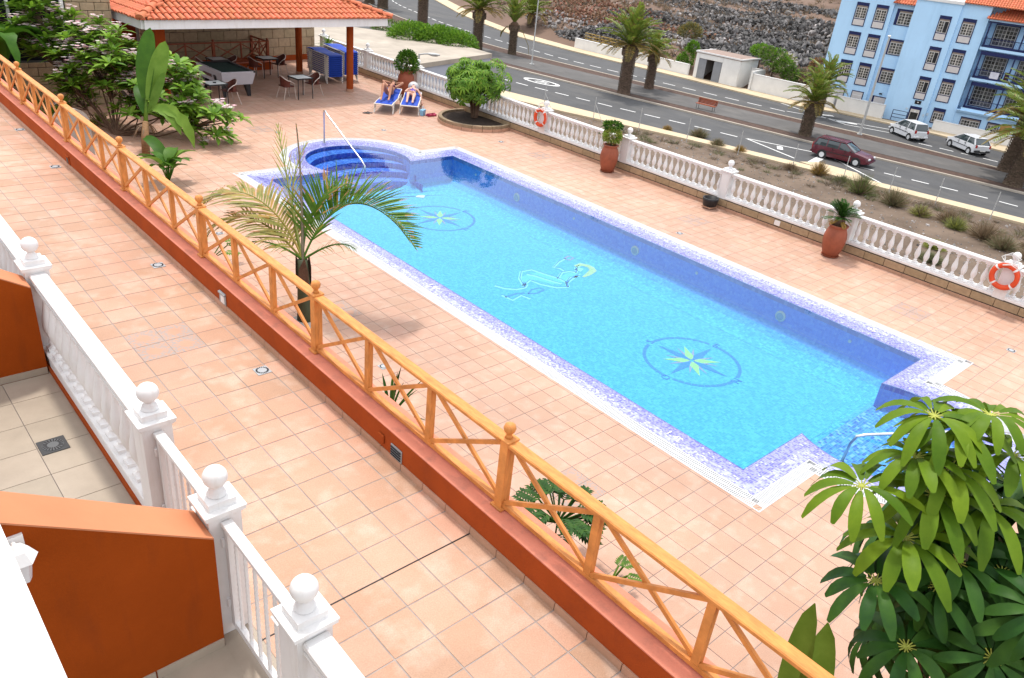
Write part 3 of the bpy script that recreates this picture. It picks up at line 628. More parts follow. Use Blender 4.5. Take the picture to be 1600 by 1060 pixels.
# orange party walls with sloping tops
def party(label, y, th, xa, xb, za, zb, streak):
    t = thing('party_wall', label, 'wall', ((xa+xb)/2, y, ZW))
    ox, oz = (xa+xb)/2, ZW
    pts = [(xa, ZW-.02), (xb, ZW-.02), (xb, zb), (xa, za)]
    mb = MB(); vs = [(x-ox, -th/2, z-oz) for x, z in pts]+[(x-ox, th/2, z-oz) for x, z in pts]
    mb.add(vs, [(0, 1, 2, 3), (7, 6, 5, 4), (0, 4, 5, 1), (1, 5, 6, 2), (3, 2, 6, 7), (0, 3, 7, 4)]); mb.build('wall_body', M_orange, t)
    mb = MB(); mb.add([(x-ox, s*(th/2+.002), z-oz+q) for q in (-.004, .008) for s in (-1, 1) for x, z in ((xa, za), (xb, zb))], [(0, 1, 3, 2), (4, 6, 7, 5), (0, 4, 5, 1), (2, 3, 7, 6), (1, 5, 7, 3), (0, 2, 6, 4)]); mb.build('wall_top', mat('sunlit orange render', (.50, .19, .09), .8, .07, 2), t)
    n = 0
    x = xb
    while x > xa+.2: 
        mb = MB(); mb.box((0, 0, .035), (.43, .012, .07)); mb.build('skirting_tile', M_cream, t, (x-.22-ox, -th/2-.007, 0)); x -= .44; n += 1
def stains(nt, s):
    L = nt.links.new; g = _n(nt, 'ShaderNodeNewGeometry'); mp = _n(nt, 'ShaderNodeMapping'); mp.inputs['Scale'].default_value = (7, 1, 1.2); L(g.outputs['Position'], mp.inputs[0])
    nz = _n(nt, 'ShaderNodeTexNoise'); nz.inputs['Scale'].default_value = 1.2; nz.inputs['Detail'].default_value = 7; L(mp.outputs[0], nz.inputs[0])
    a = _n(nt, 'ShaderNodeMapRange'); a.inputs[1].default_value = .56; a.inputs[2].default_value = .72; a.inputs[4].default_value = .22; L(nz.outputs[0], a.inputs[0])
    mx = _n(nt, 'ShaderNodeMix', data_type='RGBA'); mx.inputs[7].default_value = (.11, .028, .012, 1); L(a.outputs[0], mx.inputs[0]); L(s, mx.inputs[6]); return mx.outputs[2]
addmix(M_orange, stains)
party('big orange render wall with sloping top at the bottom left, meeting the gate pillar', 3.85, .30, -.9, 1.29, 4.34, 2.95, 1)
party('orange render wall at the left edge ending at the white pillar', 7.97, .30, -.9, 1.29, 4.34, 2.95, 1)
# bright white parapet ledge below the camera
M_ledge = mat('weathered white coping', (.80, .78, .74), .5, .05, 3)
def ledgestain(nt, s):
    L = nt.links.new; g = _n(nt, 'ShaderNodeNewGeometry'); nz = _n(nt, 'ShaderNodeTexNoise'); nz.inputs['Scale'].default_value = 5; nz.inputs['Detail'].default_value = 6; L(g.outputs['Position'], nz.inputs[0])
    a = _n(nt, 'ShaderNodeMapRange'); a.inputs[1].default_value = .58; a.inputs[2].default_value = .75; a.inputs[4].default_value = .6; L(nz.outputs[0], a.inputs[0])
    mx = _n(nt, 'ShaderNodeMix', data_type='RGBA'); mx.inputs[7].default_value = (.55, .40, .30, 1); L(a.outputs[0], mx.inputs[0]); L(s, mx.inputs[6]); return mx.outputs[2]
addmix(M_ledge, ledgestain)
mb = MB(); mb.box((-.09, 2.6, 5.17), (.42, 4.2, .06), bev=.006); mb.box((-.12, 2.6, 4.6), (.30, 4.2, 1.08)); o = mb.build('balcony_parapet', M_ledge, None); tag(o, 'sunlit white balcony coping in the bottom left corner', 'parapet')
t = thing('wall_lantern', 'small white lantern on the orange wall beside the white coping', 'lantern', (.30, 3.67, 3.44))
mb = MB(); mb.box((0, .02, 0), (.10, .02, .12)); mb.tube([(0, .02, .02), (0, -.05, .06), (0, -.09, .04)], .012, 8); mb.build('bracket', M_white, t)
mb = MB(); mb.lathe([(.085, .03), (.05, .09), (.01, .12)], 6, c=(0, -.10, -.02)); mb.build('cap', M_white, t); mb = MB(); mb.lathe([(.035, -.13), (.06, .02)], 6, c=(0, -.10, 0)); mb.build('glass', mat('frosted glass', (.6, .6, .62), .15), t)
# ================================================================== street side balustrade
XS = 18.66; ypos = [.5+3.625*i for i in range(10)]
t = thing('street_balustrade', 'long white balustrade on a block base between the pool deck and the street', 'balustrade', (XS, 15, 0))
M_block = mat('beige tuff block', (.33, .235, .14), .85, .18, 9, bump=.7, bscale=45, obj=.10, detail=8)
M_mortar = mat('dark mortar', (.075, .065, .055), .95, .2, 10)
mb = MB(); mb.box((0, 0, .145), (.22, 39, .29)); mb.build('base_core', M_mortar, t, (0, 0, 0))
mb = MB(); mb.box((0, 0, -3.6), (.3, 39, 7.2)); mb.build('retaining_wall', M_conc, t, (.12, 0, -.02))
bk = MB(); bk.box((0, 0, 0), (.05, .49, .17), bev=.006); bkm = bk.mesh('block', M_block)
for k in range(76): inst(bkm, 'block', t, (-.112, -18.6+k*.5, .175))
sk2 = MB(); sk2.box((0, 0, 0), (.016, T-.006, .075)); sk2m = sk2.mesh('skirting_tile', M_skirt)
for k in range(int(38/T)): inst(sk2m, 'skirting_tile', t, (-.147, -18.9+k*T, .038))
bs_me = baluster_mesh(.52, .062, n=12)
nb = 0; restb = MB()
for i, y in enumerate(ypos):
    pillar_parts(t, (0, y-15, 0), 1.0, w=.25, capw=.36, ballr=.085, base=.28)
    if i < len(ypos)-1:
        L_ = 3.625-.25; m_ = y+3.625/2-15
        mb = MB(); mb.box((0, 0, 0), (.16, L_, .055), bev=.012); mb.box((0, 0, -.04), (.125, L_, .03)); mb.build('top_rail', M_white, t, (0, m_, .975))
        mb = MB(); mb.box((0, 0, 0), (.24, L_, .06), bev=.008); mb.box((0, 0, .04), (.19, L_, .03)); mb.build('bottom_rail', M_white, t, (-.02, m_, .32))
        for k in range(16): inst(bs_me, 'baluster', t, (0, y+.125+(k+.5)*L_/16-15, .375), sc=(1, 1, (.92-.375)/.52))
mb = MB(); mb.box((0, 0, 0), (.012, .17, .13), bev=.004); o = mb.build('cover_plate', M_white, None, (XS-.14-.012, 9.55, .18)); tag(o, 'small white cover plate on the block base right of the black planter', 'cover plate')
# ================================================================== street level, 7 m below the deck
ZS = -7.0
M_asph = mat('grey asphalt', (.070, .070, .073), .85, .14, .35, bump=.3, bscale=40)
M_asph2 = mat('path asphalt', (.095, .09, .088), .9, .12, .5, bump=.3, bscale=40)
M_side = mat('cream pavement', (.50, .40, .27), .85, .10, .8, bump=.2, bscale=20)
M_dirt = mat('dusty lot earth', (.085, .060, .043), .95, .30, .35, bump=1, bscale=3.5, col2=(.185, .135, .10), detail=14)
M_hill = mat('red brown hillside earth', (.085, .052, .036), .95, .4, .07, bump=1, bscale=.9, col2=(.17, .11, .08), detail=12)
M_mulch = mat('reddish gravel bed', (.075, .045, .035), .95, .4, 3, bump=1, bscale=8, detail=8)
addmix(M_asph, grime((.11, .105, .10), .6, (1, .25, 1), .5, .66, .5)); addmix(M_asph2, grime((.15, .14, .13), .6, (1, .4, 1), .5, .66, .6)); addmix(M_side, grime((.34, .27, .19), .5, (1, 1, 1), .5, .7, .7))
M_paint = mat('white road paint', (.62, .62, .61), .7, .15, 6)
M_kerb = mat('concrete kerb', (.40, .35, .29), .85, .12, 1)
def ribbon(name, A, B, z, m, thick=0., kind='structure'):
    """strip between two poly-lines with the same number of points"""
    mb = MB(); n = len(A); mb.v = [(x, y, z) for x, y in A]+[(x, y, z) for x, y in B]
    mb.f = [(i, i+1, n+i+1, n+i) for i in range(n-1)]
    if thick:
        mb.v += [(x, y, z-thick) for x, y in A]+[(x, y, z-thick) for x, y in B]
        mb.f += [(i, 2*n+i, 2*n+i+1, i+1) for i in range(n-1)]+[(n+i, n+i+1, 3*n+i+1, 3*n+i) for i in range(n-1)]+[(0, n, 3*n, 2*n), (n-1, 3*n-1, 4*n-1, 2*n-1)]
    mb.m = [0]*len(mb.f); o = mb.build(name, m)
    if kind: o['kind'] = kind
    return o
# ground sheet
mb = MB(); mb.add([(-400, -400, ZS-.03), (1500, -400, ZS-.03), (1500, 1500, ZS-.03), (-400, 1500, ZS-.03)], [(0, 1, 2, 3)]); o = mb.build('ground', M_dirt); o['kind'] = 'structure'
# centre line of each band given at stations along the street (x at y)
YS = [-60, -20, 12, 20, 28, 38, 50, 60, 70, 80, 90, 100, 110, 125, 150]
def lin(tab):
    def f(y):
        for (y0, x0), (y1, x1) in zip(tab, tab[1:]):
            if y <= y1: return x0+(x1-x0)*(y-y0)/(y1-y0)
        (y0, x0), (y1, x1) = tab[-2:]; return x1+(x1-x0)/(y1-y0)*(y-y1)
    return f
sw_lo = lin([(-60, 62), (12, 55.2), (21.5, 53.3), (34.9, 50.4), (45.7, 46.8), (60, 43.5), (80, 40), (150, 40)])
k_near = lin([(-60, 63.5), (12.9, 56.3), (24.3, 53.9), (36, 51.3), (48.3, 48.5), (62, 45.2), (80, 42), (150, 45)])
k_med0 = lin([(-60, 70), (15.2, 63.4), (31, 60.5), (38.6, 59.4), (61.7, 56.2), (72, 55.7), (90, 57), (110, 62), (150, 78)])
k_med1 = lin([(-60, 71.5), (16.5, 64.9), (39.8, 61.1), (63.2, 57.6), (72, 57), (90, 58.3), (110, 63.3), (150, 79)])
k_med2 = lin([(-60, 75), (17.9, 68.7), (44.4, 65.3), (68.1, 61.8), (80, 61.2), (95, 62.8), (110, 66), (150, 83)])
k_med3 = lin([(-60, 76.5), (19.7, 69.8), (27.6, 69.6), (45.3, 66.7), (70.9, 64.0), (85, 64.2), (95, 65.6), (110, 69.5), (150, 88)])
k_far = lin([(-60, 84), (20.3, 77.1), (28, 77.3), (37, 76), (39.5, 73.9), (54, 73.6), (69, 72.9), (80.6, 73.2), (90.6, 76.2), (100, 79.3), (117, 87), (150, 108)])
k_wall = lin([(-60, 92), (21.5, 80), (28.6, 79), (41, 76.6), (55, 75.6), (71.9, 75.2), (84, 76.3), (93, 79), (117, 89.5), (150, 112)])
def band(name, f, g_, z, m, ys=YS, thick=0., **k): return ribbon(name, [(f(y), y) for y in ys], [(g_(y), y) for y in ys], z, m, thick, **k)
YF = [-60+3.0*i for i in range(71)]
band('pavement', sw_lo, k_near, ZS+.13, M_side, YF, .25)
band('road', k_near, k_med0, ZS, M_asph, YF)
band('gravel_bed', lambda y: k_med0(y)+.25, k_med1, ZS+.08, M_mulch, YF, .2)
band('kerb', k_med0, lambda y: k_med0(y)+.25, ZS+.13, M_kerb, YF, .25)
band('median_path', k_med1, k_med2, ZS+.10, M_asph2, YF, .2)
band('gravel_bed', k_med2, lambda y: k_med3(y)-.2, ZS+.08, M_mulch, YF, .2)
band('kerb', lambda y: k_med3(y)-.2, k_med3, ZS+.12, M_kerb, YF, .25)
band('road', k_med3, k_far, ZS, M_asph, YF)
band('pavement', k_far, k_wall, ZS+.13, M_side, YF, .25)
# painted dashes
mb = MB()
def dash(p, q, wd=.13):
    p = Vector((*p, 0)); q = Vector((*q, 0)); t = (q-p).normalized(); n = Vector((-t.y, t.x, 0))*wd; z = Vector((0, 0, ZS+.006))
    mb.quad(*[v+z for v in (p+n, p-n, q-n, q+n)])
def along(f0, y0, y1, step, ln, wd=.09):
    y = y0
    while y < y1: dash((f0(y), y), (f0(y+ln), y+ln), wd); y += step
nd = lin([(-60, 66.5), (16.3, 59.3), (23.4, 57.9), (38.3, 55.1), (45.4, 53.5), (54.7, 51.8), (75, 49.5), (90, 49.5), (110, 53), (150, 69)])
along(nd, 14.3, 24, 1.86, 1.15); along(nd, 34.1, 100, 2.27, 1.45)
fd = lin([(-60, 79.5), (20.6, 72.5), (27.5, 71.6), (40.9, 70.2), (50.2, 69), (60.8, 67.9), (66.1, 67.5), (79.4, 68.2), (92.2, 69.9), (107.9, 74.2), (113.8, 76.5), (150, 98)])
along(fd, 15, 26, 1.7, 1.1); along(fd, 38.6, 130, 2.4, 1.5)
o = mb.build('dash_line', M_paint); o['kind'] = 'structure'; o.name = 'lane_markings'
mb = MB()
for p, q, wd in (((56.2, 33.5), (58.1, 28.6), .08), ((56.2, 33.5), (54.6, 28.2), .08), ((58.1, 28.6), (58.2, 27.0), .08), ((58.0, 27), (54.9, 21.6), .08), ((56.8, 30.8), (55.9, 30.2), .22), ((57.4, 27.5), (54.8, 26.9), .3),
                 ((74.5, 43.0), (71.7, 33.0), .08), ((71.7, 33.0), (73.5, 28.5), .08), ((70.8, 38.6), (74.6, 30.2), .08), ((72.6, 37.0), (74.2, 35.6), .3), ((72.2, 34.2), (73.2, 32.7), .3)): dash(p, q, wd)
o = mb.build('hatch_markings', M_paint); o['kind'] = 'structure'
# speed roundel painted on the road
t = thing('speed_roundel', 'white oval 40 speed marking painted on the near carriageway', 'road marking', (54.6, 55.6, ZS+.005), radians(9))
mb = MB(); n = 40
for i in range(n):
    a, b = 2*pi*i/n, 2*pi*(i+1)/n
    mb.quad((.95*cos(a), 2.1*sin(a), 0), (.95*cos(b), 2.1*sin(b), 0), (.70*cos(b), 1.65*sin(b), 0), (.70*cos(a), 1.65*sin(a), 0))
mb.build('ring', M_paint, t); tm = text_mesh('40', .95); tm.materials.append(M_paint); q = bpy.data.objects.new('number', tm); COL.objects.link(q); q.parent = t; q.scale = (1, 2.3, 1); q.rotation_euler = (0, 0, pi)
# bulge of the pavement with planter kerb near the dark red car
mb = MB(); mb.poly([(53.6, 27.2), (55.0, 26.5), (55.2, 23.6), (53.4, 21.8)], ZS-.1, ZS+.14); o = mb.build('pavement', M_side); o['kind'] = 'structure'
# ------------------------------------------------------------------ hillside
def hz(x, y):
    d = x-k_wall(y)-1.5
    h = 0 if d < 0 else 2.0*(1-math.exp(-d/6))+d*.030
    from mathutils import noise
    if d > 0: h += .9*min(1, d/8)*noise.noise(Vector((x*.07, y*.07, 0)))+.35*min(1, d/5)*noise.noise(Vector((x*.25, y*.25, 3)))
    return ZS+h
hm = MB(); nx, ny = 90, 100
X_ = [0+ (i/nx)**1.8*420 for i in range(nx+1)]; Y_ = [-70+(j/ny)*430 for j in range(ny+1)]
for i in range(nx+1):
    for j in range(ny+1):
        y = Y_[j]; x = k_wall(min(y, 150))+.05+X_[i]+(y-150 if y > 150 else 0)*.6; hm.v.append((x, y, hz(x, min(y, 150)) if X_[i] > 0 else ZS+.05))
hm.f = [(i*(ny+1)+j, (i+1)*(ny+1)+j, (i+1)*(ny+1)+j+1, i*(ny+1)+j+1) for i in range(nx) for j in range(ny)]; hm.m = [0]*len(hm.f)
o = hm.build('hillside', M_hill, smooth='full'); o['kind'] = 'structure'
# rocks on the hillside: dark lava stones heaped, as stuff
M_rock = mat('dark lava stone', (.10, .095, .092), .85, .35, 1.2, bump=.8, bscale=6, isl=.75)
M_rockp = mat('pale broken stone', (.26, .24, .23), .85, .3, 1.2, bump=.6, bscale=6, isl=.45)
def rocks(name, label, n, reg, s0, s1, m, seed=1):
    r = random.Random(seed); mb = MB()
    for _ in range(n):
        cx, cy, rx, ry, ang, hh = reg[r.randrange(len(reg))]
        q = math.sqrt(r.random()); a = r.random()*2*pi; u, v = q*cos(a)*rx, q*sin(a)*ry; x = cx+u*cos(ang)-v*sin(ang); y = cy+u*sin(ang)+v*cos(ang)
        s = r.uniform(s0, s1)*(1.5 if r.random() < .08 else 1); z = hz(x, y)+hh*(1-q*q)*r.random()+s*.2
        T_ = TR((x, y, z)) @ Euler((r.random()*6, r.random()*6, r.random()*6)).to_matrix().to_4x4() @ Matrix.Diagonal((s*r.uniform(.7, 1.3), s*r.uniform(.6, 1.1), s*r.uniform(.5, .9), 1))
        vs = [(1, 0, 0), (-1, 0, 0), (0, 1, 0), (0, -1, 0), (0, 0, 1), (0, 0, -1), (.6, .6, .6), (-.6, .5, -.6), (.5, -.7, -.5), (-.6, -.5, .6)]
        vs = [(a_*r.uniform(.75, 1.1), b_*r.uniform(.75, 1.1), c_*r.uniform(.75, 1.1)) for a_, b_, c_ in vs]
        fs = [(4, 6, 2), (0, 6, 4), (0, 2, 6), (4, 9, 3), (1, 3, 9), (4, 1, 9), (4, 2, 1), (4, 3, 0), (5, 2, 0), (5, 7, 2), (7, 1, 2), (5, 1, 7), (5, 8, 3), (5, 0, 8), (0, 3, 8), (5, 3, 1)]
        mb.add(vs, fs, 0, T_)
    o = mb.build(name, m); o['kind'] = 'stuff'; tag(o, label, 'rocks'); return o
rocks('rock_field', 'heap of dark lava stones on the slope behind the big date palm', 3600, [(80.6, 71.5, 2.4, 8, .1, 1.0), (86, 72, 2.6, 8, .15, .9), (97, 76, 5, 12, -.2, .8), (120, 84, 6, 20, 0, .8)], .12, .30, M_rock, 3)
rocks('rock_field', 'field of grey broken stones above the concrete shed', 7800, [(87, 55, 3.4, 8, .25, .9), (94, 57, 3.6, 13, .2, 1.0), (103, 58, 3.6, 16, .15, 1.0), (112, 63, 4, 20, .1, 1.0), (122, 68, 5, 22, 0, 1.0), (92, 44, 3.4, 8, .2, .7), (140, 78, 6, 20, 0, .8)], .14, .42, M_rock, 4)
rocks('rock_field', 'scattered pale stones over the hillside', 1500, [(90, 55, 9, 14, .15, .8), (110, 62, 14, 24, .1, .8), (86, 78, 6, 14, 0, .6), (130, 90, 24, 34, 0, .5)], .12, .4, M_rockp, 5)
rocks('rubble', 'reddish rubble heap on the slope above the lava stones', 2200, [(88, 82, 4, 9, 0, 1.6), (97, 88, 6, 12, 0, 2.0), (84, 40, 2.5, 5, .2, .9), (93, 66, 4, 9, 0, .8)], .10, .30, mat('reddish rubble', (.20, .105, .065), .95, .35, 1, bump=.6, bscale=6, isl=.4), 9)
# upper road on the hill
ribbon('road', [(130, -20), (150, 40), (188, 105), (225, 160)], [(137, -22), (157, 38), (196, 102), (232, 156)], ZS+8.6, M_conc, .6)
# small stones and clods on the lot
r = random.Random(11); mb = MB()
for _ in range(7000):
    y = r.uniform(1, 60); x = r.uniform(24, max(26, sw_lo(y)-.3)); s = r.uniform(.02, .08)*(2.2 if r.random() < .05 else 1)
    T_ = TR((x, y, ZS-.02)) @ Euler((r.random()*6, r.random()*6, r.random()*6)).to_matrix().to_4x4() @ Matrix.Diagonal((s, s*.8, s*.6, 1))
    mb.add([(1, 0, 0), (-1, 0, 0), (0, 1, 0), (0, -1, 0), (0, 0, 1), (0, 0, -1)], [(0, 2, 4), (2, 1, 4), (1, 3, 4), (3, 0, 4), (2, 0, 5), (1, 2, 5), (3, 1, 5), (0, 3, 5)], 0, T_)
o = mb.build('lot_stones', M_rockp); o['kind'] = 'stuff'; tag(o, 'small pale stones strewn over the dusty lot', 'stones')
# ------------------------------------------------------------------ lot fence posts
M_galv = mat('galvanised post', (.42, .42, .41), .5, .15, 6)
spots = [(871, 181), (0, 0)]
fp = [(44.0, 55.6), (46.6, 46.6), (48.1, 42.4), (49.0, 38.4), (50.1, 34.6), (51.0, 30.6), (51.8, 26.6), (52.6, 23.2), (53.2, 20.2), (53.8, 17.4), (54.4, 14.2), (55.1, 10.8)]
for i, (x, y) in enumerate(fp):
    where = ['half hidden behind the umbrella tree', 'beside the lifebuoy pillar', 'with slanting brace left of the variegated bush', 'behind the variegated bush pot', 'left of the dry bush', 'before the hatched markings', 'in front of the dark red car, rear', 'in front of the dark red car, front', 'just right of the dark red car', 'above the cycad pot', 'right of the cycad pot', 'at the right picture edge']
    t = thing('fence_post', 'bare metal fence post %s' % where[i], 'fence post', (x-.25, y, ZS), 0, 'bare fence posts along the lot')
    mb = MB(); mb.tube([(0, 0, -.2), (0, 0, 1.75)], .028, 8); mb.build('post', M_galv, t)
    if i in (0, 1, 2): mb = MB(); mb.tube([(0, .02, 1.3), (.1, -.9, 0)], .02, 6); mb.build('brace', M_galv, t)
# ------------------------------------------------------------------ street lamps
def lamp(x, y, z, h, label, arm=1.0, ang=0., r0=.075, twin=False):
    t = thing('street_lamp', label, 'street lamp', (x, y, z), ang, 'street lamps')
    mb = MB(); mb.tube([(0, 0, 0), (0, 0, .25), (0, 0, h)], [r0*1.5, r0, r0*.6], 10); mb.box((0, 0, .02), (.4, .4, .04)); mb.build('pole', M_galv, t)
    mb = MB(); mb.tube([(0, 0, h-.05), (arm*.35, 0, h+.02), (arm*.5, 0, h+.03)], r0*.5, 8); mb.build('arm', M_galv, t)
    mb = MB(); mb.ball((arm*.9, 0, h+.04), 1, 12, 8, (.45*arm, .13, .075)); mb.build('lamp_head', M_galv if not twin else M_white, t, smooth='full')
    mb = MB(); mb.ball((arm*.95, 0, h-.01), 1, 10, 6, (.28*arm, .09, .05)); mb.build('lamp_glass', mat('lamp glass', (.5, .5, .5), .2), t, smooth='full')
lamp(24.53, 33.99, ZS, 7.0, 'grey street lamp rising just behind the balustrade beside the round green potted bush', .8, radians(-45))
lamp(60.2, 63.1, ZS+.1, 9.5, 'tall street lamp on the median left of the big date palm, top out of view', 1.0, 0)
lamp(68.5, 30.1, ZS+.1, 8.0, 'tall white street lamp in front of the blue building', .55, radians(200), .11, True)
# ------------------------------------------------------------------ bench
t = thing('park_bench', 'reddish slatted bench on the median path right of the date palms', 'bench', (61.5, 41.4, ZS+.1), radians(8))
sl = MB(); sl.box((0, 0, 0), (.09, 1.9, .035)); slm = sl.mesh('slat', M_wood_red)
for i in range(4): inst(slm, 'slat', t, (-.18+.12*i, 0, .45))
for i in range(4): inst(slm, 'slat', t, (.27+.02*i, 0, .54+.11*i), rot=(0, pi/2-.2, 0))
for s in (-.8, .8): mb = MB(); mb.tube([(-.2, s, 0), (-.2, s, .43), (.22, s, .43), (.34, s, .9)], .022, 6); mb.tube([(.25, s, 0), (.22, s, .43)], .022, 6); mb.build('leg', M_dark, t)
# ------------------------------------------------------------------ walls, shed and barrier behind the far pavement
M_wallw = mat('pale grey rendered wall', (.70, .69, .67), .85, .08, .8, bump=.15, bscale=10)
def wallrun(label, ys, h, th=.25, extra=.0, hf=None):
    t = thing('boundary_wall', label, 'wall', (k_wall(ys[0]), ys[0], ZS)); o_ = Vector((k_wall(ys[0]), ys[0], 0))
    mb = MB(); A = [(k_wall(y)+extra-o_.x, y-o_.y) for y in ys]; B = [(x+th, y) for x, y in A]; n = len(A)
    H = [hf(y) if hf else h for y in ys]
    mb.v = [(x, y, 0) for x, y in A]+[(x, y, 0) for x, y in B]+[(x, y, q) for (x, y), q in zip(A, H)]+[(x, y, q) for (x, y), q in zip(B, H)]
    mb.f = [(i, i+1, 2*n+i+1, 2*n+i) for i in range(n-1)]+[(n+i, 3*n+i, 3*n+i+1, n+i+1) for i in range(n-1)]+[(2*n+i, 2*n+i+1, 3*n+i+1, 3*n+i) for i in range(n-1)]+[(0, 2*n, 3*n, n), (n-1, 2*n-1, 4*n-1, 3*n-1)]
    mb.m = [0]*len(mb.f); mb.build('wall_body', M_wallw, t)
    mb = MB(); mb.v = [(x-.03, y, q+.001) for (x, y), q in zip(A, H)]+[(x+.03, y, q+.001) for (x, y), q in zip(B, H)]+[(x-.03, y, q+.06) for (x, y), q in zip(A, H)]+[(x+.03, y, q+.06) for (x, y), q in zip(B, H)]
    mb.f = [(i, i+1, 2*n+i+1, 2*n+i) for i in range(n-1)]+[(n+i, 3*n+i, 3*n+i+1, n+i+1) for i in range(n-1)]+[(2*n+i, 2*n+i+1, 3*n+i+1, 3*n+i) for i in range(n-1)]
    mb.m = [0]*len(mb.f); mb.build('coping', M_white, t)
wallrun('pale low wall along the far pavement left of the shed', [71.5, 66, 60, 54.2], 1.2)
wallrun('pale low wall along the far pavement between shed and blue building', [46.3, 43, 40, 37.5], 1.7)
wallrun('pale garden wall in front of the blue building, left of its entrance', [37.2, 34.5, 32.8], 1.35)
wallrun('pale garden wall in front of the blue building, right of its entrance', [28.3, 25, 20, 10, 0], .95)
t = thing('concrete_shed', 'small pale concrete transformer shed with open dark doorway', 'shed', (75.7, 50, ZS), radians(4))
M_shed = M_wallw; M_metald = mat('grey metal door', (.22, .23, .25), .5, .1, 2)
mb = MB(); mb.box((1.9, 3.2, 1.35), (3.8, .25, 2.7)); mb.box((2.0, -2.0, 1.35), (3.6, .25, 2.7)); mb.box((3.8, .6, 1.35), (.2, 5.2, 2.7)); mb.box((.12, 3.06, 1.35), (.25, .28, 2.7)); mb.box((.12, -1.05, 1.35), (.25, 2.1, 2.7)); mb.box((.12, 1.45, 2.45), (.25, 3.0, .5)); mb.build('wall', M_shed, t)
mb = MB(); mb.box((1.95, .6, 2.78), (4.0, 5.6, .16)); mb.build('roof', mat('shed roof gravel', (.26, .19, .16), .9, .2, 2), t); mb = MB(); mb.box((-.02, .6, 2.84), (.12, 5.6, .14)); mb.box((1.95, -2.2, 2.84), (4.0, .12, .14)); mb.box((1.95, 3.4, 2.84), (4.0, .12, .14)); mb.build('roof_edge', M_white, t)
for y, l in ((2.45, 0), (.55, 1)): mb = MB(); mb.box((.08, y, 1.1), (.06, .95, 2.15)); mb.build('door', M_metald, t)
mb = MB(); mb.box((1.4, -3.6, 1.0), (2.6, .2, 2.0)); mb.box((2.7, -2.9, 1.0), (.2, 1.6, 2.0)); mb.build('side_wall', M_shed, t)
# yellow barrier fence
t = thing('barrier_fence', 'low yellow mesh barrier on the slope behind the white wall', 'barrier', (76.6, 66, ZS+1.2)); M_yel = mat('yellow paint', (.50, .33, .08), .6, .15, 3)
for i in range(4):
    y0 = 5.2-2.7*i; mb = MB()
    for z in (0, .35, .7): mb.tube([(0, y0, z), (0, y0-2.5, z)], .03, 5)
    for k in range(11): mb.tube([(0, y0-.25*k, 0), (0, y0-.25*k, .7)], .02, 4)
    mb.build('panel', M_yel, t)
# flat concrete roofed building beyond the balustrade
zr = -1.0
t = thing('flat_roof_building', 'flat concrete roof of the low building beyond the balustrade', 'building', (30, 42, ZS))
P_ = [(33.42, 38.65), (33.45, 42.2), (32.3, 45.2), (29.5, 49.5), (24.5, 49.5), (22.5, 44), (24.6, 40.2), (26.3, 36.45)]
mb = MB(); mb.poly([(x-30, y-42) for x, y in P_], zr-.25-ZS, zr-ZS); mb.build('roof_slab', mat('weathered roof screed', (.34, .295, .245), .9, .22, .6, bump=.3, bscale=8, detail=10), t)
mb = MB(); c = (29, 43); mb.poly([(x-30, y-42) for x, y in [(c[0]+(a-c[0])*.985, c[1]+(b-c[1])*.985) for a, b in P_]], 0, zr-.25-ZS); mb.build('wall', mat('grey blue render', (.36, .38, .44), .85, .08, .7), t)
# ================================================================== pergola with tiled roof
def isl(mb, name, m, parent, loc=(0, 0, 0), **k): return mb.build(name, m, parent, loc, **k)
PG = radians(4.0)              # the pergola is turned a little against the pool
def pg(u, v): return (8.35+u*cos(PG)-v*sin(PG), 25.45+u*sin(PG)+v*cos(PG))
EW, ED, ZE, PITCH = 9.15, 9.0, 2.5, radians(19)
M_rtile = mat('orange barrel roof tile', (.50, .135, .06), .7, .15, 2.5, bump=.2, bscale=40, isl=.13, obj=.05, detail=6)
t = thing('pergola', 'open pool bar pergola with orange barrel tile hip roof on red posts', 'pergola', (*pg(0, 0), 0), PG)
mb = MB(); th = .16
for (a, b) in (((0.12, .12), (EW-.12, .12)), ((EW-.12, .12), (EW-.12, ED-.12)), ((EW-.12, ED-.12), (.12, ED-.12)), ((.12, ED-.12), (.12, .12))):
    mb.beam((*a, ZE+.13), (*b, ZE+.13), th, .27)
mb.build('fascia', M_white, t)
rise = math.tan(PITCH)*(ED/2)
mb = MB(); mb.add([(0, 0, ZE+.26), (EW, 0, ZE+.26), (EW, ED, ZE+.26), (0, ED, ZE+.26), (ED/2, ED/2, ZE+.26+rise), (EW-ED/2, ED/2, ZE+.26+rise)], [(0, 1, 5, 4), (1, 2, 5), (2, 3, 4, 5), (3, 0, 4), (0, 3, 2, 1)]); mb.build('roof_deck', M_mortar, t)
mb = MB(); mb.box((EW/2, ED/2, ZE+.15), (EW-.5, ED-.5, .03)); mb.build('ceiling', mat('brown board ceiling', (.16, .07, .035), .6, .2, 3), t)
def barrel(mb, p, along, side, up, L_, r0, r1, n=7):
    """convex tile: half tube from p (eave end) up the slope"""
    vs = []
    for q, rr, lift in ((0, r0, .018), (1, r1, 0)):
        for i in range(n):
            a = pi*i/(n-1); vs.append(p+along*(L_*q)+side*(rr*cos(a))+up*(rr*.8*sin(a)+lift))
    fs = [(i, i+1, n+i+1, n+i) for i in range(n-1)]; fs.append(tuple(range(n-1, -1, -1))); mb.add(vs, fs)
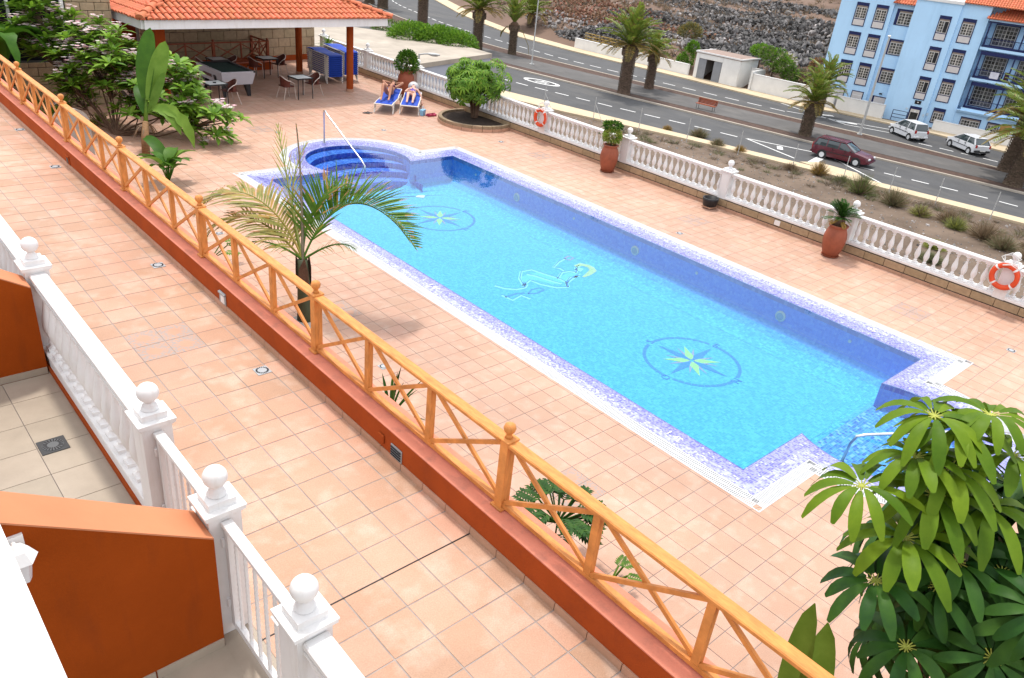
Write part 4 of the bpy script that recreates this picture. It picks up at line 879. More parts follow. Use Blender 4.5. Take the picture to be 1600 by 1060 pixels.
def slope(A, B, top_inset, name, kmax=60):
    """tiles on the slope whose eave runs A->B"""
    A = Vector((*A, ZE+.275)); B = Vector((*B, ZE+.275)); e = (B-A).normalized(); L_ = (B-A).length; inw = Vector((-e.y, e.x, 0))
    al = (inw*cos(PITCH)+Vector((0, 0, 1))*sin(PITCH)).normalized(); up = (Vector((0, 0, 1))*cos(PITCH)-inw*sin(PITCH)).normalized()
    mb = MB(); sp_ = .205; n = int(L_/sp_); rows = int((ED/2/cos(PITCH))/.36)+1
    for r_ in range(rows):
        s0 = r_*.36-.06
        for i in range(n+1):
            u = (i+.5)*sp_+(L_-n*sp_)/2-sp_/2
            lim = max(0, s0)*cos(PITCH)
            if u < lim+.02 or u > L_-lim-.02: continue
            j = R.uniform(-.008, .008); barrel(mb, A+e*(u+j)+al*(s0+R.uniform(-.01, .01)), al, e, up, .42, .088, .07)
    o = mb.build(name, M_rtile, t, smooth=True); o['kind'] = 'stuff'
slope((0, 0), (EW, 0), 0, 'roof_tiles'); slope((EW, 0), (EW, ED), 0, 'roof_tiles'); slope((0, ED), (0, 0), 0, 'roof_tiles')
for c0, c1 in (((0, 0), (ED/2, ED/2)), ((EW, 0), (EW-ED/2, ED/2))):
    a = Vector((*c0, ZE+.30)); b = Vector((*c1, ZE+.30+rise)); d = (b-a); L_ = d.length; al = d.normalized(); side = al.cross(Vector((0, 0, 1))).normalized(); up = side.cross(al)
    hm = MB(); barrel(hm, Vector((0, 0, 0)), Vector((0, 1, 0)), Vector((1, 0, 0)), Vector((0, 0, 1)), .46, .13, .10, 8); hme = hm.mesh('hip_tile', M_rtile, True)
    Mx = Matrix((-side, al, up)).transposed()
    if Mx.determinant() < 0: Mx = Matrix((side, al, up)).transposed()
    for k in range(int(L_/.40)): inst(hme, 'hip_tile', t, a+al*(.40*k-.05)+up*.03, rot=Mx.to_euler())
def colpost(x, y, label=None, square=False, h=2.5, r=.13):
    mb = MB()
    if square: mb.box((0, 0, h/2), (.32, .32, h), bev=.01)
    else: mb.lathe([(r, .0), (r, h)], 20)
    q = Matrix.Rotation(-PG, 3, 'Z') @ (Vector((x, y, 0))-Vector((*pg(0, 0), 0)))
    p = mb.build('post', M_terra, t, q, smooth=not square); mb = MB(); mb.lathe([(r+.02, 0), (r+.02, .10)], 20) if not square else mb.box((0, 0, .05), (.36, .36, .10)); mb.build('post_base', M_skirt, p)
colpost(16.33, 27.05); colpost(16.05, 30.5); colpost(9.55, 27.6, square=True); colpost(10.75, 31.2, square=True)
# block wall behind the pergola
M_blockw = mat('large tuff wall block', (.36, .27, .17), .9, .18, 7, bump=.8, bscale=35, obj=.10, detail=9)
def blockwall(label, A, B, z0, z1, bw, bh, name='block_wall', m=M_blockw, thick=.25, g=.014):
    A = Vector((*A, 0)); B = Vector((*B, 0)); L_ = (B-A).length; ang = math.atan2(B.y-A.y, B.x-A.x)
    t = thing(name, label, 'wall', (A.x, A.y, z0), ang)
    mb = MB(); mb.box((L_/2, thick/2+.012, (z1-z0)/2), (L_, thick, z1-z0)); mb.build('mortar_core', M_mortar, t)
    me = MB().box((0, 0, 0), (bw-g, .05, bh-g), bev=.008).mesh('block', m); ro = 0; z = 0
    while z < z1-z0-.02:
        h = min(bh, z1-z0-z); x = -(bw/2 if ro % 2 else 0)
        while x < L_:
            a, b = max(0, x), min(L_, x+bw)
            if b-a > .04:
                if b-a > bw-.01 and h > bh-.01: inst(me, 'block', t, ((a+b)/2, R.uniform(-.004, .002), z+h/2))
                else: MB().box((0, 0, 0), (b-a-g, .05, h-g), bev=.008).build('block', m, t, ((a+b)/2, 0, z+h/2))
            x += bw
        z += bh; ro += 1
    return t
t2 = blockwall('beige stone block wall behind the pool tables under the pergola', (10.5, 32.3), (18.4, 33.5), .22, 1.85, .58, .36)
mb = MB(); mb.box((4, -.02, -.11), (8.1, .06, .22)); mb.build('red_base', M_terra, t2)
# low red planter wall with wooden fence in front of the block wall
t = thing('planter_wall', 'low dark red wall carrying the wooden fence under the pergola', 'wall', (12.6, 31.4, 0), radians(5))
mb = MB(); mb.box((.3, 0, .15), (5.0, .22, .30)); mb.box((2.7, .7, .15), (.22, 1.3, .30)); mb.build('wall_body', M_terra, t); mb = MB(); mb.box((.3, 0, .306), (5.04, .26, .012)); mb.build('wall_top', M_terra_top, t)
t = thing('wooden_fence', 'short wooden cross fence under the pergola in front of the block wall', 'fence', (12.6, 31.5, .31), radians(5))
for x in (-1.9, .35, 2.7): mb = MB(); mb.box((0, 0, .4), (.10, .10, .80)); mb.ball((0, 0, .84), .05, 8, 6); mb.build('post', M_wood_red, t, (x, 0, 0))
mb = MB(); mb.box((2.7, 1.25, .4), (.10, .10, .80)); mb.build('post', M_wood_red, t)
for a, b in (((-1.9, 0), (.35, 0)), ((.35, 0), (2.7, 0)), ((2.7, 0), (2.7, 1.25))):
    mb = MB(); mb.beam((*a, .76), (*b, .76), .07, .05); mb.build('top_rail', M_wood_red, t); mb = MB(); mb.beam((*a, .06), (*b, .06), .05, .04); mb.build('bottom_rail', M_wood_red, t)
    m_ = ((a[0]+b[0])/2, (a[1]+b[1])/2)
    mb = MB(); mb.box((*m_, .4), (.05, .05, .7)); mb.build('small_post', M_wood_red, t)
    for p, q in ((a, m_), (m_, b)):
        for z0, z1 in ((.1, .7), (.7, .1)): mb = MB(); mb.beam((*p, z0), (*q, z1), .035, .035); mb.build('brace', M_wood_red, t)
# ------------------------------------------------------------------ pool table
t = thing('pool_table', 'grey white coin pool table with green cloth under the pergola', 'pool table', (11.9, 28.05, 0), radians(2))
M_ptw = mat('pale grey laminate', (.42, .41, .44), .4, .05, 4); M_cloth = mat('green baize', (.012, .04, .032), .9, .2, 20)
W2, L2 = .62, 1.0
def frus(mb, w0, l0, w1, l1, z0, z1): mb.add([(-w0, -l0, z0), (w0, -l0, z0), (w0, l0, z0), (-w0, l0, z0), (-w1, -l1, z1), (w1, -l1, z1), (w1, l1, z1), (-w1, l1, z1)], [(0, 3, 2, 1), (4, 5, 6, 7), (0, 1, 5, 4), (1, 2, 6, 5), (2, 3, 7, 6), (3, 0, 4, 7)]); return mb
frus(MB(), .54, .90, .62, 1.0, .42, .82).build('cabinet', M_ptw, t)
mb = MB(); mb.box((0, 0, .825), (1.05, 1.80, .012)); mb.build('cloth', M_cloth, t)
for s in (-1, 1):
    mb = MB(); mb.box((s*.585, 0, .845), (.09, 2.02, .05), bev=.01); mb.build('rail', M_ptw if s < 0 else M_dark, t); mb = MB(); mb.box((0, s*.965, .845), (1.10, .09, .05), bev=.01); mb.build('rail', M_ptw if s < 0 else M_dark, t)
    mb = MB(); mb.box((s*.53, 0, .842), (.02, 1.84, .035)); mb.box((0, s*.905, .842), (1.02, .02, .035)); mb.build('cushion', M_dark, t)
for sx in (-1, 1):
    for sy in (-1, 0, 1): mb = MB(); mb.lathe([(.05, .868), (.05, .872)], 12, c=(sx*.54, sy*.9, 0)); mb.build('pocket', M_dark, t)
    for sy in (-1, 1): mb = MB(); mb.add([(sx*.40-.09, sy*.72-.12, .43), (sx*.40+.09, sy*.72-.12, .43), (sx*.40+.09, sy*.72+.12, .43), (sx*.40-.09, sy*.72+.12, .43), (sx*.44-.05, sy*.80-.05, 0), (sx*.44+.05, sy*.80-.05, 0), (sx*.44+.05, sy*.80+.05, 0), (sx*.44-.05, sy*.80+.05, 0)], [(0, 1, 2, 3), (7, 6, 5, 4), (0, 4, 5, 1), (1, 5, 6, 2), (2, 6, 7, 3), (3, 7, 4, 0)]); mb.build('leg', M_dark, t)
mb = MB(); mb.box((-.605, .15, .62), (.012, .62, .10), rot=RY(-.19)); mb.build('name_plate', mat('brown plate', (.10, .045, .03), .5), t); mb = MB(); mb.box((-.60, -.42, .60), (.03, .13, .17), rot=RY(-.19)); mb.build('coin_box', M_dark, t)
# ------------------------------------------------------------------ bistro tables and chairs
M_top = mat('pale table top', (.66, .69, .68), .4, .08, 5); M_wick = mat('brown red wicker', (.09, .022, .014), .55, .3, 25, bump=.5, bscale=80); M_alu = mat('pale tube', (.55, .47, .42), .35, .1, 5, metal=.4)
def table(x, y, rz, label):
    t = thing('bistro_table', label, 'table', (x, y, 0), rz, 'square bistro tables')
    mb = MB(); mb.box((0, 0, .715), (.62, .62, .02)); mb.build('table_top', M_top, t); mb = MB()
    for a, b in (((-.32, -.32), (.32, -.32)), ((.32, -.32), (.32, .32)), ((.32, .32), (-.32, .32)), ((-.32, .32), (-.32, -.32))): mb.beam((*a, .71), (*b, .71), .025, .045)
    mb.build('edge_frame', M_dark, t)
    for sx in (-1, 1):
        for sy in (-1, 1): mb = MB(); mb.tube([(sx*.29, sy*.29, .70), (sx*.30, sy*.30, 0)], .016, 6); mb.build('leg', M_dark, t)
def make_chair(label, loc, rz):
    t = thing('wicker_chair', label, 'chair', loc, rz, 'brown wicker chairs')
    mb = MB(); mb.box((0, 0, .44), (.42, .42, .035), bev=.012); mb.build('seat', M_wick, t)
    mb = MB(); n = 9; vs = []; 
    for i in range(n):
        a = pi*(i/(n-1)); r_ = .24
        for z, rr in ((.44, .22), (.62, .235), (.80-.10*abs(cos(a))**2*1.6, .255)): vs.append((rr*cos(a), rr*sin(a)*.95, z))
    mb.add(vs, [(3*i+k, 3*i+3+k, 3*i+4+k, 3*i+1+k) for i in range(n-1) for k in (0, 1)]); o_ = mb.build('backrest', M_wick, t); sm = o_.modifiers.new('solid', 'SOLIDIFY'); sm.thickness = .018
    mb = MB(); mb.tube([(.255*cos(pi*i/10), .245*sin(pi*i/10), .80-.16*abs(cos(pi*i/10))**2) for i in range(11)], .016, 6); mb.build('arm_frame', M_alu, t)
    for sx in (-1, 1):
        mb = MB(); mb.tube([(sx*.255, 0, .64), (sx*.27, -.16, .55), (sx*.20, -.20, .42), (sx*.23, -.24, 0)], .013, 6); mb.build('leg', M_alu, t)
        mb = MB(); mb.tube([(sx*.20, .15, .42), (sx*.25, .27, 0)], .013, 6); mb.build('leg', M_alu, t)
    return t
table(10.72, 26.25, radians(4), 'square bistro table with ashtray in front of the pool table'); table(14.0, 26.55, radians(6), 'square bistro table nearest the pool steps'); table(14.5, 30.2, radians(4), 'square bistro table beside the rear red post'); table(12.55, 30.25, radians(3), 'square bistro table behind the pool table')
ch = make_chair('wicker chair on the left of the table with ashtray', (10.2, 26.3, 0), radians(95))
for x, y, a, l in ((11.25, 26.3, -85, 'wicker chair on the right of the table with ashtray'), (13.45, 26.55, 95, 'wicker chair on the left of the table nearest the pool'), (14.6, 26.75, -75, 'wicker chair on the right of the table nearest the pool'),
                   (13.95, 30.1, 100, 'wicker chair on the left of the table by the rear post'), (15.1, 30.35, -80, 'wicker chair on the right of the table by the rear post'), (12.0, 30.3, 90, 'wicker chair left of the table behind the pool table'), (13.1, 30.4, -85, 'wicker chair right of the table behind the pool table')):
    dup(ch, (x, y, 0), radians(a), l)
mb = MB(); mb.lathe([(.05, 0), (.055, .03), (.035, .03), (.035, .012)], 12); o = mb.build('ashtray', M_dark, None, (10.72, 26.22, .726)); tag(o, 'small dark ashtray on the front bistro table', 'ashtray')
# ------------------------------------------------------------------ left building (stone corner, dark window)
blockwall('beige stone block facade of the house corner at the top left', (6.86, 27.35), (8.12, 27.30), 0, 4.4, .40, .23, thick=.5)
t = thing('house_window', 'large dark window with white frame at the top left corner', 'window', (4.62, 27.5, 0), radians(0))
M_glassd = mat('dark window glass', (.012, .013, .016), .08, .2, 2)
mb = MB(); mb.box((-.2, .0, 2.2), (4.7, .05, 4.4)); mb.build('pane', M_glassd, t); mb = MB(); mb.box((2.16, -.1, 2.2), (.09, .12, 4.4)); mb.box((.75, -.1, 2.9), (.07, .12, 3.0)); mb.build('frame', M_white, t)
blockwall('dark stone block plinth below the big window at the left', (2.2, 27.1), (6.80, 27.1), 0, 1.35, .45, .24, thick=.3)
t = thing('red_house_wall', 'dark red wall in the shade left under the pergola roof', 'wall', (9.9, 33.4, 0), radians(8)); mb = MB(); mb.box((1.0, .5, 1.35), (1.5, .2, 2.7)); mb.build('wall_body', M_terra, t)
"""low stone bench end, round topped, behind the railing"""
t = thing('rounded_wall_end', 'pale tiled round-topped wall end behind the railing under the shrub', 'wall', (4.9, 20.6, 0), radians(20))
mb = MB(); P_ = [(-.42, 0), (.42, 0)]+[(.42*cos(pi*i/12), 1.15+.38*sin(pi*i/12)) for i in range(13)]; n = len(P_)
mb.add([(x, -.12, z) for x, z in P_]+[(x, .12, z) for x, z in P_], [tuple(range(n)), tuple(range(2*n-1, n-1, -1))]+[(i, n+i, n+(i+1) % n, (i+1) % n) for i in range(n)]); mb.build('wall_body', mat('grey beige stone', (.34, .30, .26), .85, .15, 4, bump=.4, bscale=30), t)
# ================================================================== pots, lifebuoys, planter
M_pot = mat('red clay pot', (.27, .075, .038), .6, .18, 6, bump=.2, bscale=50)
def pot(x, y, s, label, prof=None):
    t = thing('clay_pot', label, 'pot', (x, y, 0), R.uniform(0, 3), 'tall clay pots along the balustrade')
    p = [(.16, .03), (.19, .05), (.235, .20), (.27, .38), (.275, .50), (.255, .62), (.215, .72), (.20, .76), (.235, .79), (.235, .82), (.19, .82), (.17, .74)]
    mb = MB(); mb.lathe([(a*s, b*s) for a, b in p], 28); mb.build('pot_body', M_pot, t, smooth='full'); mb = MB(); mb.lathe([(.165*s, .75*s), (.165*s, .765*s)], 16); mb.build('soil', M_soil, t)
    mb = MB(); mb.lathe([(.17*s, 0), (.22*s, .04), (.20*s, .045), (.16*s, .015)], 24); mb.build('saucer', M_pot, t); return t
pot(18.02, 25.75, 1.18, 'tall clay pot holding the round green bush behind the sunbathers'); pot(18.12, 15.2, 1.0, 'tall clay pot holding the variegated bush'); pot(18.1, 7.78, .98, 'tall clay pot holding the cycad')
t = thing('black_planter', 'low empty black round planter on a small stand by the balustrade', 'planter', (18.25, 11.5, 0)); mb = MB(); mb.lathe([(.15, .07), (.19, .10), (.215, .24), (.22, .30), (.19, .30), (.17, .14), (.001, .13)], 24); mb.build('bowl', M_dark, t, smooth='full'); mb = MB(); mb.box((0, 0, .05), (.30, .30, .035))
for a in (0, 1, 2, 3): mb.box((.11*cos(a*pi/2+.78), .11*sin(a*pi/2+.78), .02), (.04, .04, .04))
mb.build('stand', M_skirt, t)
M_buoy = mat('orange red buoy', (.62, .07, .02), .45, .12, 8); M_rope = mat('white rope', (.6, .6, .58), .8, .2, 20)
def buoy(y, z, label):
    t = thing('lifebuoy', label, 'lifebuoy', (XS-.24, y, z), 0, 'lifebuoys on the balustrade')
    mb = MB(); n, k = 40, 10; Rr, r_ = .245, .057; vs = []; fs = []; 
    for i in range(n):
        for j in range(k):
            a, b = 2*pi*i/n, 2*pi*j/k; q = Rr+r_*cos(b); vs.append((r_*1.0*sin(b), q*cos(a), q*sin(a)))
    for i in range(n):
        for j in range(k): fs.append((i*k+j, i*k+(j+1) % k, ((i+1) % n)*k+(j+1) % k, ((i+1) % n)*k+j))
    mb.add(vs, fs); me = mb.mesh('ring', [M_buoy, M_white], 'full')
    for p in me.polygons:
        i = p.index//k; p.material_index = 1 if (i % 10) in (4, 5) and (i % 10 == 4 or i % 10 == 5) and i % 10 == 4 else 0
    o = inst(me, 'ring', t); mb = MB()
    pts = []
    for i in range(41):
        a = 2*pi*i/40; s = .31+.012*cos(4*a+pi); pts.append((-.01, s*cos(a), s*sin(a)))
    mb.tube(pts, .008, 5); mb.tube([(.0, .10, .30), (.05, .16, .42), (.10, .02, .46), (.06, -.12, .40), (-.05, -.20, .24), (-.075, -.05, .30), (-.07, .10, .24)], .012, 5); mb.tube([(.0, -.05, .30), (.06, -.16, .43), (.10, .05, .50), (.02, .2, .38), (-.06, .1, .33)], .010, 5); mb.build('rope', M_rope, t)
buoy(18.62, .80, 'orange lifebuoy hanging on the balustrade right of the umbrella tree'); buoy(4.14, .82, 'orange lifebuoy with a rope coil at the right end of the balustrade')
# round tree planter with stone kerb
pc = (18.0, 21.4); pr_ = 1.28
t = thing('round_planter', 'half round stone edged planter bed under the umbrella tree', 'planter', (*pc, 0)); M_ks = mat('brown kerb stone', (.26, .19, .12), .85, .2, 8, bump=.5, bscale=30, obj=.12)
A0, A1 = radians(72), radians(302); nst = 15
kst = MB()
for rr in ((0, .115, .08, .0), (.118, .115, .10, .012)):
    pass
for row in (0, 1):
    for i in range(nst):
        a, b = A0+(A1-A0)*(i+.02)/nst, A0+(A1-A0)*(i+.98)/nst; z0, z1 = (.0, .105) if row == 0 else (.11, .20); ro, ri = (pr_+.07, pr_-.10) if row == 0 else (pr_+.05, pr_-.08)
        am = (a+b)/2; o_ = Vector((pr_*cos(am), pr_*sin(am), 0)); P_ = [(ri*cos(a), ri*sin(a)), (ro*cos(a), ro*sin(a)), (ro*cos(am), ro*sin(am)), (ro*cos(b), ro*sin(b)), (ri*cos(b), ri*sin(b)), (ri*cos(am), ri*sin(am))]
        mb = MB(); mb.poly([(x-o_.x, y-o_.y) for x, y in P_], z0, z1); mb.build('kerb_stone', M_ks if row else M_skirt, t, o_)
mb = MB(); mb.poly([((pr_-.08)*cos(a), (pr_-.08)*sin(a)) for a in [A0+(A1-A0)*i/24 for i in range(25)]], 0.0, .13); mb.build('soil', M_soil, t)
# ================================================================== sun loungers
M_blue = mat('royal blue sling fabric', (.010, .055, .40), .7, .12, 30); M_lf = mat('white resin frame', (.66, .63, .58), .45, .08, 5)
def make_lounger(name, label, group, back=0., loc=(0, 0, 0), rz=0, stack=False, legh=.33):
    """lies along +Y, foot end at y=0, 1.9 long, .62 wide"""
    t = thing(name, label, 'sun lounger', loc, rz, group)
    zt = legh; yb = 1.25
    for s in (-1, 1):
        mb = MB(); mb.tube([(s*.30, -.02, zt-.02), (s*.31, .3, zt), (s*.31, 1.0, zt-.01), (s*.31, 1.85, zt)], .022, 6); mb.build('side_frame', M_lf, t)
        for (y0, dy) in ((.16, -.10), (1.55, .12)):
            mb = MB(); mb.tube([(s*.31, y0+.13, zt-.01), (s*.325, y0+.02, zt*.45), (s*.33, y0+dy, 0)], [.03, .028, .02], 6); mb.tube([(s*.31, y0-.12, zt-.01), (s*.325, y0-.02, zt*.45)], .022, 6); mb.build('leg', M_lf, t)
    mb = MB(); mb.box((0, -.01, zt-.01), (.60, .05, .035), bev=.01); mb.build('foot_bar', M_blue if stack else M_lf, t)
    mb = MB(); mb.box((0, 1.86, zt), (.60, .05, .035), bev=.01) if not back else None
    if not back: mb.build('head_bar', M_blue if stack else M_lf, t)
    def sheet(pts, w_, th, nm):
        mb = MB(); n = len(pts); vs = []
        for s in (-1, 1):
            for y, z in pts: vs.append((s*w_, y, z))
            for y, z in pts: vs.append((s*w_, y, z-th))
        f = [(i, i+1, 2*n+i+1, 2*n+i) for i in range(n-1)]+[(n+i, 3*n+i, 3*n+i+1, n+i+1) for i in range(n-1)]+[(i, n+i, n+i+1, i+1) for i in range(n-1)]+[(2*n+i, 2*n+i+1, 3*n+i+1, 3*n+i) for i in range(n-1)]+[(0, 2*n, 3*n, n), (n-1, 2*n-1, 4*n-1, 3*n-1)]
        mb.add(vs, f); mb.build(nm, M_blue, t)
    if back:
        sheet([(.02, zt+.02), (.35, zt+.03), (.8, zt+.01), (1.2, zt+.02)], .285, .02, 'seat_sling')
        ca, sa = cos(back), sin(back); sheet([(1.2, zt+.02), (1.2+.35*ca, zt+.02+.35*sa), (1.2+.72*ca, zt+.02+.72*sa)], .285, .02, 'back_sling')
        for s in (-1, 1): mb = MB(); mb.tube([(s*.30, 1.2, zt+.01), (s*.30, 1.2+.72*ca, zt+.01+.72*sa)], .02, 6); mb.tube([(s*.28, 1.2+.5*ca, zt+.5*sa), (s*.28, 1.65, zt)], .012, 5); mb.build('back_frame', M_lf, t)
        mb = MB(); mb.box((0, 1.2+.72*ca, zt+.02+.72*sa), (.60, .045, .035), bev=.01); mb.build('head_bar', M_lf, t)
    else: sheet([(.02, zt+.02), (.35, zt+.045), (.75, zt+.01), (1.15, zt+.02), (1.45, zt+.06), (1.86, zt+.03)], .29, .066 if stack else .02, 'sling')
    return t
v1 = -radians(22)+math.atan2(-(16.30-15.55), 25.35-23.55); v2 = -radians(20)+math.atan2(-(16.95-16.30), 24.95-23.10)
make_lounger('sun_lounger', 'blue lounger with raised back under the woman with bent knees', 'loungers in use', radians(14), (15.55, 23.55, 0), v1)
make_lounger('sun_lounger', 'blue lounger under the woman in purple swimsuit and white hat', 'loungers in use', radians(7), (16.32, 23.08, 0), v2)
proto = None
for k in range(11):
    loc = (16.50, 28.40, .075*k); l = 'blue lounger in the front stack beside the red post, %s' % ('topmost' if k == 10 else 'lowest, standing on the floor' if k == 0 else ('second', 'third', 'fourth', 'fifth', 'sixth', 'seventh', 'eighth', 'ninth', 'tenth')[k-1]+' up from the floor')
    if proto is None: proto = make_lounger('stacked_lounger', l, 'loungers in the front stack', 0, loc, radians(-3), True, .30)
    else: dup(proto, loc, radians(-3+R.uniform(-.6, .6)), l)
for k in range(12):
    l = 'blue lounger in the rear stack next to the balustrade, %s' % ('topmost' if k == 11 else 'lowest, standing on the floor' if k == 0 else ('second', 'third', 'fourth', 'fifth', 'sixth', 'seventh', 'eighth', 'ninth', 'tenth', 'eleventh')[k-1]+' up from the floor')
    dup(proto, (17.35, 28.65, .075*k), radians(-4+R.uniform(-.6, .6)), l, 'loungers in the rear stack')
# ================================================================== people
M_skin = mat('tanned skin', (.42, .20, .125), .5, .08, 8); M_skin2 = mat('fair skin', (.58, .33, .25), .5, .06, 8); M_hair_ = mat('dark hair', (.03, .018, .012), .6, .3, 20); M_bik = mat('dark bikini', (.10, .015, .04), .6, .3, 60); M_purp = mat('purple swimsuit', (.075, .035, .26), .55, .15, 12); M_hat = mat('white sun hat', (.74, .74, .76), .8, .06, 10)
def skin_body(name, V_, E_, m, parent, sub=2):
    """V_: {key: ((x,y,z), r or (rx,ry))}"""
    ks = list(V_); me = bpy.data.meshes.new(name); me.from_pydata([V_[k][0] for k in ks], [(ks.index(a), ks.index(b)) for a, b in E_], [])
    o = bpy.data.objects.new(name, me); COL.objects.link(o); md = o.modifiers.new('skin', 'SKIN'); md.use_smooth_shade = True
    sv_ = me.skin_vertices[0].data
    for i, k in enumerate(ks): r_ = V_[k][1]; sv_[i].radius = r_ if isinstance(r_, tuple) else (r_, r_)
    sv_[0].use_root = True; ss = o.modifiers.new('sub', 'SUBSURF'); ss.levels = sub; ss.render_levels = sub; me.materials.append(m); o.parent = parent; return o
def hand(parent, p, d, up, m, s=1.):
    """palm and five curled fingers at wrist p pointing along d"""
    p = Vector(p); d = Vector(d).normalized(); up = Vector(up); side = d.cross(up).normalized(); up = side.cross(d); V_ = {}; E_ = []
    V_['w'] = (p, (.022*s, .016*s)); V_['p'] = (p+d*.05*s, (.034*s, .014*s)); V_['k'] = (p+d*.085*s, (.034*s, .012*s)); E_ += [('w', 'p'), ('p', 'k')]
    for i, (q, L_) in enumerate(((-.028, .062), (-.010, .074), (.010, .070), (.027, .055))):
        a = p+d*.085*s+side*q*s; b = a+d*L_*.5*s-up*.006*s; c = b+d*L_*.4*s-up*.022*s
        V_['a%d' % i] = (b, .0085*s); V_['b%d' % i] = (c, .007*s); E_ += [('k', 'a%d' % i), ('a%d' % i, 'b%d' % i)]
    V_['t'] = (p+d*.055*s-side*.05*s-up*.01*s, .010*s); V_['u'] = (p+d*.085*s-side*.06*s-up*.02*s, .008*s); E_ += [('p', 't'), ('t', 'u')]
    return skin_body('hand', V_, E_, m, parent, 1)
def face(parent, c, fwd, upv, m, s=1.):
    """nose, eyes, mouth, ears on a head centred at c"""
    c = Vector(c); f = Vector(fwd).normalized(); u = Vector(upv).normalized(); sd_ = f.cross(u).normalized()
    mb = MB(); mb.ball(c+f*.098*s-u*.012*s, .016*s, 8, 6); mb.ball(c+f*.092*s+u*.01*s, .011*s, 6, 5)
    for q in (-1, 1): mb.ball(c+sd_*q*.078*s-f*.0*s, .022*s, 6, 5)
    mb.build('nose_and_ears', m, parent, smooth='full'); mb = MB()
    for q in (-1, 1): mb.ball(c+f*.088*s+sd_*q*.030*s+u*.018*s, .009*s, 6, 5)
    mb.build('eyes', M_hair_, parent, smooth='full'); mb = MB(); mb.tube([c+f*.090*s-u*.045*s+sd_*.02*s, c+f*.094*s-u*.047*s, c+f*.090*s-u*.045*s-sd_*.02*s], .005*s, 6); mb.build('mouth', mat('lips', (.35, .08, .07), .5), parent)
def woman(label, loc, rz, m, suit, kind):
    t = thing('person', label, 'person', loc, rz); ba = radians(14 if kind == 1 else 7); z0 = .40
    hip = Vector((0, 1.12, z0+.10)); V_ = {}; E_ = []
    bd = Vector((0, cos(ba), sin(ba)))
    V_['hip'] = (hip, (.155, .105)); V_['waist'] = (hip+bd*.20, (.115, .085)); V_['chest'] = (hip+bd*.40+Vector((0, 0, .015)), (.145, .105)); V_['neckb'] = (hip+bd*.53, (.10, .07)); V_['neck'] = (hip+bd*.60+Vector((0, 0, .01)), .05); V_['head'] = (hip+bd*.72+Vector((0, 0, .03)), (.075, .085)); V_['crown'] = (hip+bd*.82+Vector((0, 0, .03)), (.07, .078))
    E_ += [('hip', 'waist'), ('waist', 'chest'), ('chest', 'neckb'), ('neckb', 'neck'), ('neck', 'head'), ('head', 'crown')]
    for s, n in ((-1, 'l'), (1, 'r')):
        th0 = hip+Vector((s*.085, -.06, 0))
        if kind == 1: kn = Vector((s*.14, .66+(0 if s < 0 else .05), z0+.50)); ft = Vector((s*.13, .30+(0 if s < 0 else .08), z0+.07))
        else: kn = Vector((s*.10, .70, z0+.22 if s < 0 else z0+.12)); ft = Vector((s*.10, .27, z0+.06))
        toe = ft+Vector((0, -.17, -.035)); V_['t'+n] = (th0, .092); V_['m'+n] = ((th0*.5+kn*.5), .078); V_['k'+n] = (kn, .056); V_['c'+n] = (kn*.62+ft*.38+Vector((0, .02, -.01)), .055); V_['a'+n] = (ft, .036); V_['o'+n] = (toe, (.042, .022))
        E_ += [('hip', 't'+n), ('t'+n, 'm'+n), ('m'+n, 'k'+n), ('k'+n, 'c'+n), ('c'+n, 'a'+n), ('a'+n, 'o'+n)]
        sh = hip+bd*.50+Vector((s*.165, 0, .01))
        if kind == 1: el = sh+Vector((s*.22, .12, .16)); wr = hip+bd*.78+Vector((s*.11, .03, .02)); hd = Vector((-s, .1, 0))
        elif s > 0: el = sh+Vector((.14, -.16, -.16)); wr = el+Vector((.05, -.16, -.16)); hd = Vector((.15, -.5, -.6))
        else: el = sh+Vector((-.10, -.20, -.06)); wr = hip+Vector((-.04, -.02, .12)); hd = Vector((.8, -.3, 0))
        V_['s'+n] = (sh, .055); V_['e'+n] = (el, .038); V_['w'+n] = (wr, .026); E_ += [('neckb', 's'+n), ('s'+n, 'e'+n), ('e'+n, 'w'+n)]
        hand(t, wr, hd, (0, 0, 1), m)
    skin_body('body', V_, E_, m, t); hc = hip+bd*.76+Vector((0, 0, .035)); nrm = Vector((0, -sin(ba), cos(ba)))
    face(t, hc, nrm, bd, m)
    if kind == 1:
        mb = MB(); mb.ball(hc+bd*.035-nrm*.03, 1, 14, 9, (.098, .105, .09)); mb.ball(hc+bd*.12-nrm*.06, .05, 8, 6); mb.build('hair', M_hair_, t, smooth='full')
        skin_body('bikini', {'a': (hip+Vector((0, -.02, 0)), (.162, .112)), 'b': (hip+bd*.06, (.150, .104))}, [('a', 'b')], suit, t, 1)
        for s in (-1, 1): mb = MB(); mb.ball(hip+bd*.41+nrm*.085+Vector((s*.07, 0, 0)), 1, 12, 8, (.066, .058, .05)); mb.build('bikini_cup', suit, t, smooth='full')
    else:
        skin_body('swimsuit', {'a': (hip+Vector((0, -.03, 0)), (.165, .115)), 'b': (hip+bd*.20, (.125, .095)), 'c': (hip+bd*.40+Vector((0, 0, .015)), (.152, .115)), 'd': (hip+bd*.47, (.12, .09))}, [('a', 'b'), ('b', 'c'), ('c', 'd')], suit, t, 1)
        mb = MB(); Mh = TR(hc+bd*.03) @ nrm.to_track_quat('Z', 'Y').to_matrix().to_4x4(); mb.lathe([(.20, -.01), (.19, .0), (.115, .02), (.11, .07), (.085, .115), (.03, .13)], 18, M=TR(hc+bd*.05+nrm*-.02) @ bd.to_track_quat('Z', 'Y').to_matrix().to_4x4()); mb.build('hat', M_hat, t, smooth='full')
    return t
woman('woman in dark bikini lying with knees up and arms behind her head', (15.55, 23.55, 0), v1, M_skin, M_bik, 1)
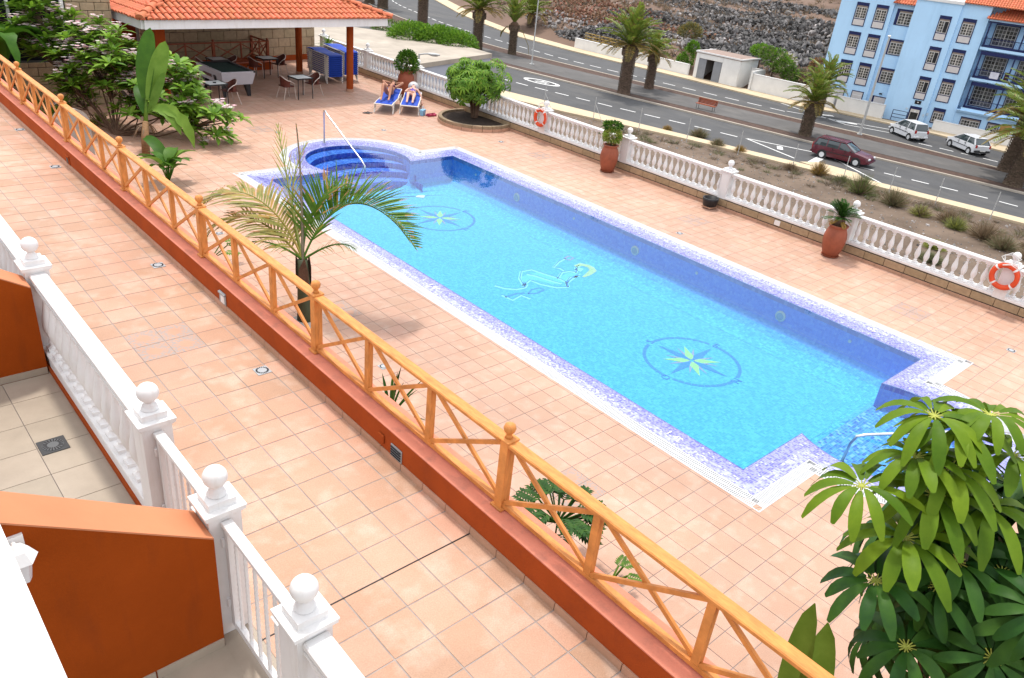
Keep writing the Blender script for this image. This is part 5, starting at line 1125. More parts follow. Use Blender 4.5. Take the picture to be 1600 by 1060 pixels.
woman('woman in purple swimsuit and white hat lying on the right lounger', (16.32, 23.08, 0), v2, M_skin2, M_purp, 2)
M_pink = mat('pink cloth', (.50, .07, .14), .7, .3, 18); M_lb = mat('light blue bag', (.22, .45, .66), .6, .1, 8)
mb = MB(); rr = random.Random(5)
for k in range(7): mb.tube([(rr.uniform(-.2, .2), rr.uniform(-.1, .1), .03+.02*rr.random()) for _ in range(4)], [.03, .045, .04, .02], 6)
o = mb.build('crumpled_cloth', M_pink, None, (17.05, 22.75, 0), smooth='full'); tag(o, 'crumpled pink cloth on the deck beside the right lounger', 'cloth')
t = thing('beach_bag', 'small light blue beach bag on the deck beside the right lounger', 'bag', (16.80, 22.92, 0), .5); frus(MB(), .10, .05, .13, .07, 0, .2).build('bag_body', M_lb, t); mb = MB(); mb.tube([(-.08, 0, .19), (-.06, 0, .30), (.06, 0, .30), (.08, 0, .19)], .007, 5); mb.build('handle', M_lb, t)
for dx, dy in ((0, 0), (.13, .03)):
    t = thing('flip_flop', 'dark flip-flop on the deck left of the loungers, the %s of the pair' % ('right one' if dx else 'left one'), 'flip-flop', (15.0+dx, 23.75+dy, 0), .9, 'pair of dark flip-flops'); mb = MB(); mb.poly([(-.045, -.12), (.04, -.12), (.05, .05), (.03, .13), (-.03, .13), (-.05, .05)], 0, .02); mb.build('sole', M_dark, t); mb = MB(); mb.tube([(-.04, -.02, .02), (-.01, .06, .05), (0, .09, .02)], .006, 5); mb.tube([(.04, -.02, .02), (.01, .06, .05), (0, .09, .02)], .006, 5); mb.build('strap', M_dark, t)
# ================================================================== cars
M_tyre = mat('tyre rubber', (.018, .018, .019), .85, .2, 20); M_rim = mat('silver wheel', (.60, .61, .62), .4, .05, 5, metal=.2); M_cglass = mat('car glass', (.03, .045, .05), .05, .1, 3, spec=.8)
M_blk = mat('black trim', (.02, .02, .022), .5, .2, 10); M_tail = mat('red lamp', (.35, .012, .01), .2, .1, 5); M_headl = mat('clear lamp', (.6, .62, .65), .12, .05, 5)
def car(label, col, loc, rz, L_, W_, H_, prof, wb, wheel=.30, rack=False, plate='rear', driver=False, bumpcol=None, sidecol=None):
    """prof: list of (x along length 0=rear, half-width factor, z_low, z_belt); roof given separately"""
    t = thing('parked_car' if not driver else 'moving_car', label, 'car', loc, rz); paint = mat(label[:18]+' paint', col, .22, .04, 1.5, spec=.6)
    body, roof, win = prof
    def shell(sec, name, m, n=12, cap=True, sub=1):
        """sections: (y, halfwidth bottom, halfwidth mid, halfwidth top, z0, zm, z1)"""
        mb = MB(); vs = []; k = 12
        for (y, wb_, wm, wt, z0, zm, z1) in sec:
            ring = [(-wb_, z0), (-wm, z0+.10*(zm-z0)), (-wm*1.0, zm), (-wt, z1-.02), (-wt*.85, z1), (0, z1+.012), (wt*.85, z1), (wt, z1-.02), (wm, zm), (wm, z0+.10*(zm-z0)), (wb_, z0), (0, z0)]
            vs += [(x, y, z) for x, z in ring]
        ns = len(sec); fs = [(i*k+j, i*k+(j+1) % k, (i+1)*k+(j+1) % k, (i+1)*k+j) for i in range(ns-1) for j in range(k)]
        fs.append(tuple(range(k-1, -1, -1))); fs.append(tuple((ns-1)*k+j for j in range(k))); mb.add(vs, fs)
        o = mb.build(name, m, t, smooth=True); 
        return o
    w2 = W_/2; h0 = .20; belt = body['belt']; 
    sec = [(y, w2*a*.92, w2*a, w2*a*.93, z0, zm, z1) for y, a, z0, zm, z1 in body['sec']]
    shell(sec, 'body', paint)
    sec = [(y, w2*a, w2*a*.985, w2*b, belt-.03, belt+.02, min(z1, H_-.045)) for y, a, b, z1 in roof]
    shell(sec, 'cabin_glass', M_cglass)
    # roof skin and pillars
    rt_ = [(y, w2*b, z1) for y, a, b, z1 in roof if z1 > H_-.10]
    y0, y1 = rt_[0][0], rt_[-1][0]; bt = min(q[1] for q in rt_)
    mb = MB(); mb.box((0, (y0+y1)/2, H_-.008), (bt*2-.02, y1-y0+.06, .045), bev=.02); mb.build('roof', paint, t)
    for pl in win:           # pillars (y_bottom, y_top, thickness)
        yb, yt, th = pl
        for s in (-1, 1): mb = MB(); mb.beam((s*(w2*.915), yb, belt-.01), (s*(bt-.0), yt, H_-.035), .035, th, up=(0, 1, .01)); mb.build('pillar', paint, t)
    ax0, ax1 = (L_-wb)/2+body.get('off', 0), (L_+wb)/2+body.get('off', 0)
    wm_ = MB(); wm_.lathe([(wheel*.62, -.085), (wheel*.93, -.09), (wheel, -.06), (wheel, .06), (wheel*.93, .09), (wheel*.62, .085)], 20, M=RY(pi/2)); wme = wm_.mesh('tyre', M_tyre, True)
    rm = MB(); rm.lathe([(wheel*.66, .05), (wheel*.64, .098), (wheel*.45, .094), (wheel*.18, .104)], 16, M=RY(pi/2)); rme = rm.mesh('rim', M_rim, True)
    am = MB(); am.lathe([(wheel*1.16, -.02), (wheel*1.16, .02)], 20, M=RY(pi/2)); ame = am.mesh('wheel_arch', M_blk)
    for y in (ax0, ax1):
        for s in (-1, 1):
            w_ = inst(wme, 'wheel', t, (s*(w2-.075), y, wheel)); inst(rme, 'rim', w_, (0, 0, 0), rot=(0, 0, 0 if s > 0 else pi)); inst(ame, 'wheel_arch', t, (s*(w2-.012), y, wheel+.02))
    bm = bumpcol or paint
    for y, nm in ((.0, 'rear_bumper'), (L_, 'front_bumper')): mb = MB(); mb.box((0, y, .42), (W_*.94, .14, .17), bev=.04); mb.build(nm, bm, t)
    for s in (-1, 1):
        mb = MB(); mb.box((s*w2*.80, .03, body['lampz']), (.17, .08, body.get('lamph', .18)), bev=.02); mb.build('tail_light', M_tail, t)
        mb = MB(); mb.box((s*w2*.70, L_-.04+body.get('hl', 0), body['hz']), (.30, .12, .13), bev=.03); mb.build('headlight', M_headl, t)
        mb = MB(); mb.box((s*(w2+.0), L_*.5, belt-.33), (.02, L_*.52, .05)); mb.build('side_moulding', sidecol or M_blk, t)
        mb = MB(); mb.box((s*(w2+.07), ax1-.55, belt+.06), (.14, .09, .11), bev=.02); mb.build('door_mirror', bm, t)
        for yy in body['doors']: mb = MB(); mb.box((s*(w2*.985), yy, belt-.14), (.03, .012, .55)); mb.build('door_gap', M_blk, t); mb = MB(); mb.box((s*(w2*1.0), yy+.10, belt-.10), (.03, .13, .025)); mb.build('door_handle', M_blk, t)
    mb = MB(); mb.box((0, -.065 if plate == 'rear' else L_+.06, .48), (.50, .015, .11)); mb.build('number_plate', mat('number plate', (.6, .6, .58), .5), t)
    if rack:
        for s in (-1, 1): mb = MB(); mb.beam((s*bt*.9, y0+.1, H_+.05), (s*bt*.9, y1-.1, H_+.05), .03, .03); mb.build('roof_rail', M_blk, t)
    if driver: mb = MB(); mb.ball((.32, L_*.50, belt+.22), .11, 10, 8); mb.ball((.32, L_*.49, belt-.02), 1, 10, 8, (.20, .12, .22)); mb.build('driver_figure', M_hair_, t, smooth='full')
    return t
est = dict(belt=.92, lampz=.80, lamph=.42, hz=.66, doors=(1.55, 2.45), sec=[(.0, .86, .36, .62, .80), (.10, .96, .28, .62, .90), (.5, 1, .22, .60, .92), (1.5, 1, .20, .60, .93), (2.9, 1, .20, .60, .93), (3.3, 1, .22, .58, .90), (3.9, .97, .24, .52, .80), (4.2, .88, .30, .50, .72), (4.28, .78, .36, .50, .66)])
car('dark red estate car driving on the near carriageway', (.085, .006, .016), (57.55, 28.35, ZS), pi+radians(9.5), 4.29, 1.70, 1.43, (est, [(.04, .90, .74, .96), (.30, .93, .76, 1.42), (.6, .93, .77, 1.43), (1.8, .93, .77, 1.44), (2.35, .93, .75, 1.42), (3.15, .92, .80, .95)], [(.08, .28, .10), (1.05, 1.05, .07), (1.95, 1.95, .07), (3.12, 2.35, .06)]), 2.52, .30, True, 'rear', True)
hb = dict(belt=.95, lampz=.84, lamph=.26, hz=.70, doors=(1.15, 1.98), sec=[(.0, .88, .36, .62, .84), (.10, .97, .28, .62, .94), (.5, 1, .22, .60, .96), (1.5, 1, .20, .60, .96), (2.5, 1, .20, .60, .95), (2.9, .98, .22, .58, .90), (3.25, .93, .26, .54, .80), (3.42, .84, .30, .50, .70), (3.49, .72, .36, .50, .64)])
M_wcar = (.62, .63, .65)
car('small rounded white hatchback parked by the blue entrance', M_wcar, (72.15, 26.45, ZS), radians(-30), 3.50, 1.50, 1.48, (hb, [(.06, .90, .70, 1.0), (.30, .92, .74, 1.44), (.7, .93, .75, 1.49), (1.5, .93, .75, 1.50), (1.95, .93, .73, 1.46), (2.85, .90, .74, .97)], [(.12, .32, .11), (1.10, 1.10, .06), (2.83, 1.98, .05)]), 2.34, .28, False)
hc_ = dict(belt=.90, lampz=.78, lamph=.24, hz=.66, doors=(1.25, 2.1), sec=[(.0, .90, .36, .60, .84), (.08, .97, .28, .60, .90), (.5, 1, .22, .58, .91), (1.5, 1, .20, .58, .91), (2.6, 1, .20, .58, .90), (2.95, .99, .22, .56, .88), (3.45, .95, .26, .50, .78), (3.65, .90, .30, .48, .72), (3.70, .84, .36, .48, .66)])
car('white angular hatchback with black bumpers parked by the garden wall', M_wcar, (72.7, 21.55, ZS), radians(-33), 3.70, 1.56, 1.37, (hc_, [(.10, .90, .74, .94), (.52, .92, .76, 1.34), (.8, .92, .77, 1.38), (1.6, .92, .77, 1.39), (2.1, .92, .75, 1.36), (2.95, .90, .76, .93)], [(.15, .55, .12), (1.20, 1.20, .06), (2.95, 2.12, .05)]), 2.42, .28, False, bumpcol=M_blk)
# ================================================================== blue apartment building
BO = Vector((77.56, 41.35, 0)); BA = math.atan2(-.97, .23)      # local x runs along the facade, local y away from the street
t = thing('apartment_building', 'light blue apartment building with dark blue framed windows and balconies', 'building', (BO.x, BO.y, ZS), BA)
M_bl = mat('light blue render', (.44, .66, .88), .8, .05, .35, bump=.15, bscale=8, detail=8)
M_navy = mat('navy blue paint', (.008, .014, .075), .5, .15, 5); M_frame = mat('cream window frame', (.55, .51, .46), .5, .08, 8); M_panel = mat('cream render panel', (.56, .52, .50), .8, .06, 3)
M_bglass = mat('dark pane', (.018, .018, .02), .12, .3, 1.1, obj=.6, col2=(.13, .125, .11)); M_shut = mat('roller shutter', (.22, .17, .14), .6, .1, 3)
def bx(mb, x0, x1, y0, y1, z0, z1): return mb.box(((x0+x1)/2, (y0+y1)/2, (z0+z1)/2-ZS), (x1-x0, y1-y0, z1-z0))
TOP = 3.9
def B(name, m, *bs):
    mb = MB()
    for b in bs: bx(mb, *b)
    return mb.build(name, m, t)
B('wall', M_bl, (1.55, 6.35, 0, 12, ZS, TOP+.2)); B('wall', M_bl, (6.35, 8.17, .35, 12, ZS, 3.2)); B('wall', M_bl, (8.17, 12.0, -.25, 12, ZS, 3.7)); B('wall', M_bl, (12.0, 14.35, 0, 12, ZS, 3.9)); B('wall', M_bl, (14.35, 30, 1.6, 12, ZS, 3.9)); B('wall', M_bl, (14.35, 30, .05, 1.6, ZS, -4.95))
B('parapet', M_white, (8.05, 12.1, -.37, 12, 3.7, 3.95))
pane_me = MB().box((0, 0, 0), (.19, .03, .235)).mesh('pane', M_bglass)
def window(x0, x1, z0, z1, yf, cols, rows, panel=True, open_=False, shutter=True, top=.28, navy_left=0.):
    """z1 top of the navy surround, z0 its foot"""
    w_ = x1-x0; h = z1-z0; yy = -yf
    fr = MB(); o_ = (x0, yf, z0-ZS)
    def q(a, b, c, d, e, f): return fr.box(((a+b)/2, (c+d)/2, (e+f)/2), (b-a, d-c, f-e))
    e = .075
    q(0, e, -.05, .06, 0, h); q(w_-e, w_, -.05, .06, 0, h); q(e, w_-e, -.05, .06, h-top, h); q(e, w_-e, -.05, .06, 0, e)
    pz = h*.30 if panel else e
    if panel: q(e, w_-e, -.04, .06, pz-e/2, pz+e/2)
    if navy_left: q(e, navy_left, -.045, .06, e, h-top)
    wf = fr.build('window', M_navy, t, o_)
    lx = max(e, navy_left)
    if panel: MB().box(((lx+w_-e)/2, -.02, (e+pz-e/2)/2), (w_-e-lx, .05, pz-1.5*e)).build('panel', M_panel, wf)
    zb = pz+(e/2 if panel else 0); zt_ = h-top; f = MB(); c = .045
    xa, xb = lx, w_-e
    if shutter: MB().box(((xa+xb)/2, .0, zt_-.07), (xb-xa, .05, .14)).build('shutter_box', M_shut, wf); zt_ -= .14
    def q2(a, b, e_, f_, d0=-.034): f.box(((a+b)/2, d0+.02, (e_+f_)/2), (b-a, .05, f_-e_))
    q2(xa, xb, zb, zb+c); q2(xa, xb, zt_-c, zt_); q2(xa, xa+c, zb+c, zt_-c); q2(xb-c, xb, zb+c, zt_-c)
    xo = xb-c if not open_ else xa+(xb-xa)*.52
    iw = xo-xa-c; ih = zt_-zb-2*c
    for i in range(1, cols): 
        th = .035 if i != cols//2 or open_ else .07; q2(xa+c+iw*i/cols-th/2, xa+c+iw*i/cols+th/2, zb+c, zt_-c, -.032)
    for j in range(1, rows):
        for i in range(cols): q2(xa+c+iw*i/cols+.03, xa+c+iw*(i+1)/cols-.03, zb+c+ih*j/rows-.017, zb+c+ih*j/rows+.017, -.030)
    if open_: q2(xo, xo+c, zb+c, zt_-c); MB().box(((xo+c+xb-c)/2, -.004, (zb+zt_)/2), (xb-xo-2*c, .03, zt_-zb-2*c)).build('opening', M_dark, wf)
    f.build('frame', M_frame, wf)
    pw, ph = iw/cols-.03, ih/rows-.03
    key = ('pane', round(pw, 3), round(ph, 3))
    if key not in PANES: PANES[key] = MB().box((0, 0, 0), (pw, .02, ph)).mesh('pane', M_bglass)
    for i in range(cols):
        for j in range(rows): inst(PANES[key], 'pane', wf, (xa+c+iw*(i+.5)/cols, -.004, zb+c+ih*(j+.5)/rows))
    return wf
PANES = {}
for x0 in (3.06, 4.85):
    for k in range(3): window(x0, x0+1.12, .73-2.6*k, 2.82-2.6*k, -.0, 4, 4)
    B('navy_frame', M_navy, (x0+.03, x0+1.15, -.05, .02, -6.9, -5.0)); B('shutter', M_panel, (x0+.10, x0+1.08, -.08, .0, -6.9, -5.08), ); B('shutter_box', M_white, (x0+.10, x0+1.08, -.09, .0, -5.40, -5.36))
for k in range(3): window(6.68, 8.15, 1.28-2.62*k, 2.70-2.62*k, .35, 4, 4, panel=False, navy_left=.26, top=.16)
B('navy_frame', M_navy, (6.75, 8.15, .30, .36, -6.9, -5.17)); B('shutter', M_panel, (7.0, 8.08, .27, .34, -6.9, -5.25))
for k in range(3): window(10.48, 11.48, .55-2.63*k, 2.66-2.65*k, -.25, 2, 4, open_=True)
for k in range(3): window(12.37, 13.49, .60-2.6*k, 2.68-2.6*k, 0, 4, 4)
window(12.5, 13.55, -6.55, -5.15, 0, 4, 3, panel=False)
# entrance
w_ = B('entrance_door', M_navy, (10.5, 11.53, -.30, -.2, -6.85, -5.36)); B('door_glass', M_bglass, (10.68, 11.35, -.32, -.3, -6.6, -5.9)); B('door_frame', M_frame, (10.62, 11.41, -.315, -.301, -6.85, -5.62)); B('sign_plaque', M_dark, (10.75, 11.3, -.30, -.26, -5.12, -4.80)); B('plaque_mark', M_white, (10.98, 11.08, -.32, -.30, -5.0, -4.90)); B('fan_light_mark', M_white, (10.95, 11.12, -.33, -.32, -5.88, -5.74))
B('wall_plate', mat('pale blue enamel', (.5, .6, .7), .4), (10.15, 10.35, -.28, -.26, -5.75, -5.6)); B('wall_plate', MATS['pale blue enamel'], (11.75, 11.9, -.28, -.26, -6.1, -5.9)); B('small_sign', MATS['pale blue enamel'], (12.02, 12.2, -.06, -.02, -6.0, -5.75)); B('wall_lamp', M_dark, (7.35, 7.6, .2, .35, -4.95, -4.85))
# balconies
for k, (zb, zr_) in enumerate(((.60, 1.38), (-2.02, -1.24), (-4.66, -3.86))):
    x0, x1 = 14.55+.12*k, 30
    B('balcony_floor', M_bl, (x0-.1, x1, -.25, 1.6, zb-.22, zb)); B('balcony_edge', M_navy, (x0, x1, -.22, -.16, zb, zb+.20)); B('railing_top', M_navy, (x0, x1, -.22, -.16, zr_-.05, zr_))
    mb = MB(); x = x0+.05
    while x < x1: bx(mb, x, x+.022, -.20, -.18, zb+.20, zr_-.05); x += .11
    mb.build('balusters', M_navy, t)['kind'] = 'stuff'
    mb = MB(); y = -.1
    while y < 1.5: bx(mb, x0, x0+.022, y, y+.022, zb+.1, zr_-.05); y += .12
    bx(mb, x0, x0+.04, -.2, 1.6, zr_-.05, zr_); mb.build('side_railing', M_navy, t)
    for xp in (x0+.02, 17.4, 20.6, 24): B('balcony_post', M_navy, (xp, xp+.12, -.22, -.10, zb, zb+2.35-.05))
    if k: B('lintel', M_navy, (x0, x1, -.22, -.08, zb+2.0, zb+2.35-.22+.18))
    for j, xw in enumerate((14.95, 17.75, 21.2)):
        window(xw, xw+1.95, zb+.05, zb+1.92, 1.6, 6, 5, panel=False, top=.08, shutter=False); 
        MB().ball((xw+1.0, 1.5, zb+2.12-ZS), .09, 8, 6).build('wall_lamp', M_dark, t)
    if k == 1: B('hanging_towel', mat('striped towel', (.55, .55, .62), .8), (16.0, 16.7, -.24, -.225, -1.85, -1.3)); B('chair_back', M_wick, (17.1, 17.4, .1, .4, -1.9, -1.2))
    if k == 2: B('cornice', M_bl, (14.4, 30, -.40, .05, -4.95, -4.88), (14.4, 30, -.28, .05, -5.08, -4.95))
window(14.95, 16.66, -6.6, -5.47, .05, 6, 3, panel=False, top=.1); window(17.2, 18.2, -6.8, -5.5, .05, 3, 3, panel=False, top=.1); B('wooden_door', mat('ochre door', (.42, .22, .06), .5), (18.3, 19.2, .0, .05, -7, -5.5))
addmix(M_bl, grime((.24, .42, .60), .35, (2, 2, .35), .5, .75, .6))
# tiled roofs
def tiled(x0, x1, y0, zz, depth, rise, name='tiled_roof', hipl=0., hipr=0.):
    mb = MB(); n = int((x1-x0)/.22); rows = max(2, int(math.hypot(depth, rise)/.36)); al = Vector((0, depth, rise)).normalized(); up = Vector((0, -rise, depth)).normalized(); e = Vector((1, 0, 0)); A = Vector((x0, y0, zz-ZS)); L_ = math.hypot(depth, rise)
    for r_ in range(rows):
        for i in range(n):
            s0 = r_*L_/rows; u = (i+.5)*(x1-x0)/n
            if u < hipl*s0/L_ or (x1-x0)-u < hipr*s0/L_: continue
            barrel(mb, A+e*u+al*s0, al, e, up, L_/rows+.05, .095, .08, 5)
    mb.build(name, M_rtile, t, smooth=True)['kind'] = 'stuff'
    mb = MB(); mb.add([(x0, y0, zz-ZS-.02), (x1, y0, zz-ZS-.02), (x1-hipr, y0+depth, zz-ZS-.02+rise), (x0+hipl, y0+depth, zz-ZS-.02+rise)], [(0, 1, 2, 3)]); mb.build('roof_base', M_rtile, t)
tiled(6.2, 8.17, -.15, 3.15, 1.5, .9); tiled(12.0, 30, -.30, 3.9, 6, 2.6); tiled(14.2, 30, -.6, 2.93, 2.2, .95, hipl=1.6); tiled(1.3, 6.4, -.3, 4.15, 6, 2.6)
B('soffit', M_bl, (14.45, 30, -.3, 1.6, 2.75, 2.9)); B('lintel', M_navy, (14.5, 30, -.28, -.1, 2.62, 2.75))
mb = MB(); 
for x in (-8.9-.0,): pass
# entrance railings on the pavement
q = BO+Vector((.23, -.97, 0))*9.3+Vector((-.97, -.23, 0))*1.2
tr2 = thing('entrance_railing', 'short navy railing on the pavement beside the blue entrance', 'railing', (q.x, q.y, ZS+.13), BA)
mb = MB()
for x in (0, 1.3): mb.tube([(x, 0, 0), (x, 0, 1.0)], .035, 6)
for z in (.35, .65, 1.0): mb.tube([(0, 0, z), (1.3, 0, z)], .03, 6)
mb.build('rail', M_navy, tr2)
# ================================================================== vegetation
def leafmat(name, c, c2=None, trans=.25, rough=.4, var=.25, scale=4, isl_=.25, spec=.5): return mat(name, c, rough, var, scale, isl=isl_, obj=.16, col2=c2, trans=trans, spec=spec)
G_dark = leafmat('glossy dark leaf', (.016, .055, .010), (.034, .10, .010), .15, .5, spec=.15)
G_fresh = leafmat('fresh green leaf', (.085, .20, .016), (.17, .31, .03), .35, .55, spec=.2)
G_mid = leafmat('mid green leaf', (.05, .13, .010), (.11, .21, .018), .3, .5, spec=.22)
G_bright = leafmat('bright umbrella leaf', (.075, .15, .006), (.14, .23, .012), .3, .5, spec=.15)
G_yel = leafmat('yellow green leaf', (.22, .26, .045), (.34, .36, .08), .3, .45)
G_date = leafmat('date palm frond', (.10, .175, .018), (.23, .29, .038), .25, .5)
G_dateold = leafmat('old date frond', (.16, .14, .03), (.26, .19, .05), .2, .6)
G_gold = leafmat('golden palm frond', (.30, .20, .03), (.42, .26, .05), .3, .5)
G_tip = leafmat('dried leaf tip', (.30, .13, .035), (.36, .18, .06), .2, .6)
G_pink = leafmat('pink blossom', (.62, .30, .36), (.74, .52, .55), .3, .5, isl_=.12)
G_white = leafmat('white blossom', (.70, .60, .60), (.76, .70, .68), .3, .5, isl_=.08)
G_dry = leafmat('dry brown scrub', (.15, .10, .06), (.26, .19, .11), .2, .8)
G_drygreen = leafmat('dusty green scrub', (.10, .11, .05), (.20, .20, .09), .2, .8)
G_bark = mat('brown bark', (.10, .06, .038), .9, .35, 9, bump=1, bscale=30); G_bark2 = mat('grey green stem', (.13, .11, .07), .85, .25, 9, bump=.6, bscale=40)
G_ptrunk = mat('date palm trunk', (.12, .085, .06), .95, .35, 7, bump=1, bscale=20, isl=.3)
G_yst = mat('yellow leaf stalk', (.34, .36, .06), .5, .15, 8)
def blade(mb, p, d, up, L_, W, droop=.3, fold=.15, seg=4, mi=0, base=.0, tip=0., twist=0., ob=False):
    """leaf blade starting at p towards d, sagging under its weight"""
    p = Vector(p); d = Vector(d).normalized(); up = Vector(up); s = d.cross(up)
    if s.length < 1e-3: s = d.cross(Vector((1, 0, 0)))
    s.normalize(); u = s.cross(d).normalized()
    if twist: q = Quaternion(d, twist); s = q @ s; u = q @ u
    vs = []; o = len(mb.v)
    for i in range(seg+1):
        t = i/seg; w_ = W*(max(base, sin(pi*min(1, t*.92+.06))**.75) if i < seg else tip) if not ob else W*(.28, .58, .82, .96, 1.0, .86, .34)[round(t*6)]; c = p+d*(L_*t*(1-.12*droop*t))-Vector((0, 0, 1))*(L_*droop*t*t*.75)
        vs += [c-s*w_*.5+u*w_*fold, c, c+s*w_*.5+u*w_*fold]
    mb.v += [tuple(v) for v in vs]
    for i in range(seg):
        a = o+3*i; mb.f += [(a, a+1, a+4, a+3), (a+1, a+2, a+5, a+4)]; mb.m += [mi, mi]
def rdir(r, zmin=-1, zmax=1):
    z = r.uniform(zmin, zmax); a = r.uniform(0, 2*pi); q = math.sqrt(max(0, 1-z*z)); return Vector((q*cos(a), q*sin(a), z))
# ---- date palms of the street
def frond_mesh(L_, seed, m=(G_date, G_dateold), sag=.55, lw=.10, ll=.55, n=30, upc=.75):
    r = random.Random(seed); mb = MB(); pts = []
    for i in range(n+1):
        t = i/n; pts.append(Vector((0, L_*(t-.12*t*t), L_*(upc*t*.55-sag*t*t*.9))))
    mb.tube(pts[::3]+[pts[-1]], [.035*(1-.8*i/(len(pts[::3]))) for i in range(len(pts[::3])+1)], 4, mi=0)
    for i in range(2, n):
        t = i/n; d = (pts[i+1]-pts[i-1]).normalized()
        for s in (-1, 1):
            l = ll*(sin(pi*(t*.85+.12))**.6)*r.uniform(.85, 1.1); dd = (d*.75+Vector((s, 0, 0))*.85+Vector((0, 0, .32+r.uniform(-.12, .12)))).normalized(); mi = 1 if r.random() < .18 else 0
            a = pts[i]; e = a+dd*l-Vector((0, 0, l*.18)); md = a+dd*l*.5; w_ = Vector((0, 0, 1)).cross(dd).normalized()*lw*.5
            mb.add([a, md-w_, e, md+w_], [(0, 1, 2, 3)], mi)
    return mb.mesh('frond', list(m))
fm = [frond_mesh(3.4, s, sag=g_, upc=u_) for s, g_, u_ in ((1, .55, .9), (2, .42, .95), (3, .7, .8))]; fo = [frond_mesh(3.0, s, (G_dateold, G_gold), sag=.62, upc=.7) for s in (4, 5)]
def trunk_mesh(h, r0, seed, lean=(0, 0)):
    r = random.Random(seed); mb = MB(); n = int(h/.10); P_ = lambda z: Vector((lean[0]*(z/h)**1.3, lean[1]*(z/h)**1.3, z))
    mb.tube([P_(h*i/8) for i in range(9)], [r0*(1.12 if i == 0 else 1-.15*sin(pi*i/8)) for i in range(9)], 12)
    for i in range(n):
        z = h*(i+.5)/n; k = 11; rr = r0*(1.02 if z < h*.85 else 1.25)
        for j in range(k):
            a = 2*pi*(j+.5*(i % 2))/k+r.uniform(-.08, .08); c = P_(z)+Vector((rr*cos(a), rr*sin(a), 0)); o_ = Vector((cos(a), sin(a), 0)); t_ = Vector((-sin(a), cos(a), 0)); s = r0*.26*(1 if z < h*.85 else 1.7)
            mb.add([c-t_*s-Vector((0, 0, .05)), c+t_*s-Vector((0, 0, .05)), c+o_*(.07*r.uniform(.6, 1.2))+Vector((0, 0, .07*(1 if z < h*.85 else 2.5)))], [(0, 1, 2)])
    return mb.mesh('trunk', G_ptrunk)
tmc = {}
def date_palm(label, x, y, h, scale=1., r0=.42, nf=44, lean=(0, 0), z=ZS+.08, elev=(.0, 1.42), seed=1, old=.2):
    r = random.Random(seed); t = thing('date_palm', label, 'palm tree', (x, y, z), 0, 'date palms along the street')
    k = (round(h, 1), r0, lean)
    if k not in tmc: tmc[k] = trunk_mesh(h, r0, seed, lean)
    inst(tmc[k], 'trunk', t); top = Vector((lean[0], lean[1], h))
    for i in range(nf):
        q = i/nf; el = elev[0]+(elev[1]-elev[0])*q+r.uniform(-.08, .08); az = i*2.399+r.uniform(-.15, .15); me = fo[i % 2] if q < old else fm[r.randrange(3)]
        inst(me, 'frond', t, top+Vector((0, 0, .15+.35*q)), rot=Euler((el-.15, r.uniform(-.15, .15), az), 'XYZ'), sc=scale*r.uniform(.88, 1.08))
    mb = MB(); mb.ball((0, 0, 0), 1, 10, 6, (r0*1.15, r0*1.15, .45)); mb.build('crown_base', G_bark, t, top, smooth=True)
    return t
date_palm('large date palm with thick trunk on the median left of the bench', 58.9, 48.9, 4.0, 1.12, .58, 52, seed=3)
date_palm('smaller date palm just behind the large one, left of the bench', 63.9, 50.0, 3.0, .80, .45, 36, seed=5, elev=(-.1, 1.2))
date_palm('date palm on the median in front of the pale wall, left of the blue building', 62.6, 32.0, 2.4, .86, .50, 44, seed=7)
date_palm('date palm crown just behind another, at the left corner of the blue building', 72.6, 36.4, 2.6, .85, .40, 36, seed=8, elev=(0, 1.3))
date_palm('leaning date palm cut by the right picture edge, nearer one', 65.0, 16.5, 3.2, 1.25, .62, 54, lean=(.2, -.3), seed=9)
date_palm('leaning date palm at the right edge, farther one behind the white car', 69.4, 18.5, 4.0, 1.2, .58, 50, lean=(.2, -.3), seed=10)
date_palm('date palm rising behind the concrete roof, left of the scruffy palm', 59.5, 71.5, 3.9, 1.12, .58, 46, seed=11)
date_palm('scruffy upright palm with hanging dead frond beside the street lamp', 62.4, 68.8, 3.0, .85, .45, 30, seed=12, elev=(.75, 1.45), old=.0)
date_palm('date palm on the slope behind the left street lamp', 79.6, 84.5, 1.3, 1.05, .5, 44, z=hz(79.6, 84.5), seed=13)
date_palm('dark trunked palm behind the green hedge, crown out of view', 64.1, 88.4, 4.0, 1.0, .65, 40, seed=14)
date_palm('far palm by the curve of the road above the pergola roof, right one', 68.7, 104.7, 4.2, 1.05, .75, 36, seed=15)
date_palm('far palm by the curve of the road above the pergola roof, left one', 69.8, 110, 4.2, 1.05, .75, 36, seed=16)
date_palm('small bright palm beside the upper road near the blue building', 170, 86, 2.5, 1.3, .5, 36, z=hz(170, 86), seed=17)
mb = MB(); mb.tube([(0, 0, 3.0), (.5, -.9, 2.6), (.9, -1.6, 1.2), (1.0, -1.7, .3)], [.05, .04, .03, .02], 5); mb.tube([(0, 0, 3.0), (-.4, .8, 2.9), (-.7, 1.3, 2.2), (-.7, 1.4, 1.7)], [.06, .05, .12, .04], 5); o = mb.build('dead_frond', G_dateold, None, (62.4, 68.8, ZS)); tag(o, 'bare dead frond hanging from the scruffy upright palm', 'dead frond')
G_palmy = leafmat('golden green palm frond', (.16, .19, .03), (.36, .27, .05), .3, .5, scale=2.5)
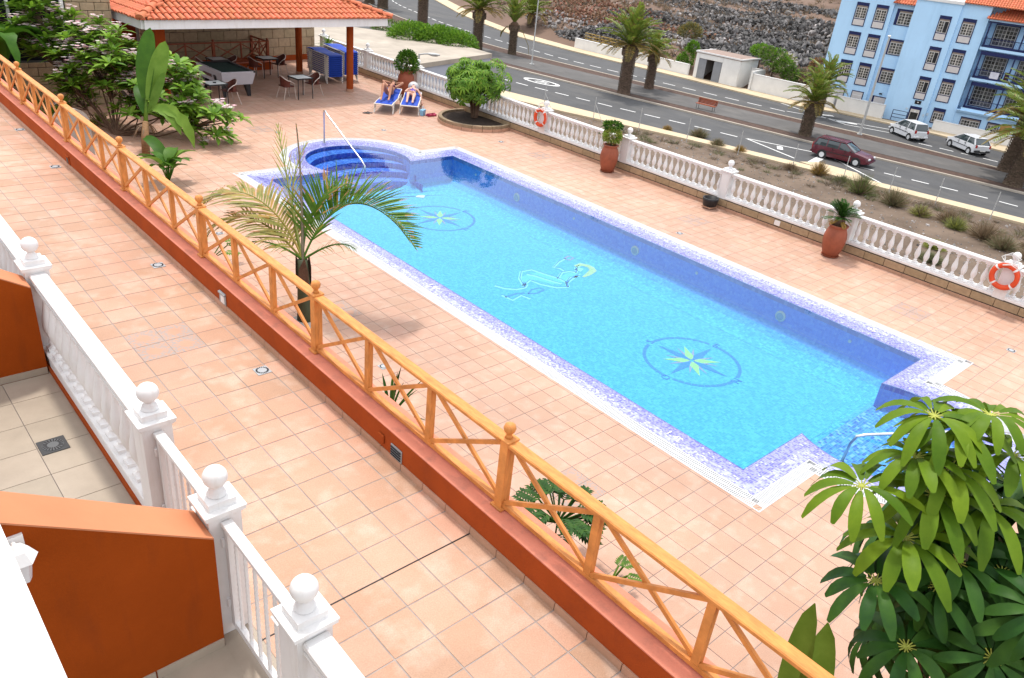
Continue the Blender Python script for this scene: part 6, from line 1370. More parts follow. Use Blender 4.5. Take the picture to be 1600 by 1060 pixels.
# ---- young palm by the railing, feathery arching fronds
t = thing('young_palm', 'young feather palm with arching green and golden fronds beside the railing', 'palm tree', (5.72, 10.9, 0)); B0 = Vector((5.72, 10.9, 0))
mb = MB(); mb.tube([(0, 0, 0), (.02, .03, .3), (.05, .12, .75), (.06, .17, 1.12)], [.15, .13, .105, .085], 16); mb.build('trunk', mat('green palm stem', (.05, .06, .03), .6, .4, 6, stretch=(1, 1, .3), bump=.3, bscale=20), t, smooth='full')
mb = MB(); mb.lathe([(.24, 0), (.26, .05), (.20, .09)], 18); mb.build('base_ring', M_conc, t)
for a in (0, 2.1, 4.2):
    mb = MB(); mb.add([(.13*cos(a+u), .13*sin(a+u), z) for u, z in ((-.8, .62), (.8, .62), (.7, .95), (.2, 1.22), (-.6, 1.0))], [(0, 1, 2, 3, 4)]); mb.build('leaf_sheath', G_bark, t, (.05, .12, 0))
def bez(P_, t):
    P_ = [Vector(p) for p in P_]
    while len(P_) > 1: P_ = [a.lerp(b, t) for a, b in zip(P_, P_[1:])]
    return P_[0]
def feather(P_, n, ll, m, tipm=.25, seed=0, spread=1., lift=.25, r0=.022, hang=.35, bare=.12, w_=.042, onesided=None):
    r = random.Random(seed); mb = MB(); P_ = [Vector(p)-B0 for p in P_]; ctr = [bez(P_, i/n) for i in range(n+1)]
    mb.tube(ctr[::2], [r0*(1-.75*i/len(ctr[::2])) for i in range(len(ctr[::2]))], 6, mi=0)
    for i in range(int(n*bare), n+1):
        t_ = i/n; d = (ctr[min(n, i+1)]-ctr[max(0, i-1)]).normalized(); sd_ = d.cross(Vector((0, 0, 1)))
        if sd_.length < .1: sd_ = d.cross(Vector((.6, .8, 0)))
        sd_.normalize(); u = sd_.cross(d)
        for s in (-1, 1):
            l = ll*(sin(pi*min(1, t_*.75+.22))**.7)*r.uniform(.85, 1.1); dd = (d*(.55+.5*t_)+sd_*s*spread*r.uniform(.8, 1.1)+u*(lift+r.uniform(-.1, .2))).normalized()
            a = ctr[i]; k = 4; wv = dd.cross(u).normalized()*w_*.5; hg = hang*r.uniform(.6, 1.3); pp = []
            for q in range(k+1):
                f = q/k; c = a+dd*l*f-Vector((0, 0, 1))*l*hg*f*f*.6; wq = wv*(1.0 if 0 < q < k-1 else .55 if q == 0 else .6 if q == k-1 else .08); pp += [c-wq, c+wq]
            tp = k-1 if r.random() < tipm*2 else k
            for q in range(k): mb.add(pp[2*q:2*q+4], [(0, 1, 3, 2)], 2 if (q >= tp) else (1 if r.random() < tipm*.5 else 0))
    mb.build('frond', [m, G_gold, G_tip], t)
top = (5.78, 11.05, 1.12)
feather([top, (6.25, 11.3, 1.75), (6.75, 11.35, 2.15), (7.15, 10.9, 2.1), (7.45, 10.25, 1.35)], 70, .92, G_mid, .14, 1, hang=.20, lift=.7, w_=.042)
feather([top, (5.80, 11.6, 1.7), (5.55, 12.3, 2.25), (5.0, 12.7, 2.0), (4.85, 12.9, 1.55)], 56, .90, G_palmy, .38, 2, hang=.5, lift=.1)
feather([top, (5.9, 11.6, 1.8), (6.0, 12.0, 2.4), (6.1, 12.4, 2.95)], 16, .60, G_yel, .3, 3, spread=.30, lift=0, hang=.15, bare=.3, w_=.016)
feather([top, (5.85, 11.7, 1.8), (6.15, 12.1, 2.3), (6.55, 12.3, 2.65)], 14, .55, G_yel, .4, 9, spread=.3, lift=.1, hang=.1, bare=.3, w_=.014)
feather([top, (5.95, 11.35, 1.7), (6.25, 11.9, 2.4), (6.36, 12.25, 3.0)], 20, .30, G_bark2, .3, 4, spread=.05, lift=0, hang=0, bare=.7, r0=.03, w_=.02)
feather([top, (5.95, 11.35, 1.6), (6.3, 11.6, 2.0), (6.7, 11.6, 2.15), (6.95, 11.4, 1.95)], 36, .75, G_mid, .25, 5, spread=.8, lift=.6, hang=.3, bare=.3, w_=.03)
feather([top, (5.6, 11.5, 1.5), (5.3, 11.9, 1.9), (4.95, 12.2, 1.7), (4.75, 12.3, 1.35)], 36, .70, G_palmy, .35, 6, hang=.6, lift=.1)
feather([top, (5.6, 11.2, 1.3), (5.3, 11.3, 1.5), (5.1, 11.5, 1.4)], 16, .40, G_mid, .3, 7, hang=.7, bare=.3, w_=.014); feather([top, (6.1, 11.0, 1.3), (6.35, 10.8, 1.5), (6.5, 10.6, 1.35)], 16, .36, G_mid, .3, 8, hang=.7, bare=.3, w_=.014)
# ---- umbrella trees (whorls of finger leaflets)
def whorl_mesh(seed, n=11, L_=.30, W=.085, mats=(G_dark, G_yst), pet=.06, cup=.15, seg=5):
    r = random.Random(seed); mb = MB()
    for i in range(n):
        a = 2*pi*i/n+r.uniform(-.1, .1); el = cup+r.uniform(-.15, .15); d = Vector((cos(a)*cos(el), sin(a)*cos(el), sin(el))); l = L_*r.uniform(.8, 1.08); p0 = d*pet*r.uniform(.8, 1.2)
        mb.tube([(0, 0, 0), p0], [.005*L_/.3, .0035*L_/.3], 4, mi=1, cap=False); blade(mb, p0, d, (0, 0, 1), l, W*r.uniform(.85, 1.1), r.uniform(.6, 1.05), .18, 6 if seg > 3 else seg, 0, tip=.012, ob=seg > 3)
    return mb.mesh('leaf_whorl', list(mats), 'full')
wh = [whorl_mesh(s, n=11+s % 2, L_=.38, W=.090, cup=.25) for s in range(5)]
whb = [whorl_mesh(s+20, n=13, L_=.39, W=.092, mats=(G_bright, G_yst), cup=.25) for s in range(4)]
t = thing('umbrella_plant', 'big dark green umbrella plant with finger leaves at the lower right corner', 'shrub', (5.6, .35, 0)); C_ = Vector((5.6, .35, 0)); r = random.Random(21)
wp = [(4.65, .97, 3.23), (5.07, 1.05, 3.88), (4.97, .97, 3.65), (5.08, .72, 3.46), (5.29, .74, 3.76), (4.53, 1.29, 3.49), (5.25, .94, 3.97), (4.98, 1.17, 3.93), (4.83, 1.14, 3.69), (4.44, .98, 2.97), (4.86, .69, 3.13), (5.15, .38, 3.09), (4.89, .37, 2.75), (4.48, .68, 2.62), (4.85, .97, 3.49)]
for i, p in enumerate(wp):
    q = Vector(p)-C_; tip_ = Vector((0, -.1, 0)); o_ = (q-Vector((-.1, .1, 2.0))); o_.z = abs(o_.z)*.8+.4; ax = (o_.normalized()*.6+Vector((0, 0, .8))).normalized()
    inst((whb if p[2] > 3.2 else wh)[i % 4], 'leaf_whorl', t, q, rot=(ax.to_track_quat('Z', 'Y') @ Quaternion((0, 0, 1), r.uniform(0, 6))).to_euler(), sc=r.uniform(.95, 1.12)*(.92 if i > 0 else 1))
for i in range(120):
    d = rdir(r, -.75, .8); q = Vector((-.25, .15, 2.75))+Vector((d.x*.85, d.y*.85, d.z*1.15))*r.uniform(.45, .95); pw = C_+q
    dq = pw-Vector((0, 0, CAMZ)); dep = dq.dot(F)
    if dep < 4.6: continue
    u = 800+1223*dq.dot(R2)/dep; v = 530-1223*dq.dot(U2)/dep
    if v < 655+max(0, (1500-u))*.45 or u < 1310+max(0, v-1010)*.6 or (u < 1420 and v < 740): continue
    ax = (d*.7+Vector((0, 0, .7))).normalized(); inst(wh[i % 5], 'leaf_whorl', t, q, rot=(ax.to_track_quat('Z', 'Y') @ Quaternion((0, 0, 1), r.uniform(0, 6))).to_euler(), sc=r.uniform(.7, 1.0))
for k in range(9):
    a = 2*pi*k/9; e_ = Vector((-.25+.5*cos(a), .15+.5*sin(a), 3.0+.3*sin(3*a))); mb = MB(); mb.tube([(0.02*k, 0, 0), (e_.x*.3, e_.y*.3, 1.2), (e_.x*.7, e_.y*.7, 2.2), tuple(e_)], [.035, .03, .022, .012], 6); mb.build('stem', G_bark2, t)
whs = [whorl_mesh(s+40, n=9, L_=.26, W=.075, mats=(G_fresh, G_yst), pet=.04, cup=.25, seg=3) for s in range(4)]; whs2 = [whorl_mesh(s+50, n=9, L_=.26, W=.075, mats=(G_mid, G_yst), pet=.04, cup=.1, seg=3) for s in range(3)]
t = thing('umbrella_tree', 'rounded bright green umbrella tree growing in the stone edged bed', 'tree', (18.0, 21.5, .17)); r = random.Random(31)
lobes = [((-.15, .35, 1.25), .80, .75), ((.35, -.25, 1.30), .80, .75), ((-.05, .1, .95), .95, .62), ((.5, .5, 1.2), .6, .6), ((-.55, -.1, 1.05), .55, .6), ((.1, .75, 1.05), .6, .6)]
for i in range(520):
    c, rr, rz_ = lobes[r.randrange(len(lobes))]; d = rdir(r, -.55, 1); q = Vector(c)+Vector((d.x*rr, d.y*rr, d.z*rz_))*r.uniform(.72, 1.0); ax = (d*.8+Vector((0, 0, .5))).normalized()
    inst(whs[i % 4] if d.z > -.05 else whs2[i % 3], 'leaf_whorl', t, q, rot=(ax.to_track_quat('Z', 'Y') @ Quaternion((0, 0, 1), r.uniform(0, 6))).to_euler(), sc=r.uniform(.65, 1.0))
for k in range(12):
    a = 2*pi*k/12+r.uniform(-.2, .2); rr = r.uniform(.3, .8); mb = MB(); mb.tube([(.08*cos(a), .08*sin(a), 0), (.25*rr*cos(a), .25*rr*sin(a), .4), (rr*cos(a), rr*sin(a), 1.2+r.uniform(-.2, .2))], [.045, .032, .015], 6); mb.build('stem', G_bark, t)
# ---- generic leafy crown
def crown(name, parent, lobes, n, L_, W, mats, seed, loc=(0, 0, 0), droop=.3, shell=.6, updir=.4, seg=2, kind=True):
    r = random.Random(seed); mb = MB()
    for i in range(n):
        c, rx, ry, rz_ = lobes[r.randrange(len(lobes))]; d = rdir(r, -.8, 1); q = Vector(c)+Vector((d.x*rx, d.y*ry, d.z*rz_))*(shell+(1-shell)*r.random()); dd = (d+Vector((0, 0, updir))+rdir(r)*.5).normalized()
        blade(mb, q, dd, rdir(r), L_*r.uniform(.7, 1.2), W*r.uniform(.7, 1.2), droop, .12, seg, r.randrange(len(mats)))
    o = mb.build(name, list(mats), parent, loc); 
    if kind: o['kind'] = 'stuff'
    return o
t = thing('potted_bush', 'round dark green bush growing in the tall clay pot behind the sunbathers', 'bush', (18.02, 25.75, .92)); crown('foliage', t, [((0, 0, .30), .46, .46, .40), ((.1, .1, .5), .34, .34, .28)], 2600, .09, .045, (G_mid, G_dark, G_mid), 1); mb = MB(); mb.tube([(0, 0, 0), (0, 0, .3)], .04, 8); mb.build('stem', G_bark, t)
t = thing('potted_bush', 'yellow variegated bush with green top in the middle clay pot', 'bush', (18.12, 15.2, .78)); crown('variegated_foliage', t, [((0, 0, .30), .28, .28, .24)], 1500, .07, .035, (G_yel, G_yel, G_fresh), 2); crown('green_foliage', t, [((.12, .15, .56), .27, .27, .10)], 420, .13, .045, (G_mid, G_dark), 3, droop=.4); mb = MB(); mb.tube([(0, 0, 0), (0, 0, .3)], .03, 8); mb.build('stem', G_bark, t)
t = thing('cycad', 'dark green cycad with stiff fronds in the right clay pot', 'cycad', (18.1, 7.78, .76)); mb = MB(); mb.lathe([(.10, 0), (.13, .10), (.10, .22), (.05, .25)], 14); mb.build('stem', G_bark, t)
r = random.Random(4); gm = MB()
for i in range(15):
    x_ = .03+.40*i/15
    for s in (-1, 1): blade(gm, (0, x_+.02, .10*sin(x_*5)), Vector((s*.8, .75, .25)), (0, 0, 1), .14*sin(pi*(i+3)/19)+.02, .022, .25, .1, 2)
gm.tube([(0, 0, 0), (0, .2, .09), (0, .44, .08)], .006, 4); gme = gm.mesh('frond', G_dark)
for i in range(30): inst(gme, 'frond', t, (0, 0, .22), rot=Euler((r.uniform(-.35, 1.0), 0, i*2.399)), sc=r.uniform(.85, 1.1))
for i in range(5): inst(gm.mesh('frond', G_gold), 'frond', t, (0, 0, .2), rot=Euler((r.uniform(-.9, -.5), 0, i*1.25)), sc=.7)
# ---- frangipani shrub
G_plum = leafmat('frangipani leaf', (.12, .25, .02), (.22, .38, .04), .35, .5, spec=.25)
t = thing('frangipani', 'wide frangipani shrub with pink blossom clusters behind the railing', 'shrub', (6.6, 23.2, 0)); C_ = Vector((6.6, 23.2, 0)); r = random.Random(77)
tips = [(5.48, 26.68, 2.6), (5.95, 26.44, 2.89), (6.53, 25.7, 2.67), (6.95, 25.04, 2.34), (5.7, 26.03, 2.03), (6.15, 25.41, 1.78), (6.78, 24.74, 1.71), (7.42, 24.46, 2.1), (6.91, 24.28, 1.28), (7.45, 23.81, 1.35), (8.28, 23.31, 1.66), (8.68, 22.78, 1.5), (8.79, 21.94, .61), (8.43, 22.37, .72), (8.08, 22.8, .82), (6.24, 24.88, 1.19), (7.1, 24.0, 1.75), (6.45, 25.0, 2.1), (6.2, 25.0, .75), (7.5, 23.6, .75)]
roset = []
for s in range(4):
    mb = MB(); rr = random.Random(s+60)
    for i in range(11):
        a = i*2.399; el = .15+.75*i/11; d = Vector((cos(a)*cos(el), sin(a)*cos(el), sin(el))); blade(mb, d*.02, d, (0, 0, 1), .36*rr.uniform(.7, 1.1), .095, .35, .14, 3, 1 if rr.random() < .25 else 0, tip=.01)
    roset.append(mb.mesh('leaf_rosette', [G_plum, G_fresh], 'full'))
bl = []
for s in range(2):
    mb = MB(); rr = random.Random(s+90)
    for i in range(9):
        c = Vector((rr.uniform(-.09, .09), rr.uniform(-.09, .09), .10+rr.uniform(-.03, .05)))
        for k in range(5): a = k*1.257+i; d = Vector((cos(a), sin(a), .35)); blade(mb, c, d, (0, 0, 1), .055, .04, .1, .1, 2, rr.randrange(2), tip=.012)
    bl.append(mb.mesh('blossom', [G_pink, G_white]))
base = Vector((0.1, .4, 0)); brm = MB(); n_r = 0
for T_ in tips:
    T0 = Vector(T_)-C_; mid = base.lerp(T0, .5)+Vector((r.uniform(-.2, .2), r.uniform(-.2, .2), -.25)); brm.tube([base, base.lerp(mid, .5)+Vector((0, 0, .05)), mid, T0.lerp(mid, .3), T0], [.030, .024, .018, .015, .011], 6)
    for k in range(17):
        e = T0+Vector((r.gauss(0, .34), r.gauss(0, .34), r.gauss(0, .26))); brm.tube([T0.lerp(mid, .45), (T0+e)/2-Vector((0, 0, .06)), e], [.013, .010, .008], 4)
        ax = (e-mid).normalized()*.5+Vector((0, 0, .8)); inst(roset[r.randrange(4)], 'leaf_rosette', t, e, rot=(ax.normalized().to_track_quat('Z', 'Y') @ Quaternion((0, 0, 1), r.uniform(0, 6))).to_euler(), sc=r.uniform(1.0, 1.45)); n_r += 1
        if r.random() < .42: inst(bl[r.randrange(2)], 'blossom', t, e+Vector((0, 0, .05)), rz=r.uniform(0, 6), sc=r.uniform(1.1, 1.8))
brm.build('branches', G_bark, t)
# ---- bird-of-paradise plant with paddle leaves
def paddle(mb, P_, W, seg=10, fold=.12, torn=0, r=R, mi=0, nrm=(.15, .3, 1)):
    c = [bez(P_, i/seg) for i in range(seg+1)]; o = len(mb.v)
    for i, p in enumerate(c):
        d = (c[min(seg, i+1)]-c[max(0, i-1)]).normalized(); s = d.cross(Vector(nrm)).normalized(); u = s.cross(d); t_ = i/seg; w_ = W*(sin(pi*min(1, t_*.9+.08))**.6) if i < seg else .01
        if torn and i % 2: w_ *= r.uniform(.6, 1)
        mb.v += [tuple(p-s*w_*.5+u*w_*fold), tuple(p), tuple(p+s*w_*.5+u*w_*fold)]
    for i in range(seg): a = o+3*i; mb.f += [(a, a+1, a+4, a+3), (a+1, a+2, a+5, a+4)]; mb.m += [mi, mi]
W_REF = Vector()
G_pad = leafmat('paddle leaf', (.11, .21, .022), (.17, .29, .04), .3, .5, spec=.15, isl_=.1); G_padd = leafmat('dark paddle leaf', (.035, .10, .008), (.06, .15, .012), .25, .5, spec=.15, isl_=.1)
t = thing('bird_of_paradise_plant', 'tall plant with big upright paddle leaves beside the frangipani', 'plant', (6.75, 21.35, 0)); C_ = Vector((6.75, 21.35, 0))
mb = MB(); mb.tube([(0, 0, 0), (.05, .1, .35), (.2, .35, .8)], [.10, .10, .075], 10); mb.tube([(.2, .35, .8), (.45, .75, 1.5)], [.06, .03], 8, mi=1); mb.build('stem', [mat('ringed brown stem', (.20, .11, .05), .8, .3, 9, stretch=(1, 1, 4)), G_pad], t, smooth='full')
for i, (P_, W, m_) in enumerate((([(7.1, 21.9, 1.35), (7.2, 22.2, 2.0), (7.45, 22.4, 2.6), (7.62, 22.55, 3.0)], .42, G_padd), ([(7.15, 21.85, 1.3), (7.4, 22.0, 1.9), (7.7, 22.2, 2.4), (7.85, 22.2, 2.72)], .42, G_pad), ([(7.1, 21.8, 1.0), (7.3, 21.8, 1.4), (7.5, 21.9, 1.8), (7.65, 21.9, 2.0)], .22, G_pad),
                                  ([(7.15, 21.8, 1.1), (7.5, 21.4, 1.3), (7.8, 20.9, 1.0), (7.75, 20.6, .30)], .34, G_pad), ([(7.15, 21.8, 1.1), (7.35, 21.5, 1.25), (7.5, 21.1, 1.0), (7.55, 20.9, .60)], .30, G_pad), ([(7.0, 21.8, 1.0), (7.0, 22.1, 1.4), (7.1, 22.4, 1.6), (7.2, 22.6, 1.5)], .3, G_padd),
                                  ([(6.75, 21.3, .5), (6.8, 20.9, .6), (6.9, 20.5, .3), (6.95, 20.3, 0)], .3, G_padd))):
    mb = MB(); paddle(mb, [Vector(p)-C_ for p in P_], W*(1.1 if i < 2 else 1.0), torn=i in (3, 4), nrm=((-.5, -.85, .3), (.1, -.95, .3), (-.3, -.9, .3), (-.5, -.6, .8), (-.4, -.6, .8), (-.3, -.9, .4), (-.3, -.7, .8))[i]); mb.build('leaf', m_, t, smooth='full')
r = random.Random(8); mb = MB()
for k in range(16): a = r.uniform(0, 6.3); blade(mb, (.2+.05*cos(a), .35+.05*sin(a), .75), (cos(a), sin(a), -.3), (0, 0, 1), r.uniform(.25, .5), .04, 1.1, .1, 4)
mb.build('dead_leaves', G_dry, t)
t = thing('paddle_leaf_clump', 'low clump of broad green paddle leaves against the railing below the tall plant', 'plant', (6.45, 19.0, 0)); C_ = Vector((6.45, 19.0, 0)); r = random.Random(15)
for k in range(16):
    a = k*2.399; l = r.uniform(.5, .95); mb = MB(); P_ = [(0, 0, 0), (.15*cos(a), .15*sin(a), .45*l+.1), (l*.45*cos(a), l*.45*sin(a), .85*l), (l*.8*cos(a), l*.8*sin(a), .75*l)]; mb.tube([Vector(P_[0]), Vector(P_[1])], .012, 5, mi=0); paddle(mb, [Vector(p) for p in P_[1:]], r.uniform(.24, .36), 7); mb.build('leaf', G_pad if k % 4 == 0 else G_padd, t, smooth='full')
for x, y, s, l in ((5.40, 1.30, 2.0, 'upright green paddle leaves at the lower edge behind the railing end'),):
    t = thing('paddle_leaf_clump', l, 'plant', (x, y, 0))
    for k, (P_, W) in enumerate((([(-.3, .0, .3), (-.42, .05, 1.0), (-.45, .10, 1.6), (-.44, .12, 2.06)], .24), ([(-.2, -.1, .3), (-.32, -.1, 1.0), (-.36, -.05, 1.5), (-.38, 0.0, 1.92)], .26), ([(0, -.2, .2), (-.1, -.3, .8), (-.2, -.35, 1.3), (-.3, -.3, 1.5)], .26))): mb = MB(); paddle(mb, [Vector(p) for p in P_], W, 10, nrm=(-.6, -.3, .7) if k == 1 else (-.8, 0, .5)); mb.build('leaf', G_pad, t, smooth='full')
# ---- low plants behind the parapet
def split_leaf(label, x, y, z, s, n, seed, m_=G_dark):
    t = thing('split_leaf_plant', label, 'plant', (x, y, 0)); r = random.Random(seed)
    for k in range(n):
        a = r.uniform(0, 6.3); el = r.uniform(.2, 1.0); d = Vector((cos(a)*cos(el), sin(a)*cos(el), sin(el))); c = Vector((0, 0, z-.4*s)); e = c+d*s*.8; mb = MB(); mb.tube([(0, 0, z*.3), tuple(c), tuple(e)], .012, 4)
        dh = Vector((d.x, d.y, 0)).normalized(); sd_ = Vector((-dh.y, dh.x, 0))
        for j in range(7):
            f = j/6
            for q in (-1, 1): blade(mb, e+dh*s*.5*f, dh*.6+sd_*q*(1-.5*f)+Vector((0, 0, .25)), (0, 0, 1), s*.34*(1-.5*abs(f-.3)), s*.10, .3, .1, 2)
        mb.build('leaf', m_, t)
split_leaf('dark split-leaf plant showing above the red wall near the railing cross', 5.30, 4.35, .72, .42, 34, 1); split_leaf('small split-leaf plant lower down behind the railing', 5.45, 3.6, .28, .3, 6, 2, G_mid)
split_leaf('light green split leaves behind the railing post by the young palm', 5.35, 13.9, .35, .5, 8, 3, G_fresh)
def spiky(label, x, y, z, n, L_, m_, seed, W=.04, name='spiky_plant', droop=.2, el=(.4, 1.45)):
    t = thing(name, label, 'plant', (x, y, z)); r = random.Random(seed)
    for k in range(n): mb = MB(); a = k*2.399; e = r.uniform(*el); blade(mb, (0, 0, 0), (cos(a)*cos(e), sin(a)*cos(e), sin(e)), (0, 0, 1), L_*r.uniform(.7, 1.1), W, droop, .25, 4, base=.6); mb.build('leaf', m_, t)
spiky('dark spiky agave tips showing above the red wall', 5.35, 7.75, .0, 16, .95, G_dark, 2, .05); spiky('narrow leaved spiky plant behind the stacked loungers', 17.9, 31.4, .9, 34, .8, G_mid, 5, .05, droop=.5, el=(.0, 1.4))
spiky('yellow green dracaena under the frangipani branches', 6.7, 24.9, .0, 60, .95, G_yel, 6, .04, droop=.8, el=(.3, 1.4)); spiky('dense yellow green dracaena at the far left behind the railing', 5.3, 26.3, .3, 80, 1.1, G_yel, 7, .04, droop=.9, el=(.3, 1.4))
t = thing('banana_plant', 'dark broad hanging banana leaves in the top left corner', 'plant', (4.7, 25.9, 0)); r = random.Random(6)
for k in range(10):
    a = k*2.399; l = r.uniform(1.0, 1.6); mb = MB(); P_ = [(0, 0, 1.4), (.3*cos(a), .3*sin(a), 2.6), (l*.6*cos(a), l*.6*sin(a), 2.9), (l*cos(a), l*sin(a), 1.7)]; paddle(mb, [Vector(p) for p in P_], .55, 9, torn=1, r=r); mb.build('leaf', G_padd, t, smooth='full')
mb = MB(); mb.tube([(0, 0, 0), (0, 0, 2.2)], [.16, .10], 10); mb.build('stem', G_bark2, t)
# ---- hedge beyond the concrete roof
t = thing('hedge', 'bright green rounded hedge at the edge of the concrete roof', 'hedge', (32.4, 43.6, -1.3)); crown('foliage', t, [((.9, -1.6, .35), 1.4, 1.2, .75), ((.1, -.3, .45), 1.5, 1.3, .85), ((-1.0, 1.0, .45), 1.5, 1.3, .85), ((1.6, .4, .3), 1.5, 1.5, .7), ((-.2, 1.6, .4), 1.3, 1.3, .75)], 9000, .22, .10, (G_fresh, G_fresh, G_mid), 12)
t = thing('roof_tuft', 'small dry green tuft left of the hedge', 'bush', (32.0, 48.2, -1.2)); crown('foliage', t, [((0, 0, .3), 1.2, 1.0, .5)], 900, .22, .07, (G_drygreen, G_mid), 13)
# ---- dry bushes on the lot
G_greybr = leafmat('grey dead twigs', (.17, .145, .12), (.27, .23, .19), .1, .9)
def drybush(label, x, y, rx, h, m_, seed, n=520):
    r = random.Random(seed); t = thing('dry_bush', label, 'bush', (x, y, ZS-.03)); mb = MB()
    for i in range(n):
        a = r.uniform(0, 2*pi); el = r.uniform(.15, 1.5); l = r.uniform(.5, 1.05); d = Vector((cos(a)*cos(el)*rx, sin(a)*cos(el)*rx, sin(el)*h)); b_ = Vector((d.x*.15, d.y*.15, 0)); e = d*l+rdir(r)*.06; sd_ = rdir(r)*.022
        mb.add([tuple(b_-sd_), tuple(b_+sd_), tuple(e)], [(0, 1, 2)], i % len(m_))
        if r.random() < .6: blade(mb, e*.8, rdir(r, -.1, 1), (0, 0, 1), .16, .035, .2, .1, 1, i % len(m_))
    mb.build('twigs', list(m_), t)
D_ = [(52.4, 35.3, 1.0, .8, 'round dry bush left of the hatched road markings', (G_dry, G_drygreen)), (51.3, 37.6, .5, .5, 'yellow grass tuft left of the round dry bush', (G_gold, G_dry)), (51.3, 32.8, .8, .7, 'greenish dry bush behind the fourth pillar', (G_drygreen, G_dry)), (51.6, 31.0, .6, .6, 'small tuft beside a fence post near the hatching', (G_dry, G_gold)),
      (51.3, 26.6, .7, .5, 'low dry tuft below the dark red car, left', (G_dry,)), (52.2, 24.9, .8, 1.1, 'tall yellow grass clump below the dark red car', (G_gold, G_dry)), (51.9, 23.0, .9, .6, 'grey tuft right of the yellow grass clump', (G_drygreen,)), (50.9, 21.2, 1.3, 1.5, 'large grey green bush below the front of the dark red car', (G_drygreen, G_mid, G_dry)),
      (50.6, 18.8, 1.2, 1.2, 'green bush right of the large grey green bush', (G_drygreen, G_dry)), (50.2, 16.9, .9, .7, 'yellowish low bush above the cycad pot', (G_yel, G_dry)), (50.6, 15.3, 1.2, .9, 'brown brush behind the yellowish bush', (G_dry,)), (49.8, 14.6, .9, .8, 'small green yellow weed bush', (G_yel, G_drygreen)),
      (49.6, 12.9, 1.4, 1.1, 'wide brown dry bush in front of the pavement, right', (G_dry,)), (48.8, 11.6, 1.2, .9, 'pale grey dry bush right of the wide brown one', (G_dry, G_drygreen)), (48.4, 10.0, 1.0, .8, 'reddish dry bush near the right edge', (G_dry,)), (49.4, 9.4, 1.3, .9, 'brown brush at the right edge of the lot', (G_dry, G_gold)), (50.4, 10.6, .9, .7, 'dark dry brush beside the last fence post', (G_dry,)),
      (44.8, 13.8, .8, .5, 'sparse yellow weeds behind the balustrade', (G_yel,)), (42.5, 13.0, 1.0, .5, 'sparse green weeds low on the lot', (G_drygreen,)), (37.5, 12.2, .8, .6, 'grey green weed seen between balusters', (G_drygreen,)), (35.2, 16.8, .7, .5, 'green weed behind the balusters right of the middle pot', (G_mid,)), (34, 14.2, .7, .5, 'green weed seen low between balusters', (G_drygreen,))]
for i, (x, y, rx, h, l, m_) in enumerate(D_): drybush(l, x, y, rx*1.15, h*1.05, m_, 100+i, 900)
r = random.Random(91); mb = MB()
for i in range(150):
    y = r.uniform(5, 24) if r.random() < .7 else r.uniform(24, 40); x = sw_lo(y)-.6-abs(r.gauss(0, 1.6)); s_ = r.uniform(.25, .6)
    for k in range(60):
        d = rdir(r, .05, 1); b_ = Vector((x, y, ZS-.03))+Vector((d.x, d.y, 0))*s_*.4; e = b_+Vector((d.x*s_, d.y*s_, d.z*s_*.9)); q = rdir(r)*.016; mb.add([tuple(b_-q), tuple(b_+q), tuple(e)], [(0, 1, 2)], k % 2 if i % 3 else 2)
o = mb.build('dry_brush', [G_dry, G_greybr, G_drygreen]); o['kind'] = 'stuff'; tag(o, 'tangled dry brush along the pavement edge of the lot', 'brush')
r = random.Random(55); mb = MB()
for i in range(900):
    y = r.uniform(2, 58); x = sw_lo(y)-abs(r.gauss(0, 3.5))-.4 if r.random() < .6 else r.uniform(26, sw_lo(y)-.4)
    if x < 24: continue
    for k in range(7): d = rdir(r, .2, 1); blade(mb, (x+r.uniform(-.1, .1), y+r.uniform(-.1, .1), ZS-.03), d, (0, 0, 1), r.uniform(.1, .32), .03, .3, .1, 1, r.randrange(2))
o = mb.build('dry_grass', [G_dry, G_drygreen]); o['kind'] = 'stuff'; tag(o, 'thin dry grass scattered over the lot', 'grass')
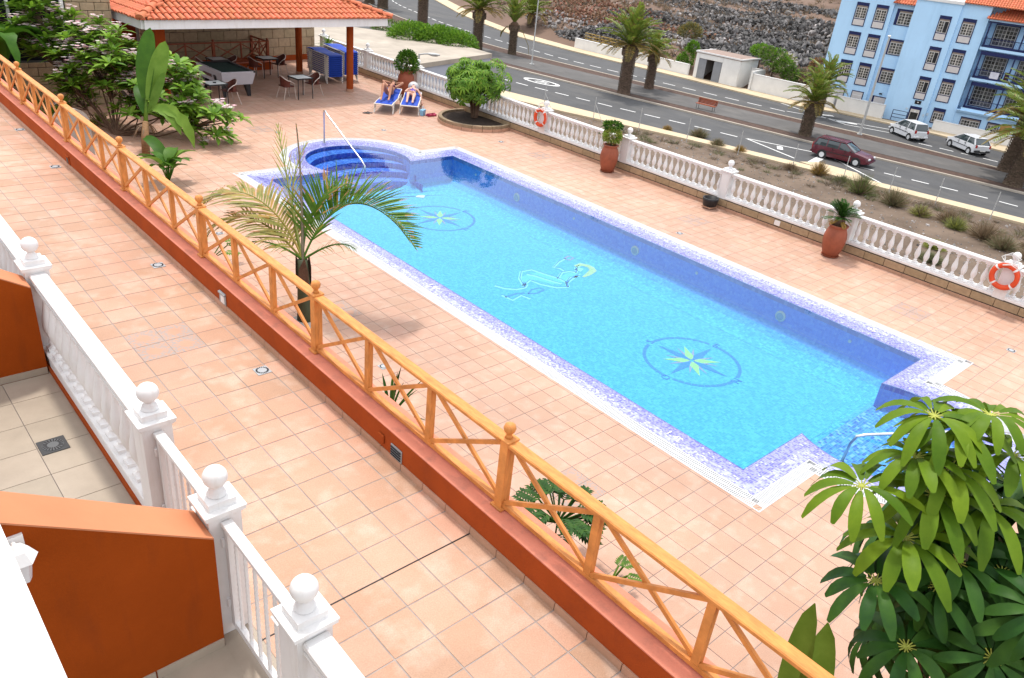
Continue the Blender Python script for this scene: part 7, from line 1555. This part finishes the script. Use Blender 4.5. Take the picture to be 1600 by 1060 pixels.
# ---- hillside scrub and green bushes
mb = MB(); r = random.Random(56)
for i in range(6500):
    y = r.uniform(20, 190); x = k_wall(min(y, 150))+4+abs(r.gauss(0, 45))
    z = hz(x, min(y, 150)); s = r.uniform(.3, 1.1)
    for k in range(12): d = rdir(r, .1, 1); sd_ = rdir(r)*.09*s; b_ = Vector((x+r.uniform(-.3, .3)*s, y+r.uniform(-.3, .3)*s, z)); mb.add([tuple(b_-sd_), tuple(b_+sd_), tuple(b_+d*s)], [(0, 1, 2)], r.randrange(3))
o = mb.build('hillside_scrub', [G_dry, mat('grey dead scrub', (.13, .11, .095), .9, .3, 2, isl=.3), G_dry]); o['kind'] = 'stuff'; tag(o, 'dry brown scrub covering the hillside', 'scrub')
def bush(name, label, x, y, z, lobes, n, L_, m_, seed, stem=.0):
    t = thing(name, label, 'bush' if name != 'small_tree' else 'tree', (x, y, z)); crown('foliage', t, lobes, n, L_, L_*.4, m_, seed)
    if stem: mb = MB(); mb.tube([(0, 0, 0), (.1, .1, stem*.6), (0, 0, stem)], [.13, .10, .07], 8); mb.build('trunk', G_bark, t)
bush('small_tree', 'small green tree with reddish crown beside the concrete shed', 78.6, 45.6, ZS+.1, [((0, 0, 3.2), 1.3, 1.3, 1.1), ((.2, -1.0, 2.6), 1.2, 1.2, .9), ((0, 1.0, 3.6), .9, .9, .7), ((.3, -1.9, 2.0), .9, .9, .7)], 2600, .32, (G_mid, G_fresh, G_drygreen), 1, 2.6)
bush('small_tree', 'small bright green tree behind the shed roof', 82.5, 49.8, hz(82.5, 49.8), [((0, 0, 2.0), 1.0, 1.3, .7)], 900, .3, (G_fresh,), 2, 1.6)
bush('green_bush', 'bright green bush left of the concrete shed', 78.0, 56.2, hz(78, 56.2), [((0, 0, 1.2), .7, .7, 1.3), ((0, .7, .7), .6, .7, .8), ((.2, -.3, 2.4), .6, .6, .6)], 1300, .34, (G_fresh, G_mid), 3)
bush('round_scrub', 'rounded yellow green bush among the rocks', 88.5, 64.2, hz(88.5, 64.2)-.2, [((0, 0, .9), 1.5, 1.5, 1.2)], 1500, .4, (G_drygreen, G_dateold), 4)
bush('round_scrub', 'low brown bush at the foot of the slope near the blue building', 82, 44.0, hz(82, 44), [((0, 0, .6), 1.3, 1.3, .7)], 700, .4, (G_dry, G_drygreen), 5); bush('round_scrub', 'rusty brown bush on the slope right of the shed', 86.5, 44.5, hz(86.5, 44.5), [((0, 0, .7), 1.2, 1.2, .9)], 700, .4, (G_tip, G_dry), 6)
bush('green_bush', 'flowering pale bush right of the small tree', 83.5, 47.2, hz(83.5, 47.2), [((0, 0, 1.2), 1.2, 1.2, .8)], 700, .35, (G_drygreen, G_yel, G_white), 7)
for i, (x, y) in enumerate(((186, 92), (200, 130), (150, 100))): bush('green_bush', ('dark bush beside the upper road', 'dark tree beyond the upper road, left', 'dark bush beside the upper road, left')[i], x, y, hz(x, min(150, y)), [((0, 0, 1.5), 3, 3, 2)], 900, .8, (G_dark, G_mid), 20+i)
